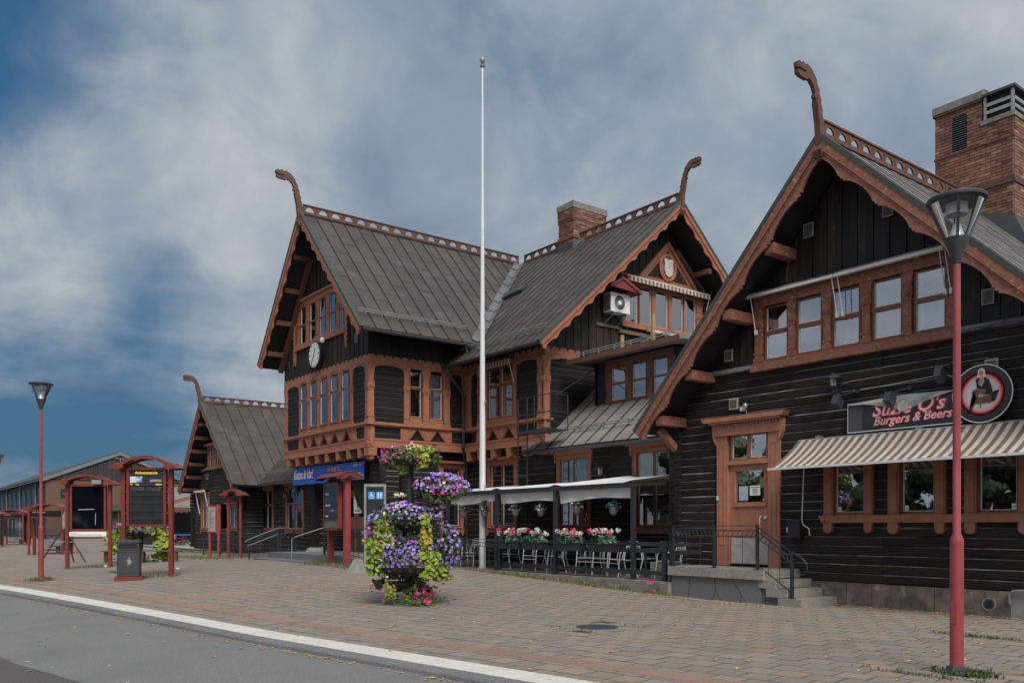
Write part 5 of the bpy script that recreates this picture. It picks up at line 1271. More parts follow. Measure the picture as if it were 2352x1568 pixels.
for v, X_ in ((14.42, -26.35), (15.25, -26.35)):    # crossing log ends
    mb = MB(lambda u, d, z: (X_ + d, u, z))
    for i in range(19): z = .5 + i * .19; mb.box(v - .1, v + .12, .0, .20 + rnd.uniform(-.03, .03), z + .004, z + .18)
    part('log_ends', mb, tar, mbld)
mb = FE.mb(); mb.box(-26.4, -14.4, -.3, -.02, -.1, .40); part('plinth', mb, conc, mbld)
# porch of the left gable
FP = Face('f', 14.35)
log_wall(mbld, 'stn', FP, -33.1, -26.4, 3.22, 4.30, .186)
mb = FP.mb()
for i in range(7):
    for u in (-33.05, -26.55): mb.box(u - .12, u + .12, .0, .16 + rnd.uniform(-.03, .03), 3.0 + i * .187, 3.17 + i * .187)
part('log_ends', mb, tar, mbld)
mb = MB(); mb.box(-33.1, -26.4, 14.4, 16.0, 3.18, 3.22); part('porch_ceiling', mb, rafter, mbld)
log_wall(mbld, 'stn', Face('s', -31.6), 14.55, 15.6, .62, 3.2, .186)
log_wall(mbld, 'stn', Face('f', 15.6), -31.6, -26.5, .62, 3.2, .186, [(-31.45, -29.5, .5, 3.05)])
mb = FP.mb(); arc = [(-31.85 - 1.25 * (1 - math.sin(t * math.pi / 16)), 2.05 + 1.15 * (1 - math.cos(t * math.pi / 16)) ) for t in range(9)]
mb.prism([(-31.60, .66), (-31.60, 3.2), (-33.1, 3.2)] + [(-33.1 + 1.22 * math.sin(t * math.pi / 16), 3.16 - 1.25 * (1 - math.cos(t * math.pi / 16))) for t in range(9)] + [(-31.88, .66)], -.28, .0); part('arch_brace', mb, tar, mbld)
mb = FP.mb(); mb.prism([(-27.1, .66), (-26.75, .66), (-26.75, 3.2), (-28.3, 3.2)] + [(-27.1 - 1.15 * math.cos(t * math.pi / 16), 3.16 - 1.1 * math.sin(t * math.pi / 16)) for t in range(1, 9)], -.28, .0); part('arch_brace', mb, tar, mbld)
mb = MB(); mb.lathe([(.42, .62), (.36, .74), (.25, .78)], (-31.75, 14.5, 0), n=14); part('base_stone', mb, granite2, mbld)
FPD = Face('f', 15.6)
mb = FPD.mb(); mb.box(-31.5, -31.36, -.08, .05, .64, 3.05); mb.box(-29.62, -29.46, -.08, .05, .64, 3.05); mb.box(-31.36, -29.62, -.08, .05, 2.9, 3.05); mb.box(-30.52, -30.42, -.08, .045, .64, 2.9)
for a, b in ((-31.36, -30.52), (-30.42, -29.62)):
    mb.box(a, a + .12, -.06, .01, .64, 2.9); mb.box(b - .12, b, -.06, .01, .64, 2.9); mb.box(a + .12, b - .12, -.06, .009, 2.76, 2.9); mb.box(a + .12, b - .12, -.06, -.01, .64, 1.98)
pd = part('double_door', mb, salmon, mbld)
for a, b in ((-31.24, -30.64), (-30.30, -29.74)):
    mb = FPD.mb(); mb.box(a, b, -.03, -.025, 1.98, 2.76); part('pane', mb, glassr, pd)
    mb = FPD.mb(); mb.box(a, b, -.2, -.19, 1.98, 2.76); part('reveal', mb, blackd, pd)
    mb = FPD.mb(); mb.box(a - .1, b + .1, .01, .022, .68, 1.50); part('kick_plate', mb, mat('brown_plate', (.14, .11, .10), (.10, .08, .07), rough=.4) if 'brown_plate' not in MATS else MATS['brown_plate'], pd)
    mb = FPD.mb()
    for k in range(9): x = a + k * .066; mb.box(x, x + .05, -.01, -.004, 1.52, 1.96)
    part('beading', mb, salmon, pd)
mb = FPD.mb(); mb.box(-30.0, -29.8, .022, .026, 1.28, 1.46); part('notice', mb, paper, pd)
# ---- the roofs
rf = bpy.data.objects.new('roof', None); link(rf, mbld)
k1 = math.sqrt(1 + ASR ** 2); k2 = math.sqrt(1 + .89 ** 2); k3 = math.sqrt(1 + ASL ** 2); SB = .89
roof_plane(rf, 'mroof', (ARX, AF, ARZ), (0, 1, 0), (1, 0, -ASR), [(0, 0), (10.2, 0), (4.6, 4.7 * k1), (0, 4.7 * k1)], sw=.56, sl=1.15)
roof_plane(rf, 'mroof', (ARX, AF, ARZ), (0, 1, 0), (-1, 0, -ASL), [(0, 0), (16, 0), (16, 4.0 * k3), (0, 4.0 * k3)], sw=.6, sl=2.5)
roof_plane(rf, 'mroof', (BE, BRV, BRZ), (-1, 0, 0), (0, -1, -SB), [(0, 0), (9.2, 0), (4.5, 5.6 * k2), (5.52, 5.6 * k2), (5.52, 6.4 * k2), (0, 6.4 * k2)], sw=.46, sl=1.15)
roof_plane(rf, 'mroof', (BE, BRV, BRZ), (-1, 0, 0), (0, 1, -SB), [(0, 0), (9.2, 0), (9.2, 6.4 * k2), (0, 6.4 * k2)], sw=.6, sl=2.5)
EZ = lambda v: 4.07 + .84 * (v - 17.3)
kE = math.sqrt(1 + .84 ** 2)
roof_plane(rf, 'mroof', (-22.0, 20.9, EZ(20.9)), (1, 0, 0), (0, -1, -.84), [(.62, 0), (7.8, 0), (7.8, 3.6 * kE), (0, 3.6 * kE), (0, 3.22 * kE), (.62, 3.22 * kE)], sw=.62, sl=1.6, m=roofg)
mb = MB(); mb.box(-21.3, -14.4, 20.9, 27, 6.9, 7.08); part('rear_roof', mb, roofm, rf)
# valley gutters
def strip(parent, name, pts, wv, m, lift=.03):
    mb = MB()
    for (p, q) in zip(pts[:-1], pts[1:]):
        pass
    return mb
va, vb = Vector((ARX, 23.1, ARZ + .02)), Vector((-24.9, 17.5, 8.09))
nA = Vector((ASR, 0, 1)).normalized(); nB = Vector((0, -SB, 1)).normalized(); dv = (vb - va).normalized()
for n_, nrm in ((9, nA), (9, nB)):
    side_ = nrm.cross(dv).normalized(); 
    if nrm is nA and side_.y > 0: side_ = -side_
    if nrm is nB and side_.x < 0: side_ = -side_
    for k in range(n_):
        p, q = va + (vb - va) * (k / n_), va + (vb - va) * ((k + .97) / n_); w_ = .26; up = nrm * .028
        mb = MB(); mb.add([tuple(p + up * .8), tuple(q + up * 1.4), tuple(q + up * 1.4 + side_ * w_), tuple(p + up * .8 + side_ * w_)], [(0, 1, 2, 3)]); part('valley_sheet', mb, valley, rf, recalc=False)
cresting(rf, lambda u, d, z: (ARX + d, u, z), AF + .1, 23.0, ARZ + .02, step=.54, h=.30)
cresting(rf, lambda u, d, z: (u, BRV - d, z), -29.3, BE - .1, BRZ + .02, step=.54, h=.30)
xf = lambda u, d, z: (u, AF + .02 - d, z)
barge(rf, xf, (ARX, ARZ - .02), (-24.85, ARZ - .02 - ASR * 4.75), .32, 0, .05, trim, period=.62)
barge(rf, xf, (ARX, ARZ - .02), (-33.62, ARZ - .02 - ASL * 4.02), .32, .002, .052, trim, period=.62)
xf = lambda u, d, z: (BE - .02 + d, u, z)
barge(rf, xf, (BRV, BRZ - .02), (16.65, BRZ - .02 - SB * 6.45), .32, 0, .05, trim, period=.66)
barge(rf, xf, (BRV, BRZ - .02), (29.5, BRZ - .02 - SB * 6.4), .32, .002, .052, trim, period=.66)
dragon(rf, lambda f, d, z: (ARX + d, AF - f, ARZ + z), 1.03, fasc)
dragon(rf, lambda f, d, z: (BE + f, BRV + d, BRZ + z), .98, fasc)
# rafters and purlins under the far verges
def Dk(cr, u, v): return ((cr[0] + u / cr[2]) / 1.7415, (cr[1] + v / cr[2]) / 1.7415)
a0 = (ARX - .85, ARZ - 1.35); a1 = (-33.3, ARZ - .62 - ASL * 3.7)
mb = MB(); mb.beam((a0[0], 13.66, a0[1]), (a1[0], 13.66, a1[1]), .13, .18, (0, 1, 0)); part('rafter', mb, fasc, rf)
for t in (.02, .30, .58, .86):
    x, z = a0[0] + (a1[0] - a0[0]) * t, a0[1] + (a1[1] - a0[1]) * t + .1
    mb = MB(); mb.box(x - .09, x + .09, 12.98, 13.7, z - .11, z + .07); part('purlin', mb, fasc, rf)
b0 = (BRV + .7, BRZ - 1.35); b1 = (28.2, BRZ - .65 - SB * 5.1)
mb = MB(); mb.beam((-21.26, b0[0], b0[1]), (-21.26, b1[0], b1[1]), .13, .18, (1, 0, 0)); part('rafter', mb, fasc, rf)
for t in (.22, .52, .82):
    v, z = b0[0] + (b1[0] - b0[0]) * t, b0[1] + (b1[1] - b0[1]) * t + .1
    mb = MB(); mb.box(-21.3, -20.48, v - .09, v + .09, z - .1, z + .07); part('purlin', mb, fasc, rf)
# gutters, fascias, snow guards
mb = MB(); mb.tube([(-24.86, AF + .05, 7.98), (-24.86, 17.4, 7.98)], .06, 8); part('gutter', mb, gutm, mbld)
mb = MB(); mb.tube([(-25.8, 16.62, 7.27), (-20.45, 16.62, 7.27)], .06, 8); part('gutter', mb, gutm, mbld)
mb = MB(); mb.tube([(-22.0, 17.24, 3.98), (-14.4, 17.24, 3.95)], .06, 8); part('gutter', mb, gutm, mbld)
mb = MB(); mb.box(-33.7, -33.55, AF, 20, 8.0, 8.1); part('gutter', mb, gutm, mbld)
for x0 in [-21.7 + .36 * k for k in range(20)]:
    mb = MB(); mb.box(x0, x0 + .08, 17.36, 17.98, 4.02, 4.12); part('rafter_end', mb, fasc if int(x0 * 10) % 3 == 0 else rafter, mbld)
mb = MB(); mb.tube([(-25.55, 16.66, 7.24), (-25.55, 16.66, 7.05), (-25.78, 17.45, 6.45), (-25.78, 17.5, 6.2), (-25.78, 17.5, 4.5), (-26.1, 17.75, 4.1), (-26.1, 17.85, 3.9), (-26.1, 17.85, .5)], .055, 8); part('downpipe', mb, gutm, mbld, smooth=40)
snow_guard(mbld, ((-25.35, 13.0, 8.05 + .53), (-25.35, 17.3, 8.58), (.05, 0, .17)), 7)
snow_guard(mbld, ((-25.3, 17.1, 7.76), (-20.55, 17.1, 7.76), (0, -.05, .17)), 7)
snow_guard(mbld, ((-20.4, 17.85, 4.56), (-15.0, 17.85, 4.56), (0, -.05, .17)), 5)
# ---- shed dormer between the gables
DV = 19.0; FD = Face('f', DV)
dm = bpy.data.objects.new('dormer', None); link(dm, mbld)
dzw = [(-19.61, -18.97), (-18.70, -18.10), (-17.82, -17.22)]
mb = MB(); mb.box(-20.40, -16.9, DV + .35, 22, 4.8, 6.85); mb.box(-20.40, -20.3, DV, 22, 5.0, 6.85); mb.box(-17.0, -16.9, DV, 22, 5.0, 6.85); part('box', mb, rafter, dm)
for k in range(4): mb = FD.mb(); a = -20.43 + k * .14; mb.box(a, a + .135, -.05, .0 - .012 * (k % 2), 5.35, 6.84); part('board', mb, tarv, dm)
mb = FD.mb(); mb.box(-19.87, -17.0, -.05, .05, 6.62, 6.86); mb.box(-19.87, -17.0, -.05, .06, 5.38, 5.50)
for a, b in ((-19.87, -19.61), (-18.97, -18.70), (-18.10, -17.82), (-17.22, -16.98)): pilaster(mb, a, b, 5.50, 6.62, -.05, .07, med=6.2)
part('surround', mb, fasc, dm)
for a, b in dzw: window(mbld, FD, a, b, 5.54, 6.60, cols=1, rows=(1, .92), frame=False, gl=glassr, curtain='full', dg=.02, fw_=.035, dc=-.06)
mb = MB(); mb.add([(-20.85, 18.25, 6.86), (-16.2, 18.25, 6.86), (-16.2, 22.4, 7.25), (-20.85, 22.4, 7.25), (-20.85, 18.25, 6.98), (-16.2, 18.25, 6.98), (-16.2, 22.4, 7.40), (-20.85, 22.4, 7.40)], [(0, 1, 2, 3), (4, 5, 6, 7), (0, 1, 5, 4), (1, 2, 6, 5), (2, 3, 7, 6), (3, 0, 4, 7)]); part('flat_roof', mb, roofg, dm)
mb = MB(); mb.box(-20.9, -16.15, 18.20, 18.245, 6.80, 6.97); mb.box(-20.9, -20.855, 18.245, 21.4, 6.85, 6.99); part('fascia', mb, fasc, dm)
snow_guard(mbld, ((-20.7, 18.45, 7.0), (-16.5, 18.45, 7.0), (0, -.02, .17)), 6)
# left counterpart seen as a sliver of eave behind the left gable
mb = MB(); mb.box(-37.2, -33.4, 15.6, 17.5, 5.34, 5.40); mb.box(-37.2, -33.4, 15.56, 15.6, 5.28, 5.42); part('side_canopy', mb, fasc, mbld)
# ---- chimney of the right gable
ch = bpy.data.objects.new('chimney', None); link(ch, mbld)
c0, c1, v0, v1 = -26.6, -25.72, 22.75, 24.5
mb = MB(); mb.box(c0 + .02, c1 - .02, v0 + .02, v1 - .02, 11.5, 14.55); part('mortar_core', mb, mortar, ch)
brick_face('mchim', ch, Face('f', v0), c0, c1, 12.2, 13.15); brick_face('mchim', ch, Face('s', c1), v0, v1, 12.2, 13.15, wts=(3, 5, 1, 3))
brick_face('mchim', ch, Face('f', v0), c0, c1, 13.28, 13.86); brick_face('mchim', ch, Face('s', c1), v0, v1, 13.28, 13.86, wts=(3, 5, 1, 3))
brick_face('mchim', ch, Face('f', v0 - .035), c0 - .03, c1 + .035, 13.94, 14.34); brick_face('mchim', ch, Face('s', c1 + .035), v0 - .035, v1 + .03, 13.94, 14.34, wts=(3, 5, 1, 3))
mb = MB(); mb.box(c0 - .04, c1 + .05, v0 - .05, v1 + .05, 13.15, 13.27); mb.box(c0 - .03, c1 + .035, v0 - .035, v1 + .03, 13.86, 14.35); part('brick_band', mb, brickm[0], ch)
mb = MB(); mb.box(c0 - .06, c1 + .07, v0 - .07, v1 + .07, 14.35, 14.60); part('cap', mb, conc, ch)
mb = MB(); mb.box(c0 - .04, c1 + .04, v0 - .04, v0 + .3, 11.9, 12.95); mb.add([(c1 + .05, v0 - .05, 12.4), (c1 + .05, v0 - .05, 13.0), (c1 + .05, v1, 13.15), (c1 + .05, v1, 12.4), (c1 + .6, v0 + .5, 12.75), (c1 + .35, 23.1, 13.15)], [(0, 1, 2, 3), (0, 4, 5, 1), (1, 5, 2)]); part('flashing', mb, greym, ch, recalc=False)
mb = MB(); mb.beam((-27.0, 20.3, EZ(17.3) - 4.07 + BRZ - SB * 2.8 + .12), (-26.0, 20.5, BRZ - SB * 2.6 + .12), .5, .12, (0, -.66, .75)); part('roof_hatch', mb, greym, rf)
# ---- timber left over below the gable window
mb = FBS.mb(); mb.box(20.95, 22.4, .02, .16, 8.30, 8.42); mb.beam((21.2, .05, 7.6), (22.2, .5, 8.3), .05, .05)
part('bare_bracket', mb, oldwood, mbld)
mb = FBS.mb(); mb.box(22.15, 22.28, .45, .55, 7.5, 9.05); mb.box(21.05, 21.2, .04, .10, 7.75, 8.25); part('bare_post', mb, rawwood, mbld)
mb = FBS.mb(); mb.box(21.15, 21.32, .05, .10, 10.4, 11.25) if False else mb.box(20.98, 21.14, .045, .09, 8.9, 10.95); part('bare_plank', mb, oldwood, mbld)
mb = FBS.mb(); mb.box(22.3, 25.1, .10, .22, 8.52, 8.60); part('window_shelf', mb, whitep, mbld)
for a, b, c, d in ((-26.95, -26.75, 7.98, 8.3),): vent_grille(mbld, Face('f', AV - .045), a, b, c, d)
for a, b, c, d in ((-32.75, -32.6, 7.9, 8.2),): vent_grille(mbld, Face('f', AV - .045), a, b, c, d, m=greym)
# ================================================================ things on the station front
ck = thing('wall_clock', 'big white round clock below the attic window of the left gable', 'clock', (-29.86, AV, 7.5))
F = Face('f', AV - .04)
mb = F.mb(); mb.lathe([(.47, .02), (.49, .05), (.49, .20), (.46, .21)], (-29.86, 0, 8.0), n=40, axis='d'); part('case', mb, blackm, ck, smooth=35)
mb = F.mb(); mb.lathe([(.455, .20), (.455, .212)], (-29.86, 0, 8.0), n=40, axis='d'); part('dial', mb, whitepl, ck)
mb = F.mb()
for k in range(12):
    a = k * math.pi / 6; r0, r1 = .34, .43; w_ = .018 if k % 3 else .026; c_, s_ = math.cos(a), math.sin(a)
    mb.prism([(-29.86 + r0 * c_ - w_ * s_, 8 + r0 * s_ + w_ * c_), (-29.86 + r1 * c_ - w_ * s_, 8 + r1 * s_ + w_ * c_), (-29.86 + r1 * c_ + w_ * s_, 8 + r1 * s_ - w_ * c_), (-29.86 + r0 * c_ + w_ * s_, 8 + r0 * s_ - w_ * c_)], .212, .216)
part('hour_marks', mb, inkm, ck)
for ang_, ln_, w_, nm in ((math.radians(90 - 18), .27, .022, 'hour_hand'), (math.radians(90 - 216), .38, .015, 'minute_hand')):
    mb = F.mb(); c_, s_ = math.cos(ang_), math.sin(ang_)
    mb.prism([(-29.86 - .08 * c_ - w_ * s_, 8 - .08 * s_ + w_ * c_), (-29.86 + ln_ * c_ - w_ * s_, 8 + ln_ * s_ + w_ * c_), (-29.86 + ln_ * c_ + w_ * s_, 8 + ln_ * s_ - w_ * c_), (-29.86 - .08 * c_ + w_ * s_, 8 - .08 * s_ - w_ * c_)], .218, .224); part(nm, mb, inkm, ck)
sl = thing('security_camera', 'small white dome camera on a bracket above the clock', 'camera', (-28.95, AV, 8.4))
mb = F.mb(); mb.tube([(-29.6, .0, 8.5), (-29.2, .22, 8.48), (-29.0, .3, 8.45)], .02, 6); part('arm', mb, blackm, sl)
mb = F.mb(); mb.lathe([(.05, .0), (.09, .05), (.09, .15), (.03, .2)], (-28.95, .3, 8.28), n=12); part('head', mb, whitepl, sl, smooth=40)
for i, (u, lab) in enumerate(((-31.35, 'left lantern of the pair under the orange bay above the blue banner'), (-29.4, 'right lantern of the pair under the orange bay above the blue banner'))): wall_lamp(lab, Face('f', 14.3), u, 3.92, 1.15, group=None)
# banner
bn = thing('banner', 'long blue banner with white script and orange capitals above the open porch', 'banner', (-30, 14.1, 3.2))
mb = MB(); n = 40; vs = []
for k in range(n + 1):
    u = -33.15 + 6.2 * k / n; sag = .03 * abs(math.sin(k * math.pi / 5)); y = 14.12 + .02 * math.sin(k * 1.1); vs += [(u, y, 3.27 + .01 * math.sin(k)), (u, y - .015, 3.62), (u, y, 3.99 - sag - .08 * k / n)]
mb.add(vs, [(3 * k + j, 3 * k + 3 + j, 3 * k + 4 + j, 3 * k + 1 + j) for k in range(n) for j in range(2)]); part('cloth', mb, navy, bn, recalc=False)
BT = lambda s, sz, m, u, z, **k: text(s, sz, m, bn, (u, 14.078, z), (1, 0, 0), (0, 0, 1), extr=.001, **k)
BT('Kusten är klar!', .50, paper, -32.95, 3.50, shear=.30, bold=.014, sx=.60)
BT('NY LINJE TILL', .21, orangep, -29.82, 3.66, bold=.006, sx=.86); BT('HAPARANDA', .21, orangep, -28.75, 3.46, bold=.006, sx=.86)
BT('NORR', .13, paper, -27.72, 3.74, sx=.9); BT('TÅG', .13, orangep, -27.32, 3.74, bold=.004, sx=.9); BT('REGION', .07, paper, -27.42, 3.46, bold=.002); BT('NORRBOTTEN', .07, paper, -27.42, 3.39, bold=.002)
mb = MB(); mb.xf = lambda u, d, z: (u, 14.076 - d, z); mb.prism([(-27.66, 3.40), (-27.48, 3.40), (-27.50, 3.49), (-27.56, 3.46), (-27.60, 3.54), (-27.64, 3.47)], 0, .002); part('emblem', mb, paper, bn)
# InfoPoint sign
ip = thing('info_sign', 'white sign with a green letter i hanging in the porch beside the salmon door', 'sign', (-28.3, 14.42, 2.4))
FI = Face('f', 14.44)
a, za = fV(812, 1143, 14.4); b, zb = fV(830, 1178, 14.4)
mb = FI.mb(); mb.box(a, b, 0, .03, zb, za + .05); part('panel', mb, whitepl, ip)
c = (a + b) / 2; hgt = za - zb
mb = FI.mb(); mb.lathe([(.05, .03), (.05, .036)], (c, 0, zb + hgt * .85), n=14, axis='d'); mb.prism([(c - .07, zb + hgt * .70), (c + .04, zb + hgt * .70), (c + .04, zb + hgt * .38), (c + .08, zb + hgt * .38), (c + .08, zb + hgt * .33), (c - .08, zb + hgt * .33), (c - .08, zb + hgt * .38), (c - .04, zb + hgt * .38), (c - .04, zb + hgt * .65), (c - .07, zb + hgt * .65)], .03, .036); part('letter_i', mb, greenp, ip)
text('InfoPoint', .10, greenp, ip, FI.pt(c, .034, zb + .07), (1, 0, 0), (0, 0, 1), align='CENTER', bold=.003)
# valance awnings
def valance(label, F, u0, u1, z, drop, out, n, scal=True):
    t = thing('valance_awning', label, 'awning', F.pt((u0 + u1) / 2, out, z)); s_ = (u1 - u0) / n
    for i in range(n):
        a, b = u0 + i * s_, u0 + (i + 1) * s_; c = (a + b) / 2
        mb = F.mb(); mb.prism([(a, z), (b, z), (b, z - drop * .8), (c, z - drop * (1.05 if scal else .8)), (a, z - drop * .8)], out, out + .01); mb.add([(a, 0, z + .07), (b, 0, z + .07), (b, out + .01, z), (a, out + .01, z)], [(0, 1, 2, 3)])
        part('stripe', mb, stripew if i % 2 else stripeb, t)
    mb = F.mb(); mb.box(u0 - .03, u1 + .03, out - .03, out, z - .01, z + .03)
    for u in (u0, u1): mb.tube([(u, out, z), (u, .04, z - .85)], .014, 6)
    part('frame', mb, whitepl, t)
valance('brown and white scalloped valance over the upper window beside the flagpole', FB, -24.75, -22.95, 7.22, .17, .30, 22)
valance('red-brown and white striped valance over the window of the right gable', FBS, 21.2, 25.5, 10.28, .20, .32, 44, scal=False)
# air conditioner
ac = thing('air_conditioner', 'white air conditioner under its own small red roof on the right gable wall', 'air conditioner', (BX, 20.7, 8.8))
FAC = Face('s', BX + .05)
mb = FAC.mb(); mb.box(20.15, 21.05, .12, .48, 8.86, 9.50); part('casing', mb, whitepl, ac)
mb = FAC.mb(); mb.lathe([(.27, .48), (.29, .50), (.25, .50)], (20.55, 0, 9.18), n=28, axis='d', caps=False); part('fan_ring', mb, whitepl, ac)
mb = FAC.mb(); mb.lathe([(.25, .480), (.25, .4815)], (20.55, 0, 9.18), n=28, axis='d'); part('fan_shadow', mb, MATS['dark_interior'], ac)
mb = FAC.mb()
for k in range(28): a = k * math.pi / 14; mb.tube([(20.55 + .07 * math.cos(a), .495, 9.18 + .07 * math.sin(a)), (20.55 + .25 * math.cos(a + .25), .495, 9.18 + .25 * math.sin(a + .25))], .003, 3)
mb.lathe([(.075, .49), (.075, .51)], (20.55, 0, 9.18), n=16, axis='d'); part('fan_guard', mb, whitepl, ac)
mb = MB(lambda u, d, z: (BX + .05 + u, 20.15 - d, z))
for k in range(9): mb.box(.15, .45, 0, .012, 8.92 + k * .06, 8.95 + k * .06)
part('side_louvres', mb, greym, ac)
mb = FAC.mb(); mb.prism([(19.85, 9.62), (19.9, 9.56), (20.45, 9.90), (21.32, 9.52), (21.37, 9.60), (20.45, 10.0)], .0, .78); part('small_roof', mb, dredp, ac)
mb = FAC.mb(); mb.prism([(20.0, 9.60), (20.45, 9.88), (21.2, 9.56)], .70, .74); part('gable_board', mb, dredp, ac)
mb = FAC.mb()
for u in (20.3, 20.9): mb.box(u - .02, u + .02, 0, .5, 8.80, 8.85); mb.beam((u, .02, 8.55), (u, .46, 8.8), .03, .03)
part('brackets', mb, galv, ac)
mb = FAC.mb(); mb.box(19.9, 21.1, -.01, .05, 8.42, 8.52); part('mounting_board', mb, oldwood, ac)
# fire ladder and platform
fl = thing('fire_ladder', 'dark steel ladder with a railed platform beside the orange corner post', 'ladder', (-21.8, 17.1, .4))
mb = MB()
for x in (-22.1, -21.62): mb.tube([(x, 17.15, .4), (x, 17.15, 5.75)], .022, 6)
part('rail', mb, blackm, fl)
for k in range(18): mb = MB(); z = .6 + k * .29; mb.tube([(-22.1, 17.15, z), (-21.62, 17.15, z)], .013, 5); part('rung', mb, blackm, fl)
mb = MB(); mb.box(-21.62, -20.0, 16.75, 17.5, 4.56, 4.60); mb.box(-21.62, -20.0, 16.73, 16.75, 4.52, 4.62); part('platform', mb, blackm, fl)
mb = MB()
for x, y in ((-21.62, 16.78), (-20.8, 16.78), (-20.02, 16.78), (-20.02, 17.48)): mb.tube([(x, y, 4.6), (x, y, 5.66)], .02, 6)
for z in (5.12, 5.66): mb.tube([(-22.1, 17.15, z), (-21.62, 16.78, z), (-20.02, 16.78, z), (-20.02, 17.48, z)], .018, 6)
mb.tube([(-20.8, 16.78, 4.58), (-20.8, 17.6, 3.9)], .022, 6); mb.tube([(-20.02, 17.0, 5.62), (-20.3, 18.95, 6.7)], .016, 6)
part('guard_rail', mb, blackm, fl)
wall_lamp('black cap lantern between the two right windows above the white canopy', Face('f', 18.0), -18.85, 3.02, 1.1)
# ================================================================ far left wing of the station: a smaller gable and a link
LV2, LA = 15.4, -46.1
wg_ = thing('side_wing', 'smallest black gabled wing with its own dragon finial, left of the clock gable', 'building', (-46, 15.4, 0))
FL = Face('f', LV2); LW0, LW1 = -50.2, -42.65; LRZ = 8.2; LSL, LSR = 1.20, .93
mb = MB(); mb.box(LW0 + .3, LW1 - .2, LV2 + .8, 27, .1, 4.4); part('core', mb, rafter, wg_)
hl = [(-48.97, -47.4, 1.45, 3.5), (-46.5, -42.95, 1.45, 2.8)]
log_wall(wg_, 'wing', FL, LW0, LW1, .35, 4.70, .19, hl)
log_wall(wg_, 'wing', Face('s', LW1), LV2, 16.6, .35, 3.9, .19)
for u in (LW0, LW1):
    mb = FL.mb()
    for i in range(21): mb.box(u - .12, u + .12, .0, .17 + rnd.uniform(-.03, .03), .45 + i * .19, .62 + i * .19)
    part('log_ends', mb, tar, wg_)
lzt = lambda u: LRZ - .3 - (LSL * (LA - u) if u < LA else LSR * (u - LA))
board_wall(wg_, 'wing', FL, -49.0, -43.3, 4.80, lzt, .18, holes=[(-47.75, -45.25, 4.7, 6.15)], mats=[tarv], d=.03)
mb = FL.mb(); mb.box(-49.9, -42.9, -.04, .08, 4.69, 4.80); part('drip_board', mb, ledge, wg_)
mb = FL.mb(); mb.box(-47.8, -45.2, -.05, .12, 4.70, 4.84); mb.box(-47.7, -45.3, -.05, .07, 5.84, 5.98); mb.box(-47.9, -45.1, -.02, .26, 5.98, 6.10)
for a, b in ((-47.7, -47.38), (-46.98, -46.62), (-46.2, -45.86), (-45.5, -45.3)): pilaster(mb, a, b, 4.84, 5.84, -.05, .08, collars=False)
part('window_surround', mb, trim, wg_)
for a, b in ((-47.38, -46.98), (-46.62, -46.2), (-45.86, -45.5)): window(wg_, FL, a, b, 4.86, 5.82, cols=1, rows=(1, .9), frame=False, gl=glassr, curtain='full', dg=.0, fw_=.04)
window(wg_, FL, -48.7, -47.6, 1.52, 3.32, cols=2, rows=(1.5, .8), cl=.16, cr=.16, ct=.06, cb=.02, hood=.1, sill=.18, curtain='drape')
window(wg_, FL, -44.35, -43.15, 1.55, 2.62, cols=2, rows=(1,), cl=.2, cr=.2, ct=.06, cb=.02, hood=.16, sill=.16, curtain='drape')
t = thing('sun_screen', 'narrow white folded awning over the far wing left window', 'awning', FL.pt(-48.2, .3, 3.6))
mb = FL.mb(); mb.box(-49.0, -47.3, .30, .38, 3.50, 3.60); mb.tube([(-48.95, .3, 3.5), (-48.75, .12, 2.3)], .025, 5); mb.tube([(-47.35, .3, 3.5), (-47.2, .12, 2.3)], .025, 5); part('frame', mb, whitepl, t)
wall_lamp('grey cap lantern on the far wing gable', FL, -47.0, 4.0, 1.2)
lr = bpy.data.objects.new('roof', None); link(lr, wg_)
q1 = math.sqrt(1 + LSR ** 2); q2 = math.sqrt(1 + LSL ** 2)
LF = 14.5
roof_plane(lr, 'wroof', (LA, LF, LRZ), (0, 1, 0), (1, 0, -LSR), [(0, 0), (9.5, 0), (9.5, .9 * q1), (5.2, 2.7 * q1), (1.5, 4.9 * q1), (0, 4.9 * q1)], sw=.62, sl=1.1)
roof_plane(lr, 'wroof', (LA, LF, LRZ), (0, 1, 0), (-1, 0, -LSL), [(0, 0), (12, 0), (12, 3.85 * q2), (0, 3.85 * q2)], sw=.8, sl=3)
xf = lambda u, d, z: (u, LF + .02 - d, z)
barge(lr, xf, (LA, LRZ - .02), (-41.2, LRZ - .02 - LSR * 4.9), .34, 0, .05, trimw, period=.8)
barge(lr, xf, (LA, LRZ - .02), (-49.95, LRZ - .02 - LSL * 3.85), .34, .002, .052, trimw, period=.8)
for k in range(6):
    t_ = (k + .6) / 6; x = LA - .2 - 3.4 * t_; z = LRZ - .45 - LSL * (LA - x); mb = MB(); mb.box(x - .1, x + .1, 14.55, 15.4, z - .12, z + .07); part('purlin_end', mb, fasc, lr)
cresting(lr, lambda u, d, z: (LA + d, u, z), LF + .1, 24, LRZ + .02, step=.52, h=.28)
dragon(lr, lambda f, d, z: (LA + d, LF - f, LRZ + z), 1.0, fasc)
mb = MB()
va, vb = Vector((LA + .9, LF + 9.5, LRZ - .8)), Vector((-41.2, 16.0, LRZ - LSR * 4.9 + .03))
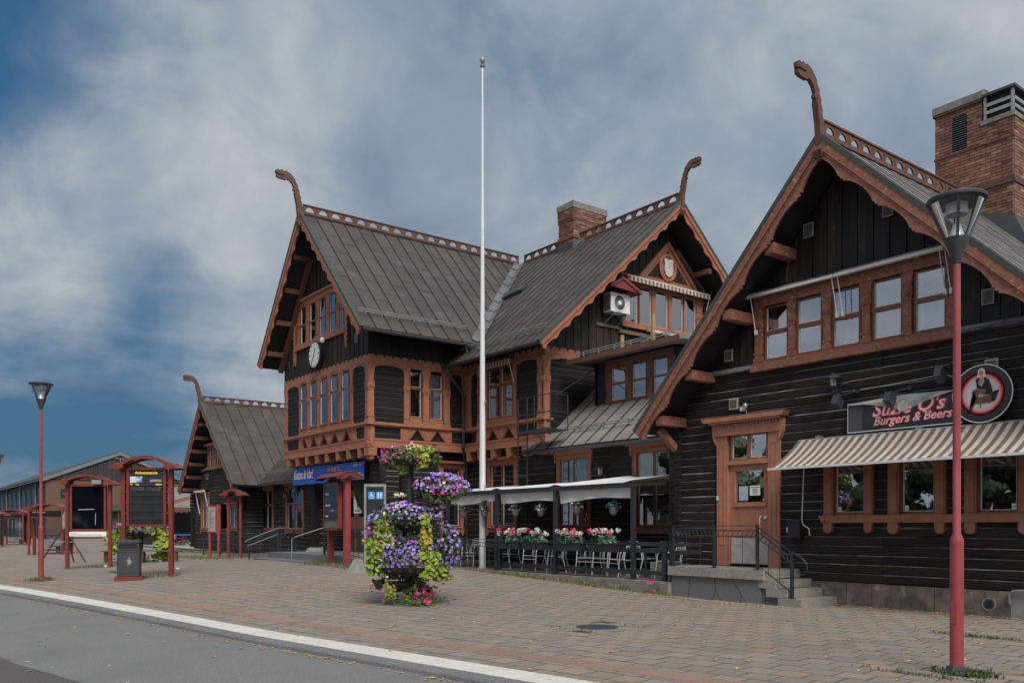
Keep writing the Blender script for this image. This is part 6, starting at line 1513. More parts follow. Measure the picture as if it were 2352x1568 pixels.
for k in range(8):
    p, q = va + (vb - va) * (k / 8), va + (vb - va) * ((k + .97) / 8); mb = MB()
    for s_ in (-1, 1): mb.add([tuple(p + Vector((0, 0, .03))), tuple(q + Vector((0, 0, .045))), (q.x + (.0 if s_ > 0 else .3), q.y - (.3 if s_ > 0 else -.05), q.z + .045 + (0 if s_ > 0 else -.1)), (p.x + (.0 if s_ > 0 else .3), p.y - (.3 if s_ > 0 else -.05), p.z + .03 + (0 if s_ > 0 else -.1))], [(0, 1, 2, 3)])
    part('valley_sheet', mb, valley, lr, recalc=False)
# link
FK = Face('f', 16.6)
KW = [(-42.25 + .0, -41.15), (-38.75, -37.45)]
kw = [(-42.0, -41.0), (-38.95, -37.75)]
x0a, _ = fV(598, 1200, 16.6); x0b, _ = fV(629, 1200, 16.6); x1a, _ = fV(657, 1200, 16.6); x1b, _ = fV(700, 1200, 16.6)
kw = [(x0a + .18, x0b - .18), (x1a + .18, x1b - .18)]
log_wall(wg_, 'wing', FK, LW1, -33.0, .35, 3.75, .19, [(a - .16, b + .16, 1.32, 3.6) for a, b in kw])
for a, b in kw: window(wg_, FK, a, b, 1.48, 3.42, cols=2, rows=(1.3, .8), cl=.17, cr=.17, ct=.05, cb=.02, hood=.24, sill=.18, curtain='drape', dg=-.03)
roof_plane(lr, 'wroof', (-42.9, 21.0, 3.72 + .80 * 5.2), (1, 0, 0), (0, -1, -.80), [(0, 6.66), (0, 5.9), (-2.6, 2.6), (-3.5, 0), (10.0, 0), (10.0, 6.66)], sw=.42, sl=2.4)
mb = MB(); mb.tube([(-42.9, 15.72, 3.62), (-33.1, 15.72, 3.62)], .06, 8); part('gutter', mb, gutm, wg_)
snow_guard(wg_, ((-42.3, 16.05, 4.10), (-33.3, 16.05, 4.10), (0, -.05, .16)), 9)
mb = MB(); mb.tube([(-33.4, 15.74, 3.6), (-33.4, 16.3, 3.1), (-33.4, 16.45, .4)], .05, 8); part('downpipe', mb, gutm, wg_)
wall_lamp('black cap lantern between the two tall windows of the link', FK, -39.35, 2.85, 1.1)
# ================================================================ restaurant terrace
TZ = .33
tr = thing('terrace', 'low concrete edged terrace deck in front of the three tall station windows', 'terrace', (-18, 16.4, 0))
mb = MB(); mb.add([(-23.3, 15.05, TZ), (-13.4, 15.05, TZ), (-13.4, 16.1, TZ), (-14.6, 16.1, TZ), (-14.6, 17.98, TZ), (-26.2, 17.98, TZ), (-26.2, 16.2, TZ), (-24.6, 15.6, TZ)], [tuple(range(8))]); part('deck', mb, mat('deck_slabs', (.13, .128, .125), (.10, .098, .095), rough=.8, scale=6), tr, recalc=False)
xs = -22.95
kl = [(-23.0, 14.80), (-13.40, 14.80)]
k = 0; x = -23.0
while x < -13.45:
    mb = MB(); e = min(x + .98, -13.38); mb.box(x + .004, e - .004, 14.72 + rnd.uniform(-.004, .004), 15.06, -.1, TZ - .005 + rnd.uniform(-.003, .003)); part('kerb_block', mb, conc, tr); x += .98
for a, b in (((-23.0, 14.86), (-23.9, 15.15)), ((-23.9, 15.15), (-24.9, 15.6)), ((-24.9, 15.6), (-26.0, 16.2))):
    mb = MB(); mb.beam((*a, .14), (*b, .14), .3, .38); part('kerb_block', mb, conc, tr)
mb = MB(); mb.box(-13.55, -13.38, 15.06, 15.9, -.1, TZ); part('kerb_block', mb, conc, tr)
mb = MB()
for k in range(9): mb.box(-14.5 + k * .095, -14.5 + k * .095 + .085, 15.32, 15.36, TZ, .75)
mb.box(-14.5, -13.65, 15.36, 15.8, TZ, .72)
t = solid('slatted_box', mb, concg, 'pale grey ribbed box standing at the right end of the terrace', 'box')
# canopy
cp = thing('canopy', 'white canvas canopy on black steel posts over the terrace', 'canopy', (-18.8, 15, TZ))
TY = 14.93
for x in (-22.88, -20.25, -17.59, -14.69):
    mb = MB(); mb.box(x - .05, x + .05, TY - .05, TY + .05, TZ - .02, 2.60); mb.box(x - .10, x + .10, TY - .09, TY + .09, TZ - .02, TZ + .012); part('post', mb, blackm, cp)
mb = MB(); mb.box(-23.1, -14.62, TY - .045, TY + .045, 2.56, 2.66); part('front_beam', mb, blackm, cp)
for x in (-22.9, -14.69): mb = MB(); mb.beam((x, TY, 2.62), (x, 17.9, 2.78), .06, .08); part('side_beam', mb, blackm, cp)
for i, (a, b) in enumerate(((-22.9, -20.25), (-20.25, -17.59), (-17.59, -14.69))):
    # roof cloth
    mb = MB(); n, m_ = 10, 6; vs = []
    for p in range(n + 1):
        for q in range(m_ + 1):
            u = a + (b - a) * p / n; t_ = q / m_; y = TY - .02 + (17.75 - TY) * t_
            vs.append((u, y, 2.68 + .24 * t_ + (.10 if i == 2 else .02) * t_ - .05 * math.sin(math.pi * p / n) * math.sin(math.pi * t_) + (.05 if p in (0, n) else 0)))
    mb.add(vs, [(p * (m_ + 1) + q, (p + 1) * (m_ + 1) + q, (p + 1) * (m_ + 1) + q + 1, p * (m_ + 1) + q + 1) for p in range(n) for q in range(m_)]); o_ = part('roof_cloth', mb, fabric, cp, recalc=False, smooth=40)
    # hanging slack
    mb = MB(); n = 22; vs = []; aa, bb = a + .08, b - .07
    for p in range(n + 1):
        t_ = p / n; u = aa + (bb - aa) * t_; sag = .24 + .05 * t_ * (i == 1) + .04 * math.sin(t_ * 5 + i) + (.07 * (1 - t_) if i == 2 else 0)
        if i == 0 and .68 < t_ < .78: sag -= .05
        vs += [(u, TY + .06, 2.57), (u, TY + .09 + .025 * math.sin(p * 1.3), 2.56 - sag * .5), (u, TY + .08 + .03 * math.sin(p * .9 + i), 2.56 - sag)]
    mb.add(vs, [(3 * p + j, 3 * p + 3 + j, 3 * p + 4 + j, 3 * p + 1 + j) for p in range(n) for j in range(2)]); part('hanging_cloth', mb, fabric, cp, recalc=False, smooth=50)
# board railing
rr_ = thing('board_railing', 'black board railing along the front of the terrace', 'railing', (-17, 15, TZ))
for a, b in ((-20.0, -17.6), (-17.58, -14.7), (-14.68, -13.7)):
    for z in (.46, .98, 1.14): mb = MB(); mb.box(a + .05, b - .02, TY - .02, TY + .015, z, z + .10); part('board', mb, blackm, rr_)
for x in (-20.1, -13.68, -13.44): mb = MB(); mb.box(x - .05, x + .05, TY - .05, TY + .05, TZ - .05, 1.27); part('post', mb, blackm, rr_)
mb = MB(); mb.box(-13.46, -13.42, TY, 15.95, 1.13, 1.23); part('board', mb, blackm, rr_); mb = MB(); mb.box(-13.46, -13.42, TY, 15.95, .95, 1.05); part('board', mb, blackm, rr_)
ir = thing('iron_railing', 'curved black iron railing with rings at the left end of the terrace', 'railing', (-22.5, 15, TZ))
pp = [(-20.2, 15.0), (-22.0, 14.96), (-23.4, 15.15), (-24.8, 15.75), (-26.0, 16.4)]
for a, b in zip(pp[:-1], pp[1:]): ring_rail(ir, (*a, TZ), (*b, TZ), zt=.90, bars=6)
for a in pp[:-1]: mb = MB(); mb.box(a[0] - .03, a[0] + .03, a[1] - .03, a[1] + .03, TZ, TZ + .93); part('post', mb, blackm, ir)
# ---- aluminium chairs
def make_chair():
    t = thing('terrace_chair', '', 'chair', (0, 0, 0), 0, 'aluminium slatted chairs on the terrace')
    for s in (-1, 1):
        mb = MB(); x = .25 * s
        mb.tube([(x * 1.06, -.27, 0), (x, -.22, .43), (x, -.20, .60), (x, -.16, .65), (x, .0, .66), (x, .17, .655), (x, .20, .60), (x, .16, .46)], .0125, 7); part('front_leg', mb, alum, t, local=True, smooth=50)
        mb = MB(); mb.tube([(x * 1.04, .30, 0), (x * .92, .19, .42), (x * .88, .22, .6), (x * .86, .30, .86)], .0125, 7); part('rear_leg', mb, alum, t, local=True, smooth=50)
    mb = MB(); mb.tube([(-.215, .30, .86), (-.19, .31, .885), (.19, .31, .885), (.215, .30, .86)], .0125, 7); part('back_frame', mb, alum, t, local=True)
    mb = MB(); mb.tube([(-.24, -.21, .44), (.24, -.21, .44)], .011, 6); mb.tube([(-.24, .17, .42), (.24, .17, .42)], .011, 6); mb.tube([(-.245, -.23, .34), (.245, -.23, .34)], .009, 6); part('stretchers', mb, alum, t, local=True)
    mb = MB()
    for k in range(7): y = -.20 + k * .058; mb.box(-.235, .235, y, y + .043, .438 - k * .003, .448 - k * .003)
    st_ = part('seat', mb, alum, t, local=True)
    mb = MB()
    for k in range(4): z = .62 + k * .062; y = .235 + (z - .6) * .27; mb.box(-.21, .21, y, y + .008, z, z + .045)
    part('backrest', mb, alum, t, local=True)
    return t
ch0 = make_chair(); first = [ch0]
def place_chair(x, y, rz, label, z=TZ):
    o = first.pop() if first else copy_tree(ch0)
    o.location = (x, y, z); o.rotation_euler = (0, 0, rz); o['label'] = label
def make_table():
    t = thing('terrace_table', '', 'table', (0, 0, 0), 0, 'dark square tables on the terrace')
    mb = MB(); mb.box(-.38, .38, -.38, .38, .70, .73); part('table_top', mb, greym, t, local=True)
    for sx in (-1, 1):
        for sy in (-1, 1): mb = MB(); mb.box(sx * .34 - .025, sx * .34 + .025, sy * .34 - .025, sy * .34 + .025, 0, .70); part('leg', mb, blackm, t, local=True)
    return t
tb0 = make_table(); ft = [tb0]
def place_table(x, y, rz, label):
    o = ft.pop() if ft else copy_tree(tb0); o.location = (x, y, TZ); o.rotation_euler = (0, 0, rz); o['label'] = label
spots = [
 # x, y, rz, label
 (-23.35, 16.05, 1.7, 'leftmost aluminium chair on the terrace, beside the curved railing'),
 (-22.55, 15.65, .25, 'aluminium chair between the curved railing and the flagpole'),
 (-21.0, 15.95, -1.4, 'aluminium chair just right of the flagpole foot'),
 (-19.25, 15.55, .15, 'front aluminium chair under the leftmost red and white flower box'),
 (-18.35, 15.65, -.9, 'aluminium chair under the second flower box from the left'),
 (-17.85, 16.5, -1.6, 'rear aluminium chair behind the second flower box'),
 (-17.0, 15.6, .3, 'aluminium chair just right of the third canopy post'),
 (-16.35, 15.6, .1, 'aluminium chair under the third flower box from the left'),
 (-15.55, 15.4, -.25, 'front aluminium chair under the rightmost flower box'),
 (-15.75, 16.4, 2.9, 'aluminium chair turned away behind the rightmost flower box'),
 (-14.95, 16.7, 1.5, 'aluminium chair left of the square table near the log corner'),
 (-14.35, 16.25, -1.5, 'aluminium chair pushed in right of the last canopy post'),
 (-14.1, 15.55, -1.2, 'rightmost aluminium chair beside the grey ribbed box'),
 (-19.7, 16.6, 2.6, 'rear aluminium chair behind the leftmost flower box'),
]
for s in spots: place_chair(*s)
place_table(-21.85, 16.1, .1, 'dark table beside the flagpole foot'); place_table(-18.9, 16.35, .05, 'dark table behind the two left flower boxes')
place_table(-16.5, 16.35, .0, 'dark table behind the two right flower boxes'); place_table(-14.65, 16.0, .0, 'dark square table near the log corner of the terrace')
# ---- flowers, generic clusters
def leaf_cluster(mb, n, fn, size, mats_n, droop=.3, seg=1):
    for k in range(n):
        x, y, z, nx, ny, nz_ = fn(); s = size * rnd.uniform(.6, 1.25); nrm = Vector((nx, ny, nz_)).normalized()
        t1 = nrm.cross(Vector((rnd.uniform(-1, 1), rnd.uniform(-1, 1), rnd.uniform(-1, 1)))); 
        if t1.length < .05: continue
        t1.normalize(); t2 = nrm.cross(t1); c = Vector((x, y, z)); mb.mi = mats_n() if callable(mats_n) else mats_n
        tilt = nrm * s * .18
        mb.add([tuple(c - t1 * s), tuple(c - t2 * s * .55 + tilt), tuple(c + t1 * s * .35 - t2 * s * .5 + tilt), tuple(c + t1 * s * 1.1), tuple(c + t1 * s * .35 + t2 * s * .5 + tilt), tuple(c + t2 * s * .55 - t1 * s * .5 + tilt)], [(0, 1, 2, 3), (0, 3, 4, 5)])
def flower(mb, c, nrm, r, mi, ci=None, petals=5):
    nrm = Vector(nrm).normalized(); a = nrm.cross(Vector((.3, .5, .8))).normalized(); b = nrm.cross(a); c = Vector(c); mb.mi = mi
    pts = []
    for k in range(petals * 2): rr = r * (1 if k % 2 == 0 else .72); an = math.pi * k / petals; pts.append(tuple(c + a * rr * math.cos(an) + b * rr * math.sin(an) + nrm * r * .25))
    mb.add([tuple(c)] + pts, [(0, k + 1, (k + 1) % (petals * 2) + 1) for k in range(petals * 2)])
    if ci is not None:
        mb.mi = ci; q = [tuple(c + nrm * r * .16 + a * r * .25 * math.cos(t) + b * r * .25 * math.sin(t)) for t in (0, 1.57, 3.14, 4.71)]; mb.add(q, [(0, 1, 2, 3)])
def hemi(cx, cy, cz, rx, ry, rz, lo=-.1, shell=.25):
    def f():
        while True:
            v = Vector((rnd.gauss(0, 1), rnd.gauss(0, 1), rnd.gauss(0, 1))).normalized()
            if v.z >= lo: break
        q = 1 - shell * rnd.random() ** 1.5
        return cx + v.x * rx * q, cy + v.y * ry * q, cz + v.z * rz * q, v.x + rnd.gauss(0, .35), v.y + rnd.gauss(0, .35), v.z + rnd.gauss(0, .35)
    return f
# hanging baskets
def make_basket():
    t = thing('hanging_basket', '', 'hanging basket', (0, 0, 0), 0, 'grey wicker baskets hanging under the canopy')
    mb = MB(); mb.lathe([(.03, -.30), (.08, -.28), (.125, -.20), (.15, -.08), (.155, 0), (.14, 0)], n=16); part('pot', mb, wick, t, local=True, smooth=40)
    mb = MB()
    for a in (0, 2.1, 4.2): mb.tube([(.14 * math.cos(a), .14 * math.sin(a), 0), (0, 0, .30)], .004, 3)
    mb.tube([(0, 0, .30), (0, 0, .42)], .005, 4); part('hanger', mb, rawwood, t, local=True)
    mb = MB(); leaf_cluster(mb, 150, hemi(0, 0, .02, .25, .25, .20, lo=-.25, shell=.8), .045, lambda: rnd.choice((0, 0, 0, 1))); part('leaves', mb, [weed[4], weed[2]], t, local=True, recalc=False, kind='stuff')
    mb = MB(); f = hemi(0, 0, .02, .28, .28, .22, lo=-.3, shell=.2)
    for k in range(13): x, y, z, a, b, c = f(); flower(mb, (x, y, z), (a, b, c), .034, rnd.choice((0, 1)))
    part('flowers', mb, [whitefl, cream], t, local=True, recalc=False, kind='stuff')
    return t
hb0 = make_basket(); hbl = [hb0]
for i, (x, nm) in enumerate(((-22.25, 'leftmost hanging basket, beside the flower tower'), (-21.15, 'hanging basket in front of the white flagpole'), (-19.6, 'hanging basket just right of the second canopy post'), (-18.45, 'hanging basket just left of the third canopy post'), (-16.95, 'hanging basket in front of the middle tall window'), (-15.57, 'rightmost hanging basket, trailing white flowers'))):
    o = hbl.pop() if hbl else copy_tree(hb0); o.location = (x, 15.12, 2.09 + (.03 if i == 4 else 0)); o.scale = (.72,) * 3; o.rotation_euler = (0, 0, i * 1.3); o['label'] = nm
# flower boxes
def make_box():
    t = thing('flower_box', '', 'flower box', (0, 0, 0), 0, 'black flower boxes of pink and white geraniums on the railing')
    mb = MB(); mb.prism([(-.46, -.22), (.46, -.22), (.50, 0), (-.50, 0)], -.10, .10); mb.box(-.52, .52, -.12, .12, -.03, .01); part('box', mb, blackm, t, local=True)
    mb = MB(); leaf_cluster(mb, 260, hemi(0, 0, .0, .52, .17, .24, lo=0, shell=.7), .055, lambda: rnd.choice((0, 1, 1, 2))); part('leaves', mb, [weed[4], mat('geranium_leaf', (.07, .14, .09), (.04, .08, .05), scale=9, coord='obj') if 'geranium_leaf' not in MATS else MATS['geranium_leaf'], weed[2]], t, local=True, recalc=False, kind='stuff')
    for k in range(11):
        x = -.45 + .09 * k + rnd.uniform(-.03, .03); y = rnd.uniform(-.13, .08); z = .20 + rnd.uniform(0, .13); mb = MB(); mi = rnd.choice((pinkfl, whitefl))
        for q in range(26):
            v = Vector((rnd.gauss(0, 1), rnd.gauss(0, 1), rnd.gauss(0, 1) + .3)).normalized(); flower(mb, Vector((x, y, z)) + v * .062, v, .024, 0, petals=4)
        part('geranium_head', mb, mi, t, local=True, recalc=False)
    return t
for i, (px_, nm) in enumerate(((765, 'leftmost geranium box on the terrace railing'), (955, 'second geranium box from the left on the terrace railing'), (1238, 'third geranium box from the left, right of the canopy post'), (1490, 'rightmost geranium box on the terrace railing'))):
    x, z = fV((1650 + px_ / 1.96) / 1.7415, 1250, 14.78); o = make_box(); o.location = (x, 14.80, 1.19); o['label'] = nm; o.rotation_euler = (0, 0, 0)
# flagpole
fp = thing('flagpole', 'tall white flagpole with a small ball on top rising through the terrace', 'flagpole', (-21.5, 15.3, TZ))
mb = MB(); mb.lathe([(.125, 0), (.125, .02), (.10, .03), (.095, 3), (.068, 8), (.040, 13), (.028, 15.4)], n=20); part('pole', mb, polew, fp, local=True, smooth=40)
mb = MB(); mb.lathe([(.07, 15.4), (.08, 15.44), (.02, 15.48), (.06, 15.54), (.085, 15.60), (.06, 15.68), (.01, 15.72)], n=12); part('finial', mb, galv, fp, local=True, smooth=40)
for z in (5.05, 7.75, 2.45): mb = MB(); mb.lathe([(.104 - z * .005, z), (.104 - z * .005, z + .03)], n=20); mb.lathe([(.03, -.02), (.03, .03)], (.15, 0, z + .05), n=8); part('collar', mb, galv, fp, local=True)
mb = MB(); mb.tube([(.14, -.12, .9), (.12, -.12, 8), (.07, -.07, 15.3)], .005, 4); part('halyard', mb, whitepl, fp, local=True)
# ================================================================ street furniture
def lamp(label, x, y, H, base='plain'):
    t = thing('street_lamp', label, 'street lamp', (x, y, G(x, y)), 0, 'red street lamps with glass cone lanterns')
    z = H - .72
    mb = MB(); mb.lathe([(.070, 0), (.069, 1.42), (.069, 1.46), (.041, 1.53), (.040, 3), (.037, z)], n=24); part('post', mb, redp, t, local=True, smooth=30)
    mb = MB(); mb.box(-.03, .03, -.0715, -.066, .55, .80); part('hatch', mb, redp, t, local=True)
    if base == 'cover':
        mb = MB(); mb.lathe([(.15, 0), (.13, .03), (.09, .08), (.074, .10)], n=8); part('foot_cover', mb, gutm, t, local=True)
        mb = MB(); mb.box(-.15, .15, -.15, .15, -.1, -.0); part('foundation', mb, conc, t, local=True)
    else: mb = MB(); mb.lathe([(.16, -.05), (.16, .012)], n=20); part('foundation', mb, conc, t, local=True)
    mb = MB(); mb.lathe([(.040, z - .03), (.050, z), (.058, z + .05), (.120, z + .22), (.125, z + .25), (.11, z + .25), (.04, z + .22)], n=24); part('cone_base', mb, greym, t, local=True, smooth=30)
    mb = MB(); mb.lathe([(.112, z + .245), (.268, z + .63)], n=28, caps=False); part('lantern_glass', mb, glassc, t, local=True, smooth=60)
    for k in range(4):
        a = k * math.pi / 2 + .5; c, s = math.cos(a), math.sin(a); mb = MB(); mb.beam((.118 * c, .118 * s, z + .24), (.278 * c, .278 * s, z + .64), .03, .018, (c, s, 0)); part('strut', mb, greym, t, local=True)
    mb = MB(); mb.lathe([(.265, z + .62), (.300, z + .642), (.304, z + .665), (.29, z + .685), (.17, z + .71), (.05, z + .72), (.01, z + .72)], n=32); part('cap', mb, greym, t, local=True, smooth=30)
    mb = MB(); mb.lathe([(.11, z + .50), (.11, z + .62)], n=20, caps=False); part('inner_ring', mb, whitepl, t, local=True, smooth=40)
    mb = MB(); mb.lathe([(.085, z + .25), (.035, z + .40), (.018, z + .42), (.014, z + .54), (.04, z + .57), (.01, z + .58)], n=16); part('reflector', mb, alum, t, local=True, smooth=40)
lamp('nearest red street lamp with its big glass lantern in front of the restaurant gable', -4.45, 9.47, 5.19, 'cover')
lamp('middle-sized red street lamp beside the kerb on the left side', -26.37, 4.0, 5.42)
lamp('farthest red street lamp, cut by the left edge beside the bus shelters', -44.4, 5.0, 4.86)
def local_frame(x, y, ux, uy):
    """things built in local axes: local x along (ux,uy)"""
    return math.atan2(uy, ux)
RZV = math.atan2(RGT.y, RGT.x)            # facing the camera
def portal(t, W, H, arch=.22, over=.36, dep=.55, pw=.095, m=None, base=0):
    """two posts with a bowed roof; local x across, y depth, z up"""
    m = m or dredp
    for s in (-1, 1): mb = MB(); mb.box(s * W / 2 - pw / 2, s * W / 2 + pw / 2, -pw * .6, pw * .6, -.05, H - .16); part('post', mb, m, t, local=True)
    n = 14
    for s in (-1, 1):   # roof edge beams front and back
        yy = s * dep / 2; top = []; low = []
        for k in range(n + 1): x = -W / 2 - .0 + W * k / n; zz = H - .12 + arch * (1 - ((k - n / 2) / (n / 2)) ** 2); top.append((x, zz + .05)); low.append((x, zz - .03))
        pl = [(-W / 2 - over, H - .22), (-W / 2 - over + .08, H - .17)] + [(-W / 2 - .04, H - .04)] + top + [(W / 2 + .04, H - .04), (W / 2 + over - .08, H - .17), (W / 2 + over, H - .22), (W / 2, H - .24), (W / 2 - .12, H - .18)] + low[::-1][1:-1] + [(-W / 2 + .12, H - .18), (-W / 2, H - .24)]
        mb = MB(); mb.prism(pl, yy - .02, yy + .02); part('roof_beam', mb, m, t, local=True)
    mb = MB(); vs = []
    for k in range(n + 1): x = -W / 2 + W * k / n; zz = H - .10 + arch * (1 - ((k - n / 2) / (n / 2)) ** 2); vs += [(x, -dep / 2 + .02, zz + .04), (x, dep / 2 - .02, zz + .04)]
    mb.add(vs, [(2 * k, 2 * k + 2, 2 * k + 3, 2 * k + 1) for k in range(n)])
    for s in (-1, 1): mb.add([(s * (W / 2), -dep / 2 + .02, H - .07), (s * (W / 2), dep / 2 - .02, H - .07), (s * (W / 2 + over - .03), dep / 2 - .02, H - .2), (s * (W / 2 + over - .03), -dep / 2 + .02, H - .2)], [(0, 1, 2, 3)])
    part('roof_sheet', mb, m, t, local=True, recalc=False)
def framed(t, x0, x1, z0, z1, y, fm, face, fw_=.07, th=.16):
    mb = MB(); c = .05
    mb.prism([(x0 - fw_ + c, z0 - fw_), (x1 + fw_ - c, z0 - fw_), (x1 + fw_, z0 - fw_ + c), (x1 + fw_, z0), (x0 - fw_, z0), (x0 - fw_, z0 - fw_ + c)], y, y + th); mb.prism([(x0 - fw_, z1), (x1 + fw_, z1), (x1 + fw_, z1 + fw_ - c), (x1 + fw_ - c, z1 + fw_), (x0 - fw_ + c, z1 + fw_), (x0 - fw_, z1 + fw_ - c)], y, y + th)
    mb.box(x0 - fw_, x0, y, y + th, z0, z1); mb.box(x1, x1 + fw_, y, y + th, z0, z1); part('frame', mb, fm, t, local=True)
    mb = MB(); mb.box(x0, x1, y + .02, y + th - .02, z0, z1); part('face', mb, face, t, local=True)
def ltext(t, s, size, m, x, y, z, **k): return text(s, size, m, t, (x, y, z), (1, 0, 0), (0, 0, 1), world=False, **k)
# arrivals board
bx, by = -25.08, 6.43; gz = G(bx, by)
b1 = thing('arrivals_board', 'tall black arrivals board in a red frame with yellow heading, behind the litter bin', 'information board', (bx, by, gz), RZV)
portal(b1, 1.32, 3.22, arch=.20, over=.32, pw=.11)
framed(b1, -.475, .475, 1.47, 2.97, -.10, dredp, board)
for z in (1.75, 2.05, 2.35, 2.6): mb = MB(); mb.box(-.66, -.5, -.05, .02, z, z + .04); mb.box(.5, .66, -.05, .02, z, z + .04); part('clamp', mb, dredp, b1, local=True)
Y1 = -.085
mb = MB(); mb.box(-.47, .47, Y1 + .0, Y1 + .004, 2.53, 2.92); part('header_panel', mb, mat('header_grey', (.028, .032, .036), rough=.3), b1, local=True)
ltext(b1, 'Ankommande', .105, yel, 0, Y1 - .003, 2.86, align='CENTER', bold=.004, sx=1.05)
ltext(b1, 'Tid', .05, yel, -.45, Y1 - .003, 2.555, bold=.003); ltext(b1, 'Linje', .05, yel, -.29, Y1 - .003, 2.555, bold=.003); ltext(b1, 'Hållplats', .05, yel, .26, Y1 - .003, 2.555, bold=.003)
mb = MB(); mb.prism([(-.45, 2.62), (-.11, 2.62), (-.11, 2.79), (-.45, 2.79)], Y1 - .004, Y1); part('sticker', mb, mat('sticker_print', (.62, .66, .72), (.08, .16, .5), scale=6, coord='obj', ramp_=(.45, .52)), b1, local=True)
mb = MB(); mb.box(.10, .42, Y1 - .003, Y1, 2.64, 2.71); part('tape', mb, mat('tape_grey', (.25, .26, .24)), b1, local=True)
for k in range(9):
    z = 2.36 - k * .108; mb = MB(); mb.box(-.46, .46, Y1 + .002, Y1 + .008 - .004 * (k % 2), z, z + (.10 if k % 2 else .085)); part('row_panel', mb, mat('row_panel_%d' % k, (.020 + .012 * (k % 2),) * 2 + (.024 + .012 * (k % 2),), (.035, .037, .04), rough=.18, scale=3, coord='obj'), b1, local=True)
mb = MB(); mb.box(-.43, -.05, Y1 - .002, Y1 + .0, 2.40, 2.50); mb.box(-.02, .40, Y1 - .002, Y1 + .0, 2.39, 2.50); part('reflection_film', mb, mat('film_grey', (.075, .075, .072), (.03, .03, .03), rough=.3, scale=5, coord='obj'), b1, local=True)
# black display board
b2 = thing('display_board', 'blank black display board in a red frame left of the arrivals board', 'information board', (-32.62, 6.42, G(-32.6, 6.4)), R(80) - R(20))
W2 = 1.24
b2.rotation_euler = (0, 0, RZV + R(9))
portal(b2, 1.40, 3.12, arch=.18, over=.30, pw=.11)
framed(b2, -.52, .52, 1.35, 2.83, -.10, dredp, mat('glossy_black_screen', (.004, .005, .009), rough=.04))
mb = MB(); mb.box(-.60, .60, -.10, -.08, 1.10, 1.26); part('info_strip', mb, paper, b2, local=True)
ltext(b2, 'TALLSTRÖM', .035, inkm, -.56, -.103, 1.20); ltext(b2, 'TRYCK PÅ KNAPPEN FÖR ATT HÖRA DE NÄRMASTE AVGÅNGARNA', .034, inkm, -.56, -.103, 1.14, sx=.95)
mb = MB(); mb.box(.20, .50, -.36, -.10, 2.90, 3.04); part('loudspeaker_box', mb, concg, b2, local=True)
mb = MB(); mb.tube([(-.32, -.088, 2.02), (.20, -.088, 2.04)], .008, 4); mb.tube([(.24, -.088, 1.5), (.25, -.088, 1.9)], .006, 4); part('screen_scratch', mb, paper, b2, local=True, kind='stuff')
# timetable totem by the steps
b3 = thing('timetable_board', 'red framed timetable board with a bowed red roof in front of the porch steps', 'information board', (-24.95, 11.93, G(-24.95, 11.93)), RZV)
xL, xR = -.53, .50
b3.rotation_euler = (0, 0, math.atan2(.35, 1.6) * 0 + R(0) + math.atan2(-0.04, 2.5) + R(20))
# the totem stands nearly square to the camera: posts at the measured feet
pA, pB = Vector((-25.2, 12.0, 0)), Vector((-23.9, 11.92, 0)); dd = pB - pA; b3.rotation_euler = (0, 0, math.atan2(dd.y, dd.x)); b3.location = ((pA + pB) / 2).to_tuple()[:2] + (G(-24.5, 11.9),)
W3 = dd.length
for s, w_ in ((-1, .13), (1, .15)): mb = MB(); mb.box(s * W3 / 2 - w_ / 2, s * W3 / 2 + w_ / 2, -.09, .09, -.05, 2.74); part('post', mb, redp if s > 0 else dredp, b3, local=True)
mb = MB(); n = 12; vs = []
for k in range(n + 1):
    t_ = k / n; y = -.42 + .84 * t_; zz = 2.72 + .17 * math.sin(math.pi * t_); vs += [(-W3 / 2 - .28, y, zz), (W3 / 2 + .30, y, zz), (W3 / 2 + .30, y, zz + .03), (-W3 / 2 - .28, y, zz + .03)]
mb.add(vs, [(4 * k + a, 4 * k + b, 4 * k + 4 + b, 4 * k + 4 + a) for k in range(n) for a, b in ((0, 1), (1, 2), (2, 3), (3, 0))]); part('bowed_roof', mb, dredp, b3, local=True)
for s in (-1, 1):
    xx = s * W3 / 2 + (.25 if s > 0 else -.24); pl = [(-.44, 2.68)] + [(-.42 + .84 * k / n, 2.74 + .18 * math.sin(math.pi * k / n)) for k in range(n + 1)] + [(.44, 2.68), (.2, 2.68), (0, 2.80), (-.2, 2.68)]
    mb = MB(lambda u, d, z: (xx + d, u, z)); mb.prism(pl, -.03, .03); part('roof_rib', mb, dredp, b3, local=True)
framed(b3, -W3 / 2 + .0, W3 / 2 - .22, 1.18, 2.52, -.22, dredp, mat('timetable_face', (.035, .04, .04), rough=.1), fw_=.06, th=.14)
for z, tx, c in ((2.22, 'Avgående tåg', 0), (1.86, 'Ankommande tåg', 0), (1.52, 'Innehållet', 0)):
    mb = MB(); mb.box(-W3 / 2 + .02, W3 / 2 - .24, -.206, -.203, z - .03, z + .10); part('row_heading', mb, board, b3, local=True)
    ltext(b3, tx, .065, paper, -W3 / 2 + .10, -.208, z + .02, bold=.002, sx=.8)
mb = MB(); mb.box(-W3 / 2 + .02, W3 / 2 - .24, -.205, -.202, 1.20, 1.40); part('lower_sheet', mb, mat('beige_sheet', (.19, .18, .14), (.10, .11, .08), scale=4, coord='obj'), b3, local=True)
mb = MB(); mb.box(-.15, .12, -.2065, -.203, 1.72, 1.75); part('amber_mark', mb, orangep, b3, local=True)
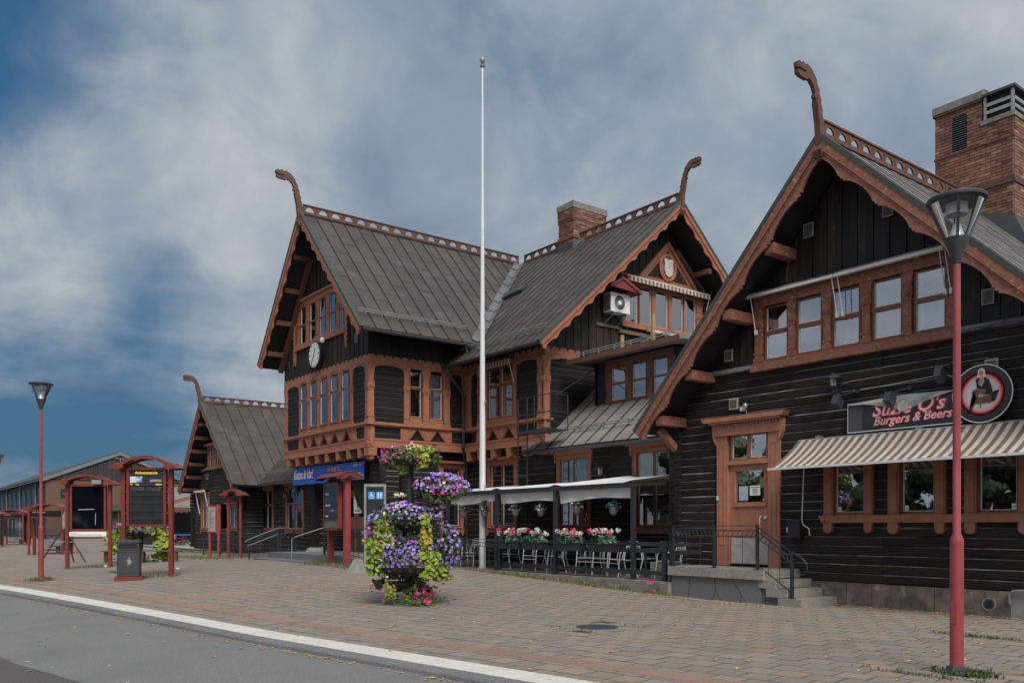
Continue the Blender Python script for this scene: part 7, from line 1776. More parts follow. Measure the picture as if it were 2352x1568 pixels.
# pictogram pylon
pq = thing('toilet_sign', 'tall grey framed black sign panel with two blue pictograms left of the flower tower', 'sign', (-21.9, 11.6, G(-21.9, 11.6)), RZV)
mb = MB(); mb.box(-.31, -.25, -.05, .05, -.05, 2.52); mb.box(.25, .31, -.05, .05, -.05, 2.52); mb.box(-.25, .25, -.05, .05, 2.44, 2.52); part('frame', mb, concg, pq, local=True)
mb = MB(); mb.box(-.25, .25, -.03, .03, .6, 2.44); part('panel', mb, board, pq, local=True)
mb = MB(); mb.box(-.22, .22, -.036, -.03, .0, .58); part('lower_panel', mb, greym, pq, local=True)
pq.location.x += .12; pq.location.y += .15
for cx_ in (-.10, .13):
    mb = MB(); mb.prism([(cx_ - .095, 2.09), (cx_ + .095, 2.09), (cx_ + .1, 2.10), (cx_ + .1, 2.29), (cx_ + .095, 2.3), (cx_ - .095, 2.3), (cx_ - .1, 2.29), (cx_ - .1, 2.1)], -.036, -.03); part('pictogram_tile', mb, picto, pq, local=True)
def lp(pts, nm='pictogram'): mb = MB(); mb.prism(pts, -.040, -.036); part(nm, mb, paper, pq, local=True)
ar = [(-.10 + .055 * math.cos(a), 2.155 + .045 * math.sin(a)) for a in [math.pi * (.55 + k * .14) for k in range(10)]]
mb = MB(); mb.tube([(x, -.041, z) for x, z in ar], .007, 4); part('pictogram', mb, paper, pq, local=True)
lp([(-.115 + .016 * math.cos(k), 2.278 + .016 * math.sin(k)) for k in range(6)]); lp([(-.122, 2.255), (-.104, 2.255), (-.102, 2.215), (-.065, 2.212), (-.064, 2.20), (-.102, 2.198), (-.102, 2.185), (-.06, 2.185), (-.042, 2.13), (-.052, 2.125), (-.068, 2.17), (-.122, 2.17)])
for c in (.09, .165):
    lp([(c + .014 * math.cos(k), 2.277 + .014 * math.sin(k)) for k in range(6)]); lp([(c - .018, 2.258), (c + .018, 2.258), (c + .028, 2.2), (c + .016, 2.2), (c + .014, 2.11), (c + .003, 2.11), (c, 2.18), (c - .003, 2.11), (c - .014, 2.11), (c - .016, 2.2), (c - .028, 2.2)])
mb = MB(); 
for k in range(5): mb.box(-.16, .05 - .03 * (k % 2), -.04, -.036, .95 - k * .03, .963 - k * .03)
part('small_print', mb, paper, pq, local=True, kind='stuff')
cbk = MB(); cbk.prism([(-.30, 0), (.26, 0), (.14, .36), (-.12, .38)], -.22, .22); o = bpy.data.objects.new('concrete_block', mesh_from(cbk, concg, name='concrete_block')); link(o); o.location = (-22.15, 11.42, G(-22.1, 11.4) - .01); o.rotation_euler = (0, 0, RZV); tag(o, 'tapered pale concrete block standing beside the toilet sign', 'block')
# small notice board by the far ramp
na = thing('notice_board', 'small red bowed-roof notice board with a white sheet, in front of the far wing', 'notice board', (0, 0, 0))
def gfeet(x, y):
    z = 0
    for i in range(50):
        s = 1969 * (EYE - z) / (y - 1209); d_ = _dr(x); X, V = s * d_[0], s * d_[1]; z = .5 * z + .5 * G(X, V)
    return Vector((X, V, z))
q1_, q2_ = gfeet(525, 1282), gfeet(553, 1281)
mid = (q1_ + q2_) / 2; dq = q2_ - q1_; na.location = mid; W4 = dq.length; na.rotation_euler = (0, 0, RZV)
portal(na, W4, 2.75, arch=.10, over=.28, dep=.8, pw=.10, m=dredp)
nb_ = thing('poster_case', 'white notice sheet in a red case on two thin red posts', 'notice case', (0, 0, 0))
q3, q4 = gfeet(506, 1282), gfeet(518, 1280); nb_.location = (q3 + q4) / 2 + Vector((-.0, -.35, 0)); nb_.rotation_euler = (0, 0, RZV)
for x in (-.18, .18): mb = MB(); mb.box(x - .045, x + .045, -.05, .05, -.05, 1.2); part('post', mb, redp, nb_, local=True)
mb = MB(); mb.box(-.26, .10, -.08, .06, 1.05, 2.15); mb.box(.10, .26, -.06, .05, 1.0, 2.2); part('case', mb, redp, nb_, local=True)
mb = MB(); mb.box(-.23, .07, -.09, -.08, 1.10, 2.08); part('sheet', mb, concg, nb_, local=True)
mb = MB()
for k in range(10): mb.box(-.20, -.20 + .22 * rnd.uniform(.4, 1), -.093, -.09, 1.2 + k * .08, 1.215 + k * .08)
part('print', mb, greym, nb_, local=True, kind='stuff')
# litter bin
lb = thing('litter_bin', 'dark grey square litter bin with an open slot, standing on a red plinth', 'litter bin', (-24.35, 5.78, G(-24.4, 5.8)), RZV + R(18)); lb.scale = (.93, .93, 1)
mb = MB(); mb.box(-.36, .36, -.36, .36, -.02, .10); part('plinth', mb, dredp, lb, local=True)
mb = MB(); mb.box(-.285, .285, -.285, .285, .10, .80)
for s in (-1, 1):
    for s2 in (-1, 1): mb.lathe([(.035, .10), (.035, .98)], (s * .262, s2 * .262, 0), n=10)
part('body', mb, greym, lb, local=True)
for z in (.12, .20, .76, .80): mb = MB(); mb.box(-.298, .298, -.298, .298, z, z + .022); part('band', mb, greym, lb, local=True)
mb = MB(); mb.box(-.285, .285, -.285, -.255, .822, .84); mb.box(-.285, .285, .255, .285, .82, 1.0); mb.box(-.25, .25, -.284, -.26, .96, 1.0); part('hood_sides', mb, greym, lb, local=True)
mb = MB(); mb.prism([(-.25, .85), (0, .80), (.25, .85), (.25, .955), (-.25, .955)], -.262, -.25); part('slot', mb, blackd, lb, local=True)
mb = MB(); mb.prism([(-.30, 1.0), (.30, 1.0), (.305, 1.03), (.27, 1.075), (-.27, 1.075), (-.305, 1.03)], -.30, .30); part('lid', mb, greym, lb, local=True)
mb = MB(); mb.prism([(.02 + .07 * math.cos(k * .7) * (1 + .4 * math.sin(k * 2.3)), .50 + .10 * math.sin(k * .7) * (1 + .3 * math.cos(k * 3.1))) for k in range(9)], -.288, -.286); part('scuff', mb, mat('scuffed_grey', (.30, .31, .33), (.07, .08, .09), scale=22, coord='obj', ramp_=(.45, .6)), lb, local=True)
# A-frame with hook pipe
af = thing('trestle', 'dark A-shaped trestle topped by a hooked grey pipe behind the left lamp', 'trestle', (-39.0, 6.75, G(-39, 6.75)), RZV)
Hh = 1.50
mb = MB(); mb.tube([(-.98, 0, 0), (0, 0, Hh)], .035, 6); part('leg', mb, greym, af, local=True); mb = MB(); mb.tube([(.98, -.1, -.03), (0, 0, Hh)], .035, 6); part('leg', mb, greym, af, local=True)
mb = MB(); mb.tube([(0, .8, .02), (0, 0, Hh)], .03, 6); part('leg', mb, greym, af, local=True); mb = MB(); mb.box(-.40, .40, -.01, .01, .86, .90); part('tie', mb, galv, af, local=True)
mb = MB(); mb.tube([(0, 0, Hh - .1), (0, 0, Hh + .45), (.05, 0, Hh + .56), (.14, 0, Hh + .58), (.22, 0, Hh + .5)], .06, 8); part('hook_pipe', mb, concg, af, local=True)
# flower trough with benches behind the arrivals board
def trough(x, y):
    t = thing('flower_trough', 'planter stand with lime leaves and purple flowers behind the litter bin', 'planter', (x, y, G(x, y)), RZV)
    mb = MB(); mb.lathe([(.25, .95), (.75, 1.15), (.80, 1.22), (.74, 1.22)], n=18); part('bowl', mb, blackm, t, local=True, smooth=40)
    mb = MB(); mb.lathe([(.06, 0), (.06, 1.0)], n=10); part('pole', mb, blackm, t, local=True)
    mb = MB(); leaf_cluster(mb, 500, hemi(0, 0, 1.2, 1.15, .9, .42, lo=-.15, shell=.7), .10, lambda: rnd.choice((0, 1, 1, 2))); leaf_cluster(mb, 260, lambda: (rnd.gauss(-.75, .25), rnd.uniform(-.5, .2), rnd.uniform(.35, 1.2), rnd.gauss(0, .4), -1, rnd.uniform(-.1, .5)), .12, 1); leaf_cluster(mb, 160, lambda: (rnd.gauss(.95, .15), rnd.uniform(-.5, .2), rnd.uniform(.1, 1.2), rnd.gauss(0, .4), -1, rnd.uniform(-.1, .5)), .12, 1)
    part('foliage', mb, [weed[0], weed[1], weed[2]], t, local=True, recalc=False, kind='stuff')
    mb = MB(); f = hemi(0, 0, 1.2, 1.2, .95, .5, lo=-.1, shell=.15)
    for k in range(150): x_, y_, z_, a, b, c = f(); flower(mb, (x_, y_, z_), (a, b - .5, c), .05, rnd.choice((0, 0, 1, 2)))
    part('flowers', mb, [purple, mauve, magenta], t, local=True, recalc=False, kind='stuff')
trough(-35.6, 8.9)
def bench(label, x, y, rz):
    t = thing('bench', label, 'bench', (x, y, G(x, y)), rz, 'weathered benches round the planter')
    for k in range(3): mb = MB(); mb.box(-.8, .8, -.2 + k * .14, -.08 + k * .14, .42, .46); part('slat', mb, oldwood, t, local=True)
    for s in (-.6, .6): mb = MB(); mb.box(s - .06, s + .06, -.16, .16, 0, .42); part('support', mb, fasc, t, local=True)
bench('weathered bench right of the planter stand', -34.6, 9.3, RZV + .2); bench('weathered bench end showing left of the planter stand', -37.8, 8.6, RZV + 1.2)
mb = MB(); leaf_cluster(mb, 120, lambda: (rnd.gauss(-35.2, .35), rnd.gauss(8.6, .3), G(-35, 8.6) + rnd.uniform(.02, .3), rnd.gauss(0, .5), -1, .6), .07, lambda: rnd.choice((0, 2)))
for k in range(30): flower(mb, (rnd.gauss(-35.2, .35), rnd.gauss(8.4, .25), G(-35, 8.6) + rnd.uniform(.1, .35)), (rnd.gauss(0, .5), -1, .5), .05, 3)
tag(solid('petunia_clump', mb, [weed[0], weed[1], weed[2], magenta], 'low clump of magenta petunias at the foot of the planter stand', 'flowers'), None, None)
# bicycle wheel seen behind the flower tower
def bicycle(label, x, y, rz, z=None, c=blackm):
    t = thing('bicycle', label, 'bicycle', (x, y, G(x, y) if z is None else z), rz)
    for s in (0, 1.05):
        mb = MB(); mb.tube([(s + .335 * math.cos(a), 0, .35 + .335 * math.sin(a)) for a in [k * math.pi / 14 for k in range(28)]], .019, 6, closed=True); w_ = part('wheel', mb, blackm, t, local=True, smooth=50)
        mb = MB()
        for k in range(14): a = k * math.pi / 7; mb.tube([(s + .03 * math.cos(a + 1), .02 * (-1) ** k, .35 + .03 * math.sin(a + 1)), (s + .32 * math.cos(a), 0, .35 + .32 * math.sin(a))], .0022, 3)
        mb.tube([(s + .305 * math.cos(a), 0, .35 + .305 * math.sin(a)) for a in [k * math.pi / 14 for k in range(28)]], .007, 4, closed=True); part('rim', mb, alum, w_, local=True)
    mb = MB()
    for p, q in (((0, 0, .35), (.42, 0, .30)), ((0, 0, .35), (.33, 0, .80)), ((.42, 0, .30), (.33, 0, .92)), ((.42, 0, .30), (.88, 0, .80)), ((.35, 0, .78), (.86, 0, .86)), ((.84, 0, .98), (.90, 0, .74)), ((.90, 0, .74), (1.05, 0, .35))): mb.tube([p, q], .016, 6)
    part('frame', mb, c, t, local=True)
    mb = MB(); mb.tube([(.84, 0, .97), (.80, 0, 1.02), (.80, .26, 1.04), (.66, .30, 1.02)], .012, 5); mb.tube([(.80, 0, 1.02), (.80, -.26, 1.04), (.66, -.30, 1.02)], .012, 5); part('handlebar', mb, c, t, local=True)
    mb = MB(); mb.lathe([(.01, .9), (.11, .92), (.10, .96), (.01, .97)], (.30, 0, 0), n=10, sy=.7); part('saddle', mb, blackm, t, local=True)
    mb = MB(); mb.lathe([(.09, -.01), (.09, .01)], (.42, 0, .30), n=14, axis='d'); mb.tube([(.42, .05, .30), (.50, .09, .16)], .01, 4); part('crank', mb, galv, t, local=True)
bw_ = gfeet(981, 1312); bicycle('black bicycle parked behind the flower tower, one wheel showing', bw_.x - .62 * 1.0, bw_.y - .85, math.atan2(.79, .61))
# ================================================================ porch steps and ramps of the station
ps_ = thing('porch_steps', 'two long grey granite steps up to the open porch below the blue banner', 'steps', (-29, 12.5, .2))
x = -32.0
while x < -25.9:
    e = min(x + 1.25, -25.84); mb = MB(); mb.box(x + .005, e - .005, 12.02, 12.55, .0, .415); part('step_stone', mb, granite, ps_); x += 1.25
x = -31.7
while x < -25.95:
    e = min(x + 1.1, -25.9); mb = MB(); mb.box(x + .005, e - .005, 12.55, 13.0, .1, .64); part('landing_stone', mb, granite, ps_); x += 1.1
mb = MB(); mb.box(-31.68, -25.95, 13.0, 15.6, .1, .635); part('landing', mb, granite, ps_)
hr = thing('stair_handrail', 'steel handrail on dark posts at the left end of the porch steps', 'handrail', (-31.9, 12.3, .3))
for xq in (-31.95,):
    mb = MB(); mb.tube([(xq, 11.85, .25), (xq, 11.85, 1.12)], .03, 6); mb.tube([(xq, 13.0, .64), (xq, 13.0, 1.55)], .03, 6); part('post', mb, blackm, hr)
    mb = MB(); mb.tube([(xq, 11.7, 1.02), (xq, 11.85, 1.12), (xq, 13.0, 1.55), (xq, 13.3, 1.55)], .016, 6); mb.tube([(xq + .06, 11.75, .86), (xq + .06, 12.95, 1.30)], .013, 6); part('rail', mb, galv, hr)
hr2 = thing('stair_handrail', 'short bent steel handrail on the porch steps left of the timetable board', 'handrail', (-28.2, 12.6, .4))
mb = MB(); mb.tube([(-28.5, 12.1, .42), (-28.5, 12.1, 1.15), (-28.4, 12.2, 1.25), (-27.9, 13.2, 1.62), (-27.9, 13.4, 1.62)], .014, 6); part('rail', mb, galv, hr2)
rmp = thing('left_ramp', 'low ramp along the link wall with concrete edges', 'ramp', (-36, 14, .2))
mb = MB(); mb.add([(-41.5, 13.1, .22), (-31.7, 13.1, .63), (-31.7, 14.6, .63), (-41.5, 14.6, .22), (-41.5, 13.1, .0), (-31.7, 13.1, .0), (-31.7, 14.6, .0), (-41.5, 14.6, .0)], [(0, 1, 2, 3), (0, 4, 5, 1), (1, 5, 6, 2), (2, 6, 7, 3), (3, 7, 4, 0)]); part('slope', mb, conc, rmp)
rl2 = thing('iron_railing', 'black ring railing along the front of the left ramp', 'railing', (-36, 13.1, .3))
pts = [(-41.3, .23), (-38.9, .33), (-36.5, .43), (-34.1, .53), (-32.0, .62)]
for (a, za), (b, zb) in zip(pts[:-1], pts[1:]): ring_rail(rl2, (a, 13.12, za), (b, 13.12, zb), bars=9)
for a, za in pts: mb = MB(); mb.box(a - .03, a + .03, 13.09, 13.15, za, za + .96); part('post', mb, blackm, rl2)
rl3 = thing('iron_railing', 'black ring railing behind the left ramp, against the link wall', 'railing', (-36, 14.6, .3))
for (a, za), (b, zb) in zip(pts[:-1], pts[1:]): ring_rail(rl3, (a, 14.55, za), (b, 14.55, zb), bars=9, rings=False)
for a, za in pts: mb = MB(); mb.box(a - .03, a + .03, 14.52, 14.58, za, za + .96); part('post', mb, blackm, rl3)
rm2 = thing('right_ramp', 'short ramp with a dark granite side wall right of the porch steps', 'ramp', (-24, 13, .3))
mb = MB(); mb.add([(-25.88, 12.62, .66), (-22.2, 12.62, .40), (-22.2, 14.3, .40), (-25.88, 14.3, .66), (-25.88, 12.62, .0), (-22.2, 12.62, .0), (-22.2, 14.3, .0), (-25.88, 14.3, .0)], [(0, 1, 2, 3), (0, 4, 5, 1), (1, 5, 6, 2), (2, 6, 7, 3), (3, 7, 4, 0)]); part('slope', mb, conc, rm2)
for k in range(5): a = -25.88 + k * .74; mb = MB(); z0_, z1_ = .655 - .052 * k, .655 - .052 * (k + 1); mb.xf = lambda u, d, z: (u, 12.62 - d, z); mb.prism([(a + .006, .0), (a + .732, .0), (a + .732, z1_), (a + .006, z0_)], 0, .05); part('wall_slab', mb, granite, rm2)
rl4 = thing('iron_railing', 'black ring railing on the short ramp right of the porch steps', 'railing', (-24, 12.7, .4))
pts = [(-27.2, .64), (-25.7, .65), (-24.0, .53), (-22.3, .41)]
for (a, za), (b, zb) in zip(pts[:-1], pts[1:]): ring_rail(rl4, (a, 12.72, za), (b, 12.72, zb), bars=4, rr=.075)
for a, za in pts: mb = MB(); mb.box(a - .03, a + .03, 12.69, 12.75, za, za + .96); part('post', mb, blackm, rl4)
ms = thing('metal_seat', 'pale perforated metal seat on the short ramp beside the toilet sign', 'seat', (-23.2, 13.2, .5))
mb = MB(); mb.box(-23.9, -22.7, 13.0, 13.4, .84, .87); part('seat', mb, alum, ms)
for x in (-23.7, -22.9): mb = MB(); mb.tube([(x, 13.0, .86), (x, 13.0, .45)], .025, 6); mb.tube([(x, 13.38, .86), (x, 13.38, 1.1), (x, 13.0, 1.1), (x, 12.95, .86)], .02, 6); part('leg', mb, alum, ms)
# ================================================================ flower tower
TX, TYY = -14.8, 8.75; TG = G(TX, TYY)
ft_ = thing('flower_tower', 'tall black pole tower with stacked bowls of purple petunias and trailing lime green leaves', 'flower tower', (TX, TYY, TG), RZV)
# local x = to the right in the picture, y = away
mb = MB(); mb.lathe([(.085, 0), (.085, 1.2), (.082, 3.0)], n=18); part('pole', mb, blackm, ft_, local=True, smooth=40)
def hh(yD): return EYE + 17.05 * (1209 - yD) / 1969 - TG
def xx(xD): return (xD - 944) * 17.05 / 1969
bowls = [  # x, y, z rim, radius, depth
    (0.0, 0, hh(1058), .50, .16), (xx(1018), .0, hh(1124), .52, .18), (xx(930), 0, hh(1190), .50, .20), (0.0, 0, hh(1300), .66, .20), (xx(922), -.05, hh(1335), .34, .15), (xx(1020), .25, hh(1285), .3, .15)]
for x, y, z, r, d in bowls:
    mb = MB(); mb.lathe([(r * .2, -d), (r * .7, -d * .75), (r * .97, -d * .1), (r, 0), (r * .96, 0)], (x, y, z), n=24); part('bowl', mb, blackm, ft_, local=True, smooth=40)
mb = MB()
mb.tube([(0, 0, hh(1142)), (xx(1018), 0, hh(1142))], .03, 8); mb.tube([(0, 0, hh(1136)), (xx(1018), 0, hh(1136))], .02, 6); mb.tube([(0, 0, hh(1352)), (xx(912), 0, hh(1356)), (xx(912), 0, hh(1345))], .035, 8); mb.tube([(0, 0, hh(1347)), (xx(912), 0, hh(1350))], .02, 6)
mb.tube([(0, 0, hh(1300)), (xx(1020), .25, hh(1300))], .03, 8); part('arms', mb, blackm, ft_, local=True)
LM_ = [weed[0], weed[1], weed[2], weed[3], weed[5]]
FM_ = [purple, mauve, magenta, cream, crimson]
def clump(nm, leafs, flowers):
    mb = MB()
    for n, fn, sz, mi in leafs: leaf_cluster(mb, int(n * 1.15), fn, sz * .86, mi)
    part(nm + '_leaves', mb, LM_, ft_, local=True, recalc=False, kind='stuff')
    mb = MB()
    for n, fn, r, ws in flowers:
        for k in range(int(n * 1.35)):
            x, y, z, a, b, c = fn(); flower(mb, (x, y, z), (a, b - .6, c), r * rnd.uniform(.6, .95), rnd.choices(range(5), ws)[0], 3 if rnd.random() < .0 else None)
    if mb.v: part(nm + '_flowers', mb, FM_, ft_, local=True, recalc=False, kind='stuff')
def drape_(cx, cy, z0, z1, rx, ry, taper=.5):
    def f():
        t = rnd.random(); w_ = 1 - taper * t; a = rnd.uniform(0, 6.28); q = math.sqrt(rnd.random())
        return cx + rx * w_ * q * math.cos(a), cy + ry * w_ * q * math.sin(a), z0 + (z1 - z0) * t, rnd.gauss(0, .45) + math.cos(a) * .4, -1 + rnd.gauss(0, .3), rnd.uniform(-.1, .7)
    return f
g1 = lambda: rnd.choice((0, 2, 4, 0)); g2 = lambda: rnd.choice((0, 2, 2)); lime = lambda: rnd.choices((1, 3, 0), (7, .8, 3))[0]; limey = lambda: rnd.choices((1, 3, 0), (4, 4, 1))[0]
b = bowls
clump('top', [(800, hemi(0, 0, b[0][2] - .02, .55, .5, .33, lo=-.2, shell=.8), .040, g1), (300, hemi(xx(1000), 0, b[0][2] + .05, .16, .2, .30, lo=-.6, shell=.9), .035, g1), (160, hemi(xx(893), 0, b[0][2] - .0, .16, .3, .25, lo=-.6, shell=.9), .035, g1), (150, drape_(xx(975), -.25, hh(1030), hh(1075), .24, .2), .075, lime), (70, drape_(xx(932), -.2, hh(1068), hh(1090), .14, .15), .06, lime)],
      [(17, hemi(-.05, 0, b[0][2] + .02, .58, .5, .36, lo=-.1, shell=.1), .042, (0, 1, 8, 0, 0)), (60, hemi(.12, -.1, b[0][2] + .1, .35, .4, .22, lo=.2, shell=.2), .026, (0, 0, 0, 1, 0)), (14, hemi(xx(890), -.1, hh(1060), .12, .2, .2, lo=-.8, shell=.3), .045, (0, 0, 1, 0, 0))])
clump('right', [(1200, hemi(b[1][0], 0, b[1][2] - .04, .58, .5, .30, lo=-.3, shell=.8), .038, g1), (420, drape_(b[1][0] + .05, -.35, hh(1118), hh(1152), .48, .15, .3), .035, g1)],
      [(190, hemi(b[1][0], -.02, b[1][2] - .0, .60, .52, .34, lo=-.15, shell=.12), .040, (5, 6, 1.1, .3, 0)), (26, drape_(b[1][0] + .05, -.45, hh(1118), hh(1140), .45, .1, .3), .036, (1, 1, 5, 0, 0))])
clump('middle', [(1500, hemi(b[2][0] - .02, 0, b[2][2] - .02, .66, .52, .34, lo=-.25, shell=.85), .038, g1), (500, hemi(xx(1000), .05, hh(1185), .24, .3, .36, lo=-.8, shell=.9), .035, g1), (420, hemi(xx(875), 0, hh(1215), .2, .35, .45, lo=-.8, shell=.9), .04, g1), (150, drape_(xx(890), -.35, hh(1195), hh(1250), .24, .18, .2), .055, lime), (170, drape_(xx(985), -.3, hh(1180), hh(1270), .12, .15, .1), .056, limey), (500, drape_(0, -.05, hh(1190), hh(1270), .5, .3, .1), .045, g2)],
      [(150, hemi(b[2][0] + .05, -.02, b[2][2] + .0, .60, .52, .34, lo=0., shell=.12), .041, (5, 6, .8, .4, 0)), (70, hemi(xx(868), -.1, hh(1210), .19, .3, .34, lo=-.8, shell=.25), .041, (3, 5, .8, 0, 0)), (40, hemi(xx(1010), -.05, hh(1180), .2, .3, .3, lo=-.6, shell=.25), .038, (3, 5, .5, 0, 0)), (16, hemi(xx(860), -.2, hh(1230), .16, .2, .3, lo=-.9, shell=.3), .04, (0, 0, 1, 0, 0)), (14, hemi(xx(925), -.1, hh(1140), .14, .1, .07), .042, (1, 0, 0, 3, 0))])
clump('big', [(2200, hemi(0, 0, b[3][2] - .02, .74, .60, .56, lo=-.08, shell=.75), .040, g1), (620, hemi(xx(1030), .05, hh(1260), .26, .35, .52, lo=-.8, shell=.9), .040, g1), (300, drape_(xx(872), -.35, hh(1238), hh(1318), .24, .22, .35), .060, lime), (300, drape_(xx(992), -.42, hh(1268), hh(1322), .24, .18, .35), .062, lime), (90, drape_(xx(1018), -.1, hh(1290), hh(1332), .22, .2, .2), .06, lime), (260, drape_(xx(880), -.3, hh(1275), hh(1315), .2, .2), .05, g1)],
      [(320, hemi(-.04, -.02, b[3][2] + .0, .72, .60, .58, lo=-.0, shell=.12), .042, (8, 3, .9, 0, 0)), (110, hemi(xx(1032), 0, hh(1262), .25, .33, .52, lo=-.9, shell=.2), .041, (6, 4, .2, 0, 0)), (30, hemi(xx(895), -.2, hh(1250), .2, .3, .3, lo=-.5, shell=.3), .04, (2, 5, 1, 0, 0))])
clump('lower', [(480, hemi(xx(922), -.05, hh(1326), .42, .32, .18, lo=-.3, shell=.9), .036, g1), (300, hemi(xx(968), 0, hh(1340), .2, .25, .2, lo=-.9, shell=.9), .034, g1), (80, drape_(xx(905), -.25, hh(1335), hh(1372), .13, .14, .3), .05, limey), (40, drape_(xx(955), -.2, hh(1300), hh(1318), .15, .12), .05, lime), (60, drape_(xx(940), -.1, hh(1345), hh(1378), .12, .1), .04, lime), (120, drape_(xx(875), -.1, hh(1330), hh(1352), .13, .1), .035, g1)],
      [(10, hemi(xx(925), -.1, hh(1325), .46, .4, .20, lo=-.1, shell=.2), .034, (0, .6, 4, .6, 0)), (12, hemi(xx(868), -.1, hh(1350), .1, .1, .12, lo=-.9), .034, (0, 0, 1, 0, 0)), (20, hemi(xx(915), -.25, hh(1322), .35, .2, .14, lo=-.3, shell=.1), .016, (0, 0, 0, 1, 0))])
clump('ground', [(300, lambda: (rnd.gauss(.06, .26), rnd.gauss(-.05, .2), abs(rnd.gauss(.04, .05)), rnd.gauss(0, .5), -.5, 1), .042, lambda: rnd.choice((0, 0, 2))), (150, lambda: (rnd.gauss(.32, .12), rnd.gauss(-.05, .12), rnd.uniform(.05, .36), rnd.gauss(0, .6), -.8, .6), .036, g2)],
      [(22, lambda: (rnd.gauss(.34, .14), rnd.gauss(-.1, .12), rnd.uniform(.12, .42), rnd.gauss(0, .4), -.8, .4), .046, (0, 0, 4, 0, 3)), (3, lambda: (rnd.gauss(-.30, .12), rnd.gauss(-.1, .1), rnd.uniform(.08, .22), rnd.gauss(0, .4), -.8, .4), .040, (1, 0, 3, 0, 0)), (8, lambda: (rnd.gauss(.42, .08), rnd.gauss(-.3, .1), rnd.uniform(.04, .12), rnd.gauss(0, .4), -.8, .4), .048, (0, 0, 1, 0, 4))])
mb = MB(); leaf_cluster(mb, 30, lambda: (rnd.gauss(-13.75, .07), 14.62 + rnd.gauss(0, .03), rnd.uniform(.06, .24), rnd.gauss(0, .5), -1, .4), .035, 0)
for p in ((-13.74, .27), (-13.66, .08), (-13.85, .29)): flower(mb, (p[0], 14.58, p[1] + .04), (.1, -1, .3), .055, 1)
solid('petunia', mb, [weed[0], magenta], 'single magenta petunia growing from the terrace kerb beside the granite landing', 'flower')
# ================================================================ far side of the square: shelters and buildings
def shelter(label, D0, D1, s, H=2.75, texts=''):
    """glass bus shelter: posts at picture columns D0..D1, s metres away"""
    def at(xd): t_ = (xd - 1176) / 1969; d_ = _dr(xd); return Vector((s * d_[0], s * d_[1], 0))
    a, b = at(D0), at(D1); c = (a + b) / 2; W = (b - a).length; c.z = G(c.x, c.y)
    t = thing('bus_shelter', label, 'bus shelter', c, RZV + .12, 'red framed glass bus shelters')
    portal(t, W, H, arch=.20, over=.55, dep=1.5, pw=.13)
    for y in (-.7, .7):
        for x in (-W / 2, W / 2): mb = MB(); mb.box(x - .05, x + .05, y - .05, y + .05, 0, H - .15); part('corner_post', mb, dredp, t, local=True)
    mb = MB(); mb.box(-W / 2, W / 2, .68, .69, .25, H - .65); part('rear_glass', mb, glassc, t, local=True)
    mb = MB(); mb.box(W / 2 - .01, W / 2, -.7, .7, .25, H - .4); part('side_glass', mb, glassc, t, local=True)
    mb = MB(); mb.box(-W / 2, W / 2, .66, .70, 1.02, 1.10); part('blue_stripe', mb, mat('glass_stripe_blue', (.02, .10, .45)) if 'glass_stripe_blue' not in MATS else MATS['glass_stripe_blue'], t, local=True)
    mb = MB(); mb.box(-W / 2, W / 2, -.74, -.62, H - .62, H - .28); part('fascia_panel', mb, board, t, local=True)
    mb = MB(); mb.box(-W / 2, W / 2, -.76, -.60, H - .28, H - .22); mb.box(-W / 2, W / 2, -.76, -.60, H - .66, H - .62); mb.box(-W / 2, W / 2, .64, .72, .18, .26); mb.box(-W / 2, W / 2, .64, .72, .02, .08); part('rails', mb, dredp, t, local=True)
    ltext(t, 'Linje  Destination', .09, yel, -W / 2 + .2, -.745, H - .38, sx=1.1)
    mb = MB(); mb.box(W / 2 - 1.1, W / 2 - .2, .2, .55, .42, .48); mb.box(W / 2 - .75, W / 2 - .55, .3, .45, 0, .42); part('seat', mb, greym, t, local=True)
    return t
shelter('glass bus shelter with a bowed red roof right behind the left lamp post', 81, 153, 49)
shelter('farther glass bus shelter cut by the left edge of the view', 8, 60, 72, H=2.85)
shelter('third bus shelter behind, only its left roof end showing at the left edge', -62, -6, 66, H=2.8)
# white road marks far left
mk = bpy.data.objects.new('road_marking', None); link(mk); mk['kind'] = 'structure'; mk.location = (-70, 6, 0)
for q in (((-62, 6.6), (-74, 7.6), (-76, 8.6), (-63, 7.2)), ((-56, 6.1), (-66, 6.5), (-66, 6.8), (-56, 6.35))):
    mb = MB(); mb.add([(x, y, G(x, y) + .012) for x, y in q], [(0, 1, 2, 3)]); part('white_mark', mb, whitet, mk, recalc=False)
# ---- large shed with brick end
wh = thing('warehouse', 'long building with a dark boarded gable over a brick wall beyond the bus shelters', 'building', (-112.5, 17.5, -.5))
WX, WY0, WY1, WR = -112.5, 17.5, 33.7, 25.6
F = Face('s', WX); bz = -.5
ez, rz_ = 7.45, 10.75
zr = lambda v: rz_ - abs(v - WR) * (rz_ - ez) / (WR - WY0) - .12
zbr = 7.15
mb = MB(); mb.box(WX - 60, WX - .1, WY0 + .1, WY1 - .1, bz, ez - .3); part('core', mb, rafter, wh)
mb = F.mb(); mb.box(WY0, WY1, -.1, 0, bz, zbr); part('brick_wall', mb, mat('pale_brickwork', (.17, .105, .068), (.12, .072, .048), rough=.9, scale=8, st=(1, 1, 3)), wh)
bwall = bpy.data.objects['brick_wall']
for i in range(52):
    z = bz + 1.2 + i * .125
    if z > zbr - .05: break
    mb = F.mb(); mb.box(WY0, WY1, 0, .012, z, z + .10); part('brick_course', mb, MATS['pale_brickwork'], bwall)
n = 60
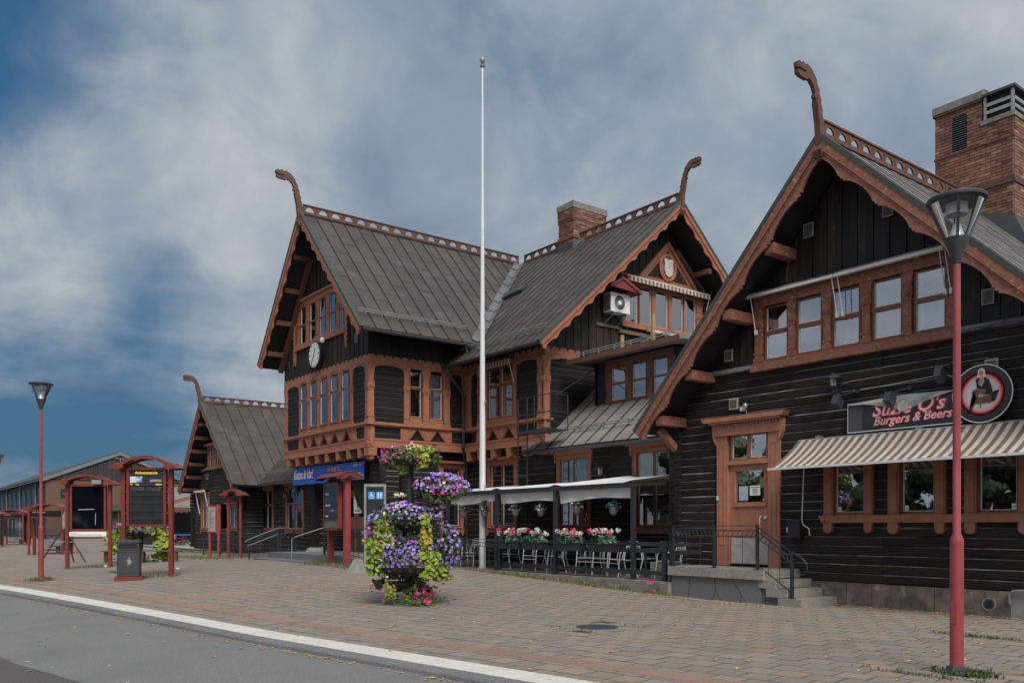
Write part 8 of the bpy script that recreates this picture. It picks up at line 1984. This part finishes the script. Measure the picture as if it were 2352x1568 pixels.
for k in range(n):
    a, b = WY0 + (WY1 - WY0) * k / n, WY0 + (WY1 - WY0) * (k + 1) / n; c = (a + b) / 2
    if zr(c) < zbr + .1: continue
    mb = F.mb(); mb.prism([(a + .01, zbr + .02), (b - .01, zbr + .02), (b - .01, zr(b)), (a + .01, zr(a))], 0, .12 + .03 * (k % 2)); part('board', mb, mat('grey_boarding', (.045, .042, .045), (.03, .028, .03), rough=.8, scale=2, rv=.25) if 'grey_boarding' not in MATS else MATS['grey_boarding'], wh)
mb = F.mb(); eg = mat('blue_grey_trim', (.16, .20, .22), (.13, .16, .18), scale=2)
for s_, e in ((-1, WY0 - .6), (1, WY1 + .6)): z1_ = rz_ - abs(e - WR) * (rz_ - ez) / (WR - WY0); mb.prism([(WR, rz_), (e, z1_), (e, z1_ - .45), (WR, rz_ - .45)][::s_], .15, .32)
part('verge_board', mb, eg, wh)
mb = MB(); mb.add([(WX + .3, WR, rz_ + .05), (WX - 60, WR, rz_ + .05), (WX - 60, WY0 - .7, ez - .25), (WX + .3, WY0 - .7, ez - .25)], [(0, 1, 2, 3)]); mb.add([(WX + .3, WR, rz_ + .05), (WX - 60, WR, rz_ + .05), (WX - 60, WY1 + .7, ez - .25), (WX + .3, WY1 + .7, ez - .25)], [(0, 1, 2, 3)]); part('roof', mb, roofm, wh, recalc=False)
mb = MB(); mb.box(WX - 60, WX + .3, WY0 - .75, WY0 - .62, ez - .45, ez - .22); part('fascia', mb, greym, wh)
FWf = Face('f', WY0)
mb = FWf.mb(); mb.box(WX - 60, WX, -.1, 0, bz, ez - .3); part('front_wall', mb, mat('slate_cladding', (.03, .032, .04), (.022, .024, .03), rough=.7, scale=2), wh)
for k in range(9):
    x = WX - 3.5 - k * 4.2; mb = FWf.mb(); mb.box(x - .9, x + .9, .0, .05, 3.9, 6.3); fw_ = part('window', mb, eg, wh); mb = FWf.mb(); mb.box(x - .8, x - .05, .05, .06, 4.0, 6.2); mb.box(x + .05, x + .8, .05, .06, 4.0, 6.2); part('pane', mb, MATS['glossy_black_screen'], fw_)
    if k % 3 == 1: mb = FWf.mb(); mb.tube([(x + 2, .15, ez - .5), (x + 2, .15, bz)], .1, 6); part('downpipe', mb, eg, wh)
mb = F.mb(); mb.box(19.1, 21.3, .0, .06, 5.0, 6.0); part('sign_panel', mb, board, wh); mb = F.mb(); mb.box(19.3, 21.1, .06, .08, 5.45, 5.52); mb.lathe([(.22, .06), (.22, .09)], (20.2, 0, 5.55), n=12, axis='d'); part('sign_emblem', mb, concg, wh)
mb = F.mb(); mb.tube([(25.6, .4, 9.9), (25.6, .4, 8.6)], .05, 5); mb.tube([(24.6, .4, 8.9), (26.4, .4, 8.9)], .05, 5); mb.tube([(25.0, .4, 9.9), (26.2, .4, 9.9)], .05, 5); part('antenna', mb, galv, wh)
mb = F.mb(); mb.box(30.6, 33.2, .0, .05, 3.0, 6.3); w1 = part('window', mb, whitep, wh); mb = F.mb(); mb.box(30.8, 31.8, .05, .06, 3.9, 6.1); mb.box(32.0, 33.0, .05, .06, 3.9, 6.1); part('pane', mb, MATS['glossy_black_screen'], w1)
mb = F.mb(); mb.box(31.2, 33.4, .05, .5, 1.9, 3.4); part('solar_panel', mb, solar, wh)
# kiosk front with lettering
ks_ = thing('kiosk', 'dark green shop front with a curved canopy and red lettering between the boards', 'kiosk', (-92, 22, -.4))
FKI = Face('s', -92)
def K(xd, yd): return fX(xd, yd, -92.)
(v0_, z0_), (v1_, z1_) = K(255, 1262), K(300, 1160)
mb = MB(); mb.box(-95, -92, v0_, v1_ + 3, -.5, z1_ - .6); part('body', mb, mat('dark_green_boards', (.045, .055, .03), (.06, .065, .04), rough=.7, scale=2), ks_)
pl = [(v0_ - .6, z1_ - .6), (v0_ - .6, z1_ - .2), (v0_ + 1.2, z1_ + .0)] + [(v0_ + 1.2 + 2.6 * k / 8, z1_ + .1 + .9 * math.sin(math.pi * k / 8)) for k in range(9)] + [(v1_ + 3.2, z1_), (v1_ + 3.2, z1_ - .6)]
mb = FKI.mb(); mb.prism(pl, 0, .8); part('canopy', mb, MATS['dark_green_boards'], ks_)
mb = FKI.mb(); mb.box(v0_ + 1.4, v1_ + 2, .8, .86, z1_ - .55, z1_ + .35); part('sign_panel', mb, concg, ks_); text('RIKSTEATERN', .75, mat('red_lettering', (.55, .05, .03)), ks_, FKI.pt(v0_ + 1.6, .88, z1_ - .35), (0, 1, 0), (0, 0, 1), bold=.02)
mb = FKI.mb(); mb.box(v0_ + 2.2, v1_ + 1.5, .0, .1, -.4, z1_ - 1.3); part('window', mb, whitep, ks_); mb = FKI.mb(); mb.box(v0_ + 2.5, v1_ + 1.2, .1, .12, .6, z1_ - 1.6); part('pane', mb, board, ks_)
for v in (v0_ + .5, v0_ + 1.1): mb = FKI.mb(); mb.box(v, v + .12, .5, .62, -.5, z1_ - .6); part('post', mb, MATS['dark_green_boards'], ks_)
# ---- long shed right of the boards with bicycles in front
sh = thing('bicycle_shed', 'dark open shed with a grey roof and scalloped red fascia behind the wing', 'shed', (-60, 18, .0))
SXx = -66.
def Q(xd, yd): return fX(xd, yd, SXx)
(va_, za_), (vb_, zb_) = Q(392, 1157), Q(440, 1136)
F = Face('s', SXx)
mb = F.mb(); mb.box(va_ - 1.0, vb_ + 8, -6, -3, -.3, 2.9); part('back_wall', mb, tar2, sh)
mb = F.mb(); mb.prism([(va_ - .8, za_ - .05), (vb_ + 2, zb_ + .55), (vb_ + 2, zb_ + .3), (va_ - .8, za_ - .3)], 0, .15); part('fascia', mb, trimw, sh)
mb = MB(); mb.add([(SXx + .2, va_ - .9, za_ - .02), (SXx + .2, vb_ + 2, zb_ + .58), (SXx - 12, vb_ + 2, zb_ + .58), (SXx - 12, va_ - .9, za_ - .02)], [(0, 1, 2, 3)])
part('roof', mb, roofg, sh, recalc=False)
mb = F.mb(); 
for k in range(16): v = va_ - .5 + k * .35; mb.prism([(v, 3.05), (v + .33, 3.05), (v + .33, 2.72), (v + .165, 2.62), (v, 2.72)], .2, .26)
part('scalloped_fascia', mb, fasc, sh, kind='stuff')
for k in range(4): mb = F.mb(); v = va_ + k * 1.9; mb.box(v, v + .14, 0, .14, -.2, 3.1); part('post', mb, tar2, sh)
mb = F.mb(); mb.box(va_ - .8, vb_ + 3, .12, .16, .95, 1.05); part('blue_rail', mb, MATS['glass_stripe_blue'], sh)
mb = MB(); mb.add([(-72, 16.5, G(-60, 15) + .06), (-50.6, 16.5, G(-50, 15) + .06), (-50.6, 19, G(-50, 15) + .06), (-72, 19, G(-60, 15) + .06)], [(0, 1, 2, 3)]); o = bpy.data.objects.new('path', mesh_from(mb, concg, recalc=False)); link(o); o['kind'] = 'structure'
for i, (xd, lab) in enumerate(((392, 'red framed bicycle leaning in front of the open shed'), (418, 'bicycle with pale tyres parked beside the far wing corner'))):
    p = gfeet(xd, 1256); d_ = p.normalized(); q = Vector((-63.5, 0, 0)); t_ = -63.5 / _dr(xd)[0]; bicycle(lab, -63.5, t_ * _dr(xd)[1], R(80), z=-.05, c=(redp, blackm)[i])
# tower-like roof bit and flat roofs seen over the shed
fb = thing('grey_annex', 'pale grey roofed annex behind the arrivals board', 'building', (-90, 27, 0))
(va_, za_), (vb_, zb_) = fX(394, 1085, -90.), fX(440, 1110, -90.)
mb = MB(); mb.prism([(0, 0)], 0, 0) if False else mb.box(-96, -90, va_, vb_ + 10, -.4, zb_ - .4); part('walls', mb, concg, fb)
mb = MB(); mb.add([(-89.8, va_ - .5, za_), (-89.8, vb_ + 10, zb_ - .8), (-98, vb_ + 10, zb_ + .4), (-98, va_ - .5, za_ + .6)], [(0, 1, 2, 3)]); part('roof', mb, valley, fb, recalc=False)
# low grey planter boxes in front of the shed
for i, (xd, yd, w_) in enumerate(((309 - 60, 1240, 2.2), (345, 1236, 2.6))):
    p = gfeet(xd + 100, 1250) if i else gfeet(352, 1248)
for xd, yd, w_, lab in ((352, 1245, 2.6, 'low grey concrete planter box on the far paving'),):
    p = gfeet(xd, yd); mb = MB(); mb.prism([(-w_ / 2, 0), (w_ / 2, 0), (w_ / 2 + .15, .5), (-w_ / 2 - .15, .5)], -.4, .4); o = bpy.data.objects.new('concrete_planter', mesh_from(mb, concg)); link(o); o.location = p; o.rotation_euler = (0, 0, RZV); tag(o, lab, 'planter')
# houses at the very left
lh = thing('low_house', 'low brown roofed house at the very left edge beyond the shelters', 'house', (-150, 5, -.5))
mb = MB(); mb.box(-156, -140, 3, 14, -.6, 4.2); part('walls', mb, tar2, lh)
mb = MB(); mb.add([(-139.5, 2.5, 4.0), (-139.5, 8.5, 6.4), (-157, 8.5, 6.4), (-157, 2.5, 4.0)], [(0, 1, 2, 3)]); mb.add([(-139.5, 14.5, 4.0), (-139.5, 8.5, 6.4), (-157, 8.5, 6.4), (-157, 14.5, 4.0)], [(0, 1, 2, 3)]); part('roof', mb, mat('brown_roof', (.13, .09, .07), (.10, .07, .055), scale=2), lh, recalc=False)
# litter
for i, (xd, yd) in enumerate(((242, 1302), (407 / 1.0, 1308))):
    p = gfeet(xd, yd); mb = MB(); mb.add([(-.09, -.04, .0), (.02, -.07, .05), (.09, .0, .02), (.0, .06, .07), (-.05, .03, .04)], [(0, 1, 4), (1, 2, 3), (1, 3, 4)]); o = bpy.data.objects.new('crumpled_paper', mesh_from(mb, paper, recalc=False)); link(o); o.location = p; tag(o, ('crumpled white paper on the paving beside the left display board', 'crumpled white paper on the paving left of the litter bin')[i], 'litter')
# ================================================================ park trees across the road, which the lower windows mirror
def park():
    mb = MB()
    for x, y, h in [(4 + rnd.uniform(-1.2, 1.2) - k * 2.9, -21 - rnd.uniform(0, 5) - (k % 2) * 3, rnd.uniform(6.5, 9.5)) for k in range(21)] + [(16 + rnd.uniform(0, 7), -17 + 4.6 * k, rnd.uniform(6, 9)) for k in range(9)]:
        mb.mi = 3; mb.tube([(x, y, -.7), (x + .2, y, h * .35), (x, y, h * .6)], .22, 7, r2=.08)
        cl = [(x + rnd.gauss(0, 1.5), y + rnd.gauss(0, 1.5), h * rnd.uniform(.3, .9), rnd.uniform(.9, 1.6)) for _ in range(13)] + [(x - 1.5 + .8 * q, y + 1.5 + rnd.gauss(0, .3), .3 + .75 * (q % 3), 1.5) for q in range(5)]
        for cx_, cy_, cz_, r_ in cl:
            mb.mi = 2; mb.lathe([(.02, -r_ * .7), (r_ * .6, -r_ * .4), (r_ * .8, 0), (r_ * .55, r_ * .4), (.02, r_ * .65)], (cx_, cy_, cz_), n=7, caps=False)
            leaf_cluster(mb, 80, hemi(cx_, cy_, cz_, r_, r_, r_ * .8, lo=-1, shell=.7), .23, lambda: rnd.choice((0, 0, 1, 2)))
    o = bpy.data.objects.new('park_trees', mesh_from(mb, [mat('tree_leaf', (.035, .07, .018), (.06, .10, .03), scale=2), mat('tree_leaf_yellowing', (.13, .13, .03)), weed[2], mat('bark', (.06, .045, .035), (.03, .025, .02), scale=9)], recalc=False)); link(o); tag(o, 'green belt of park trees across the road', None, kind='stuff')
park()
# ================================================================ end: countable pieces become objects
finish_pieces()
bpy.context.view_layer.update()
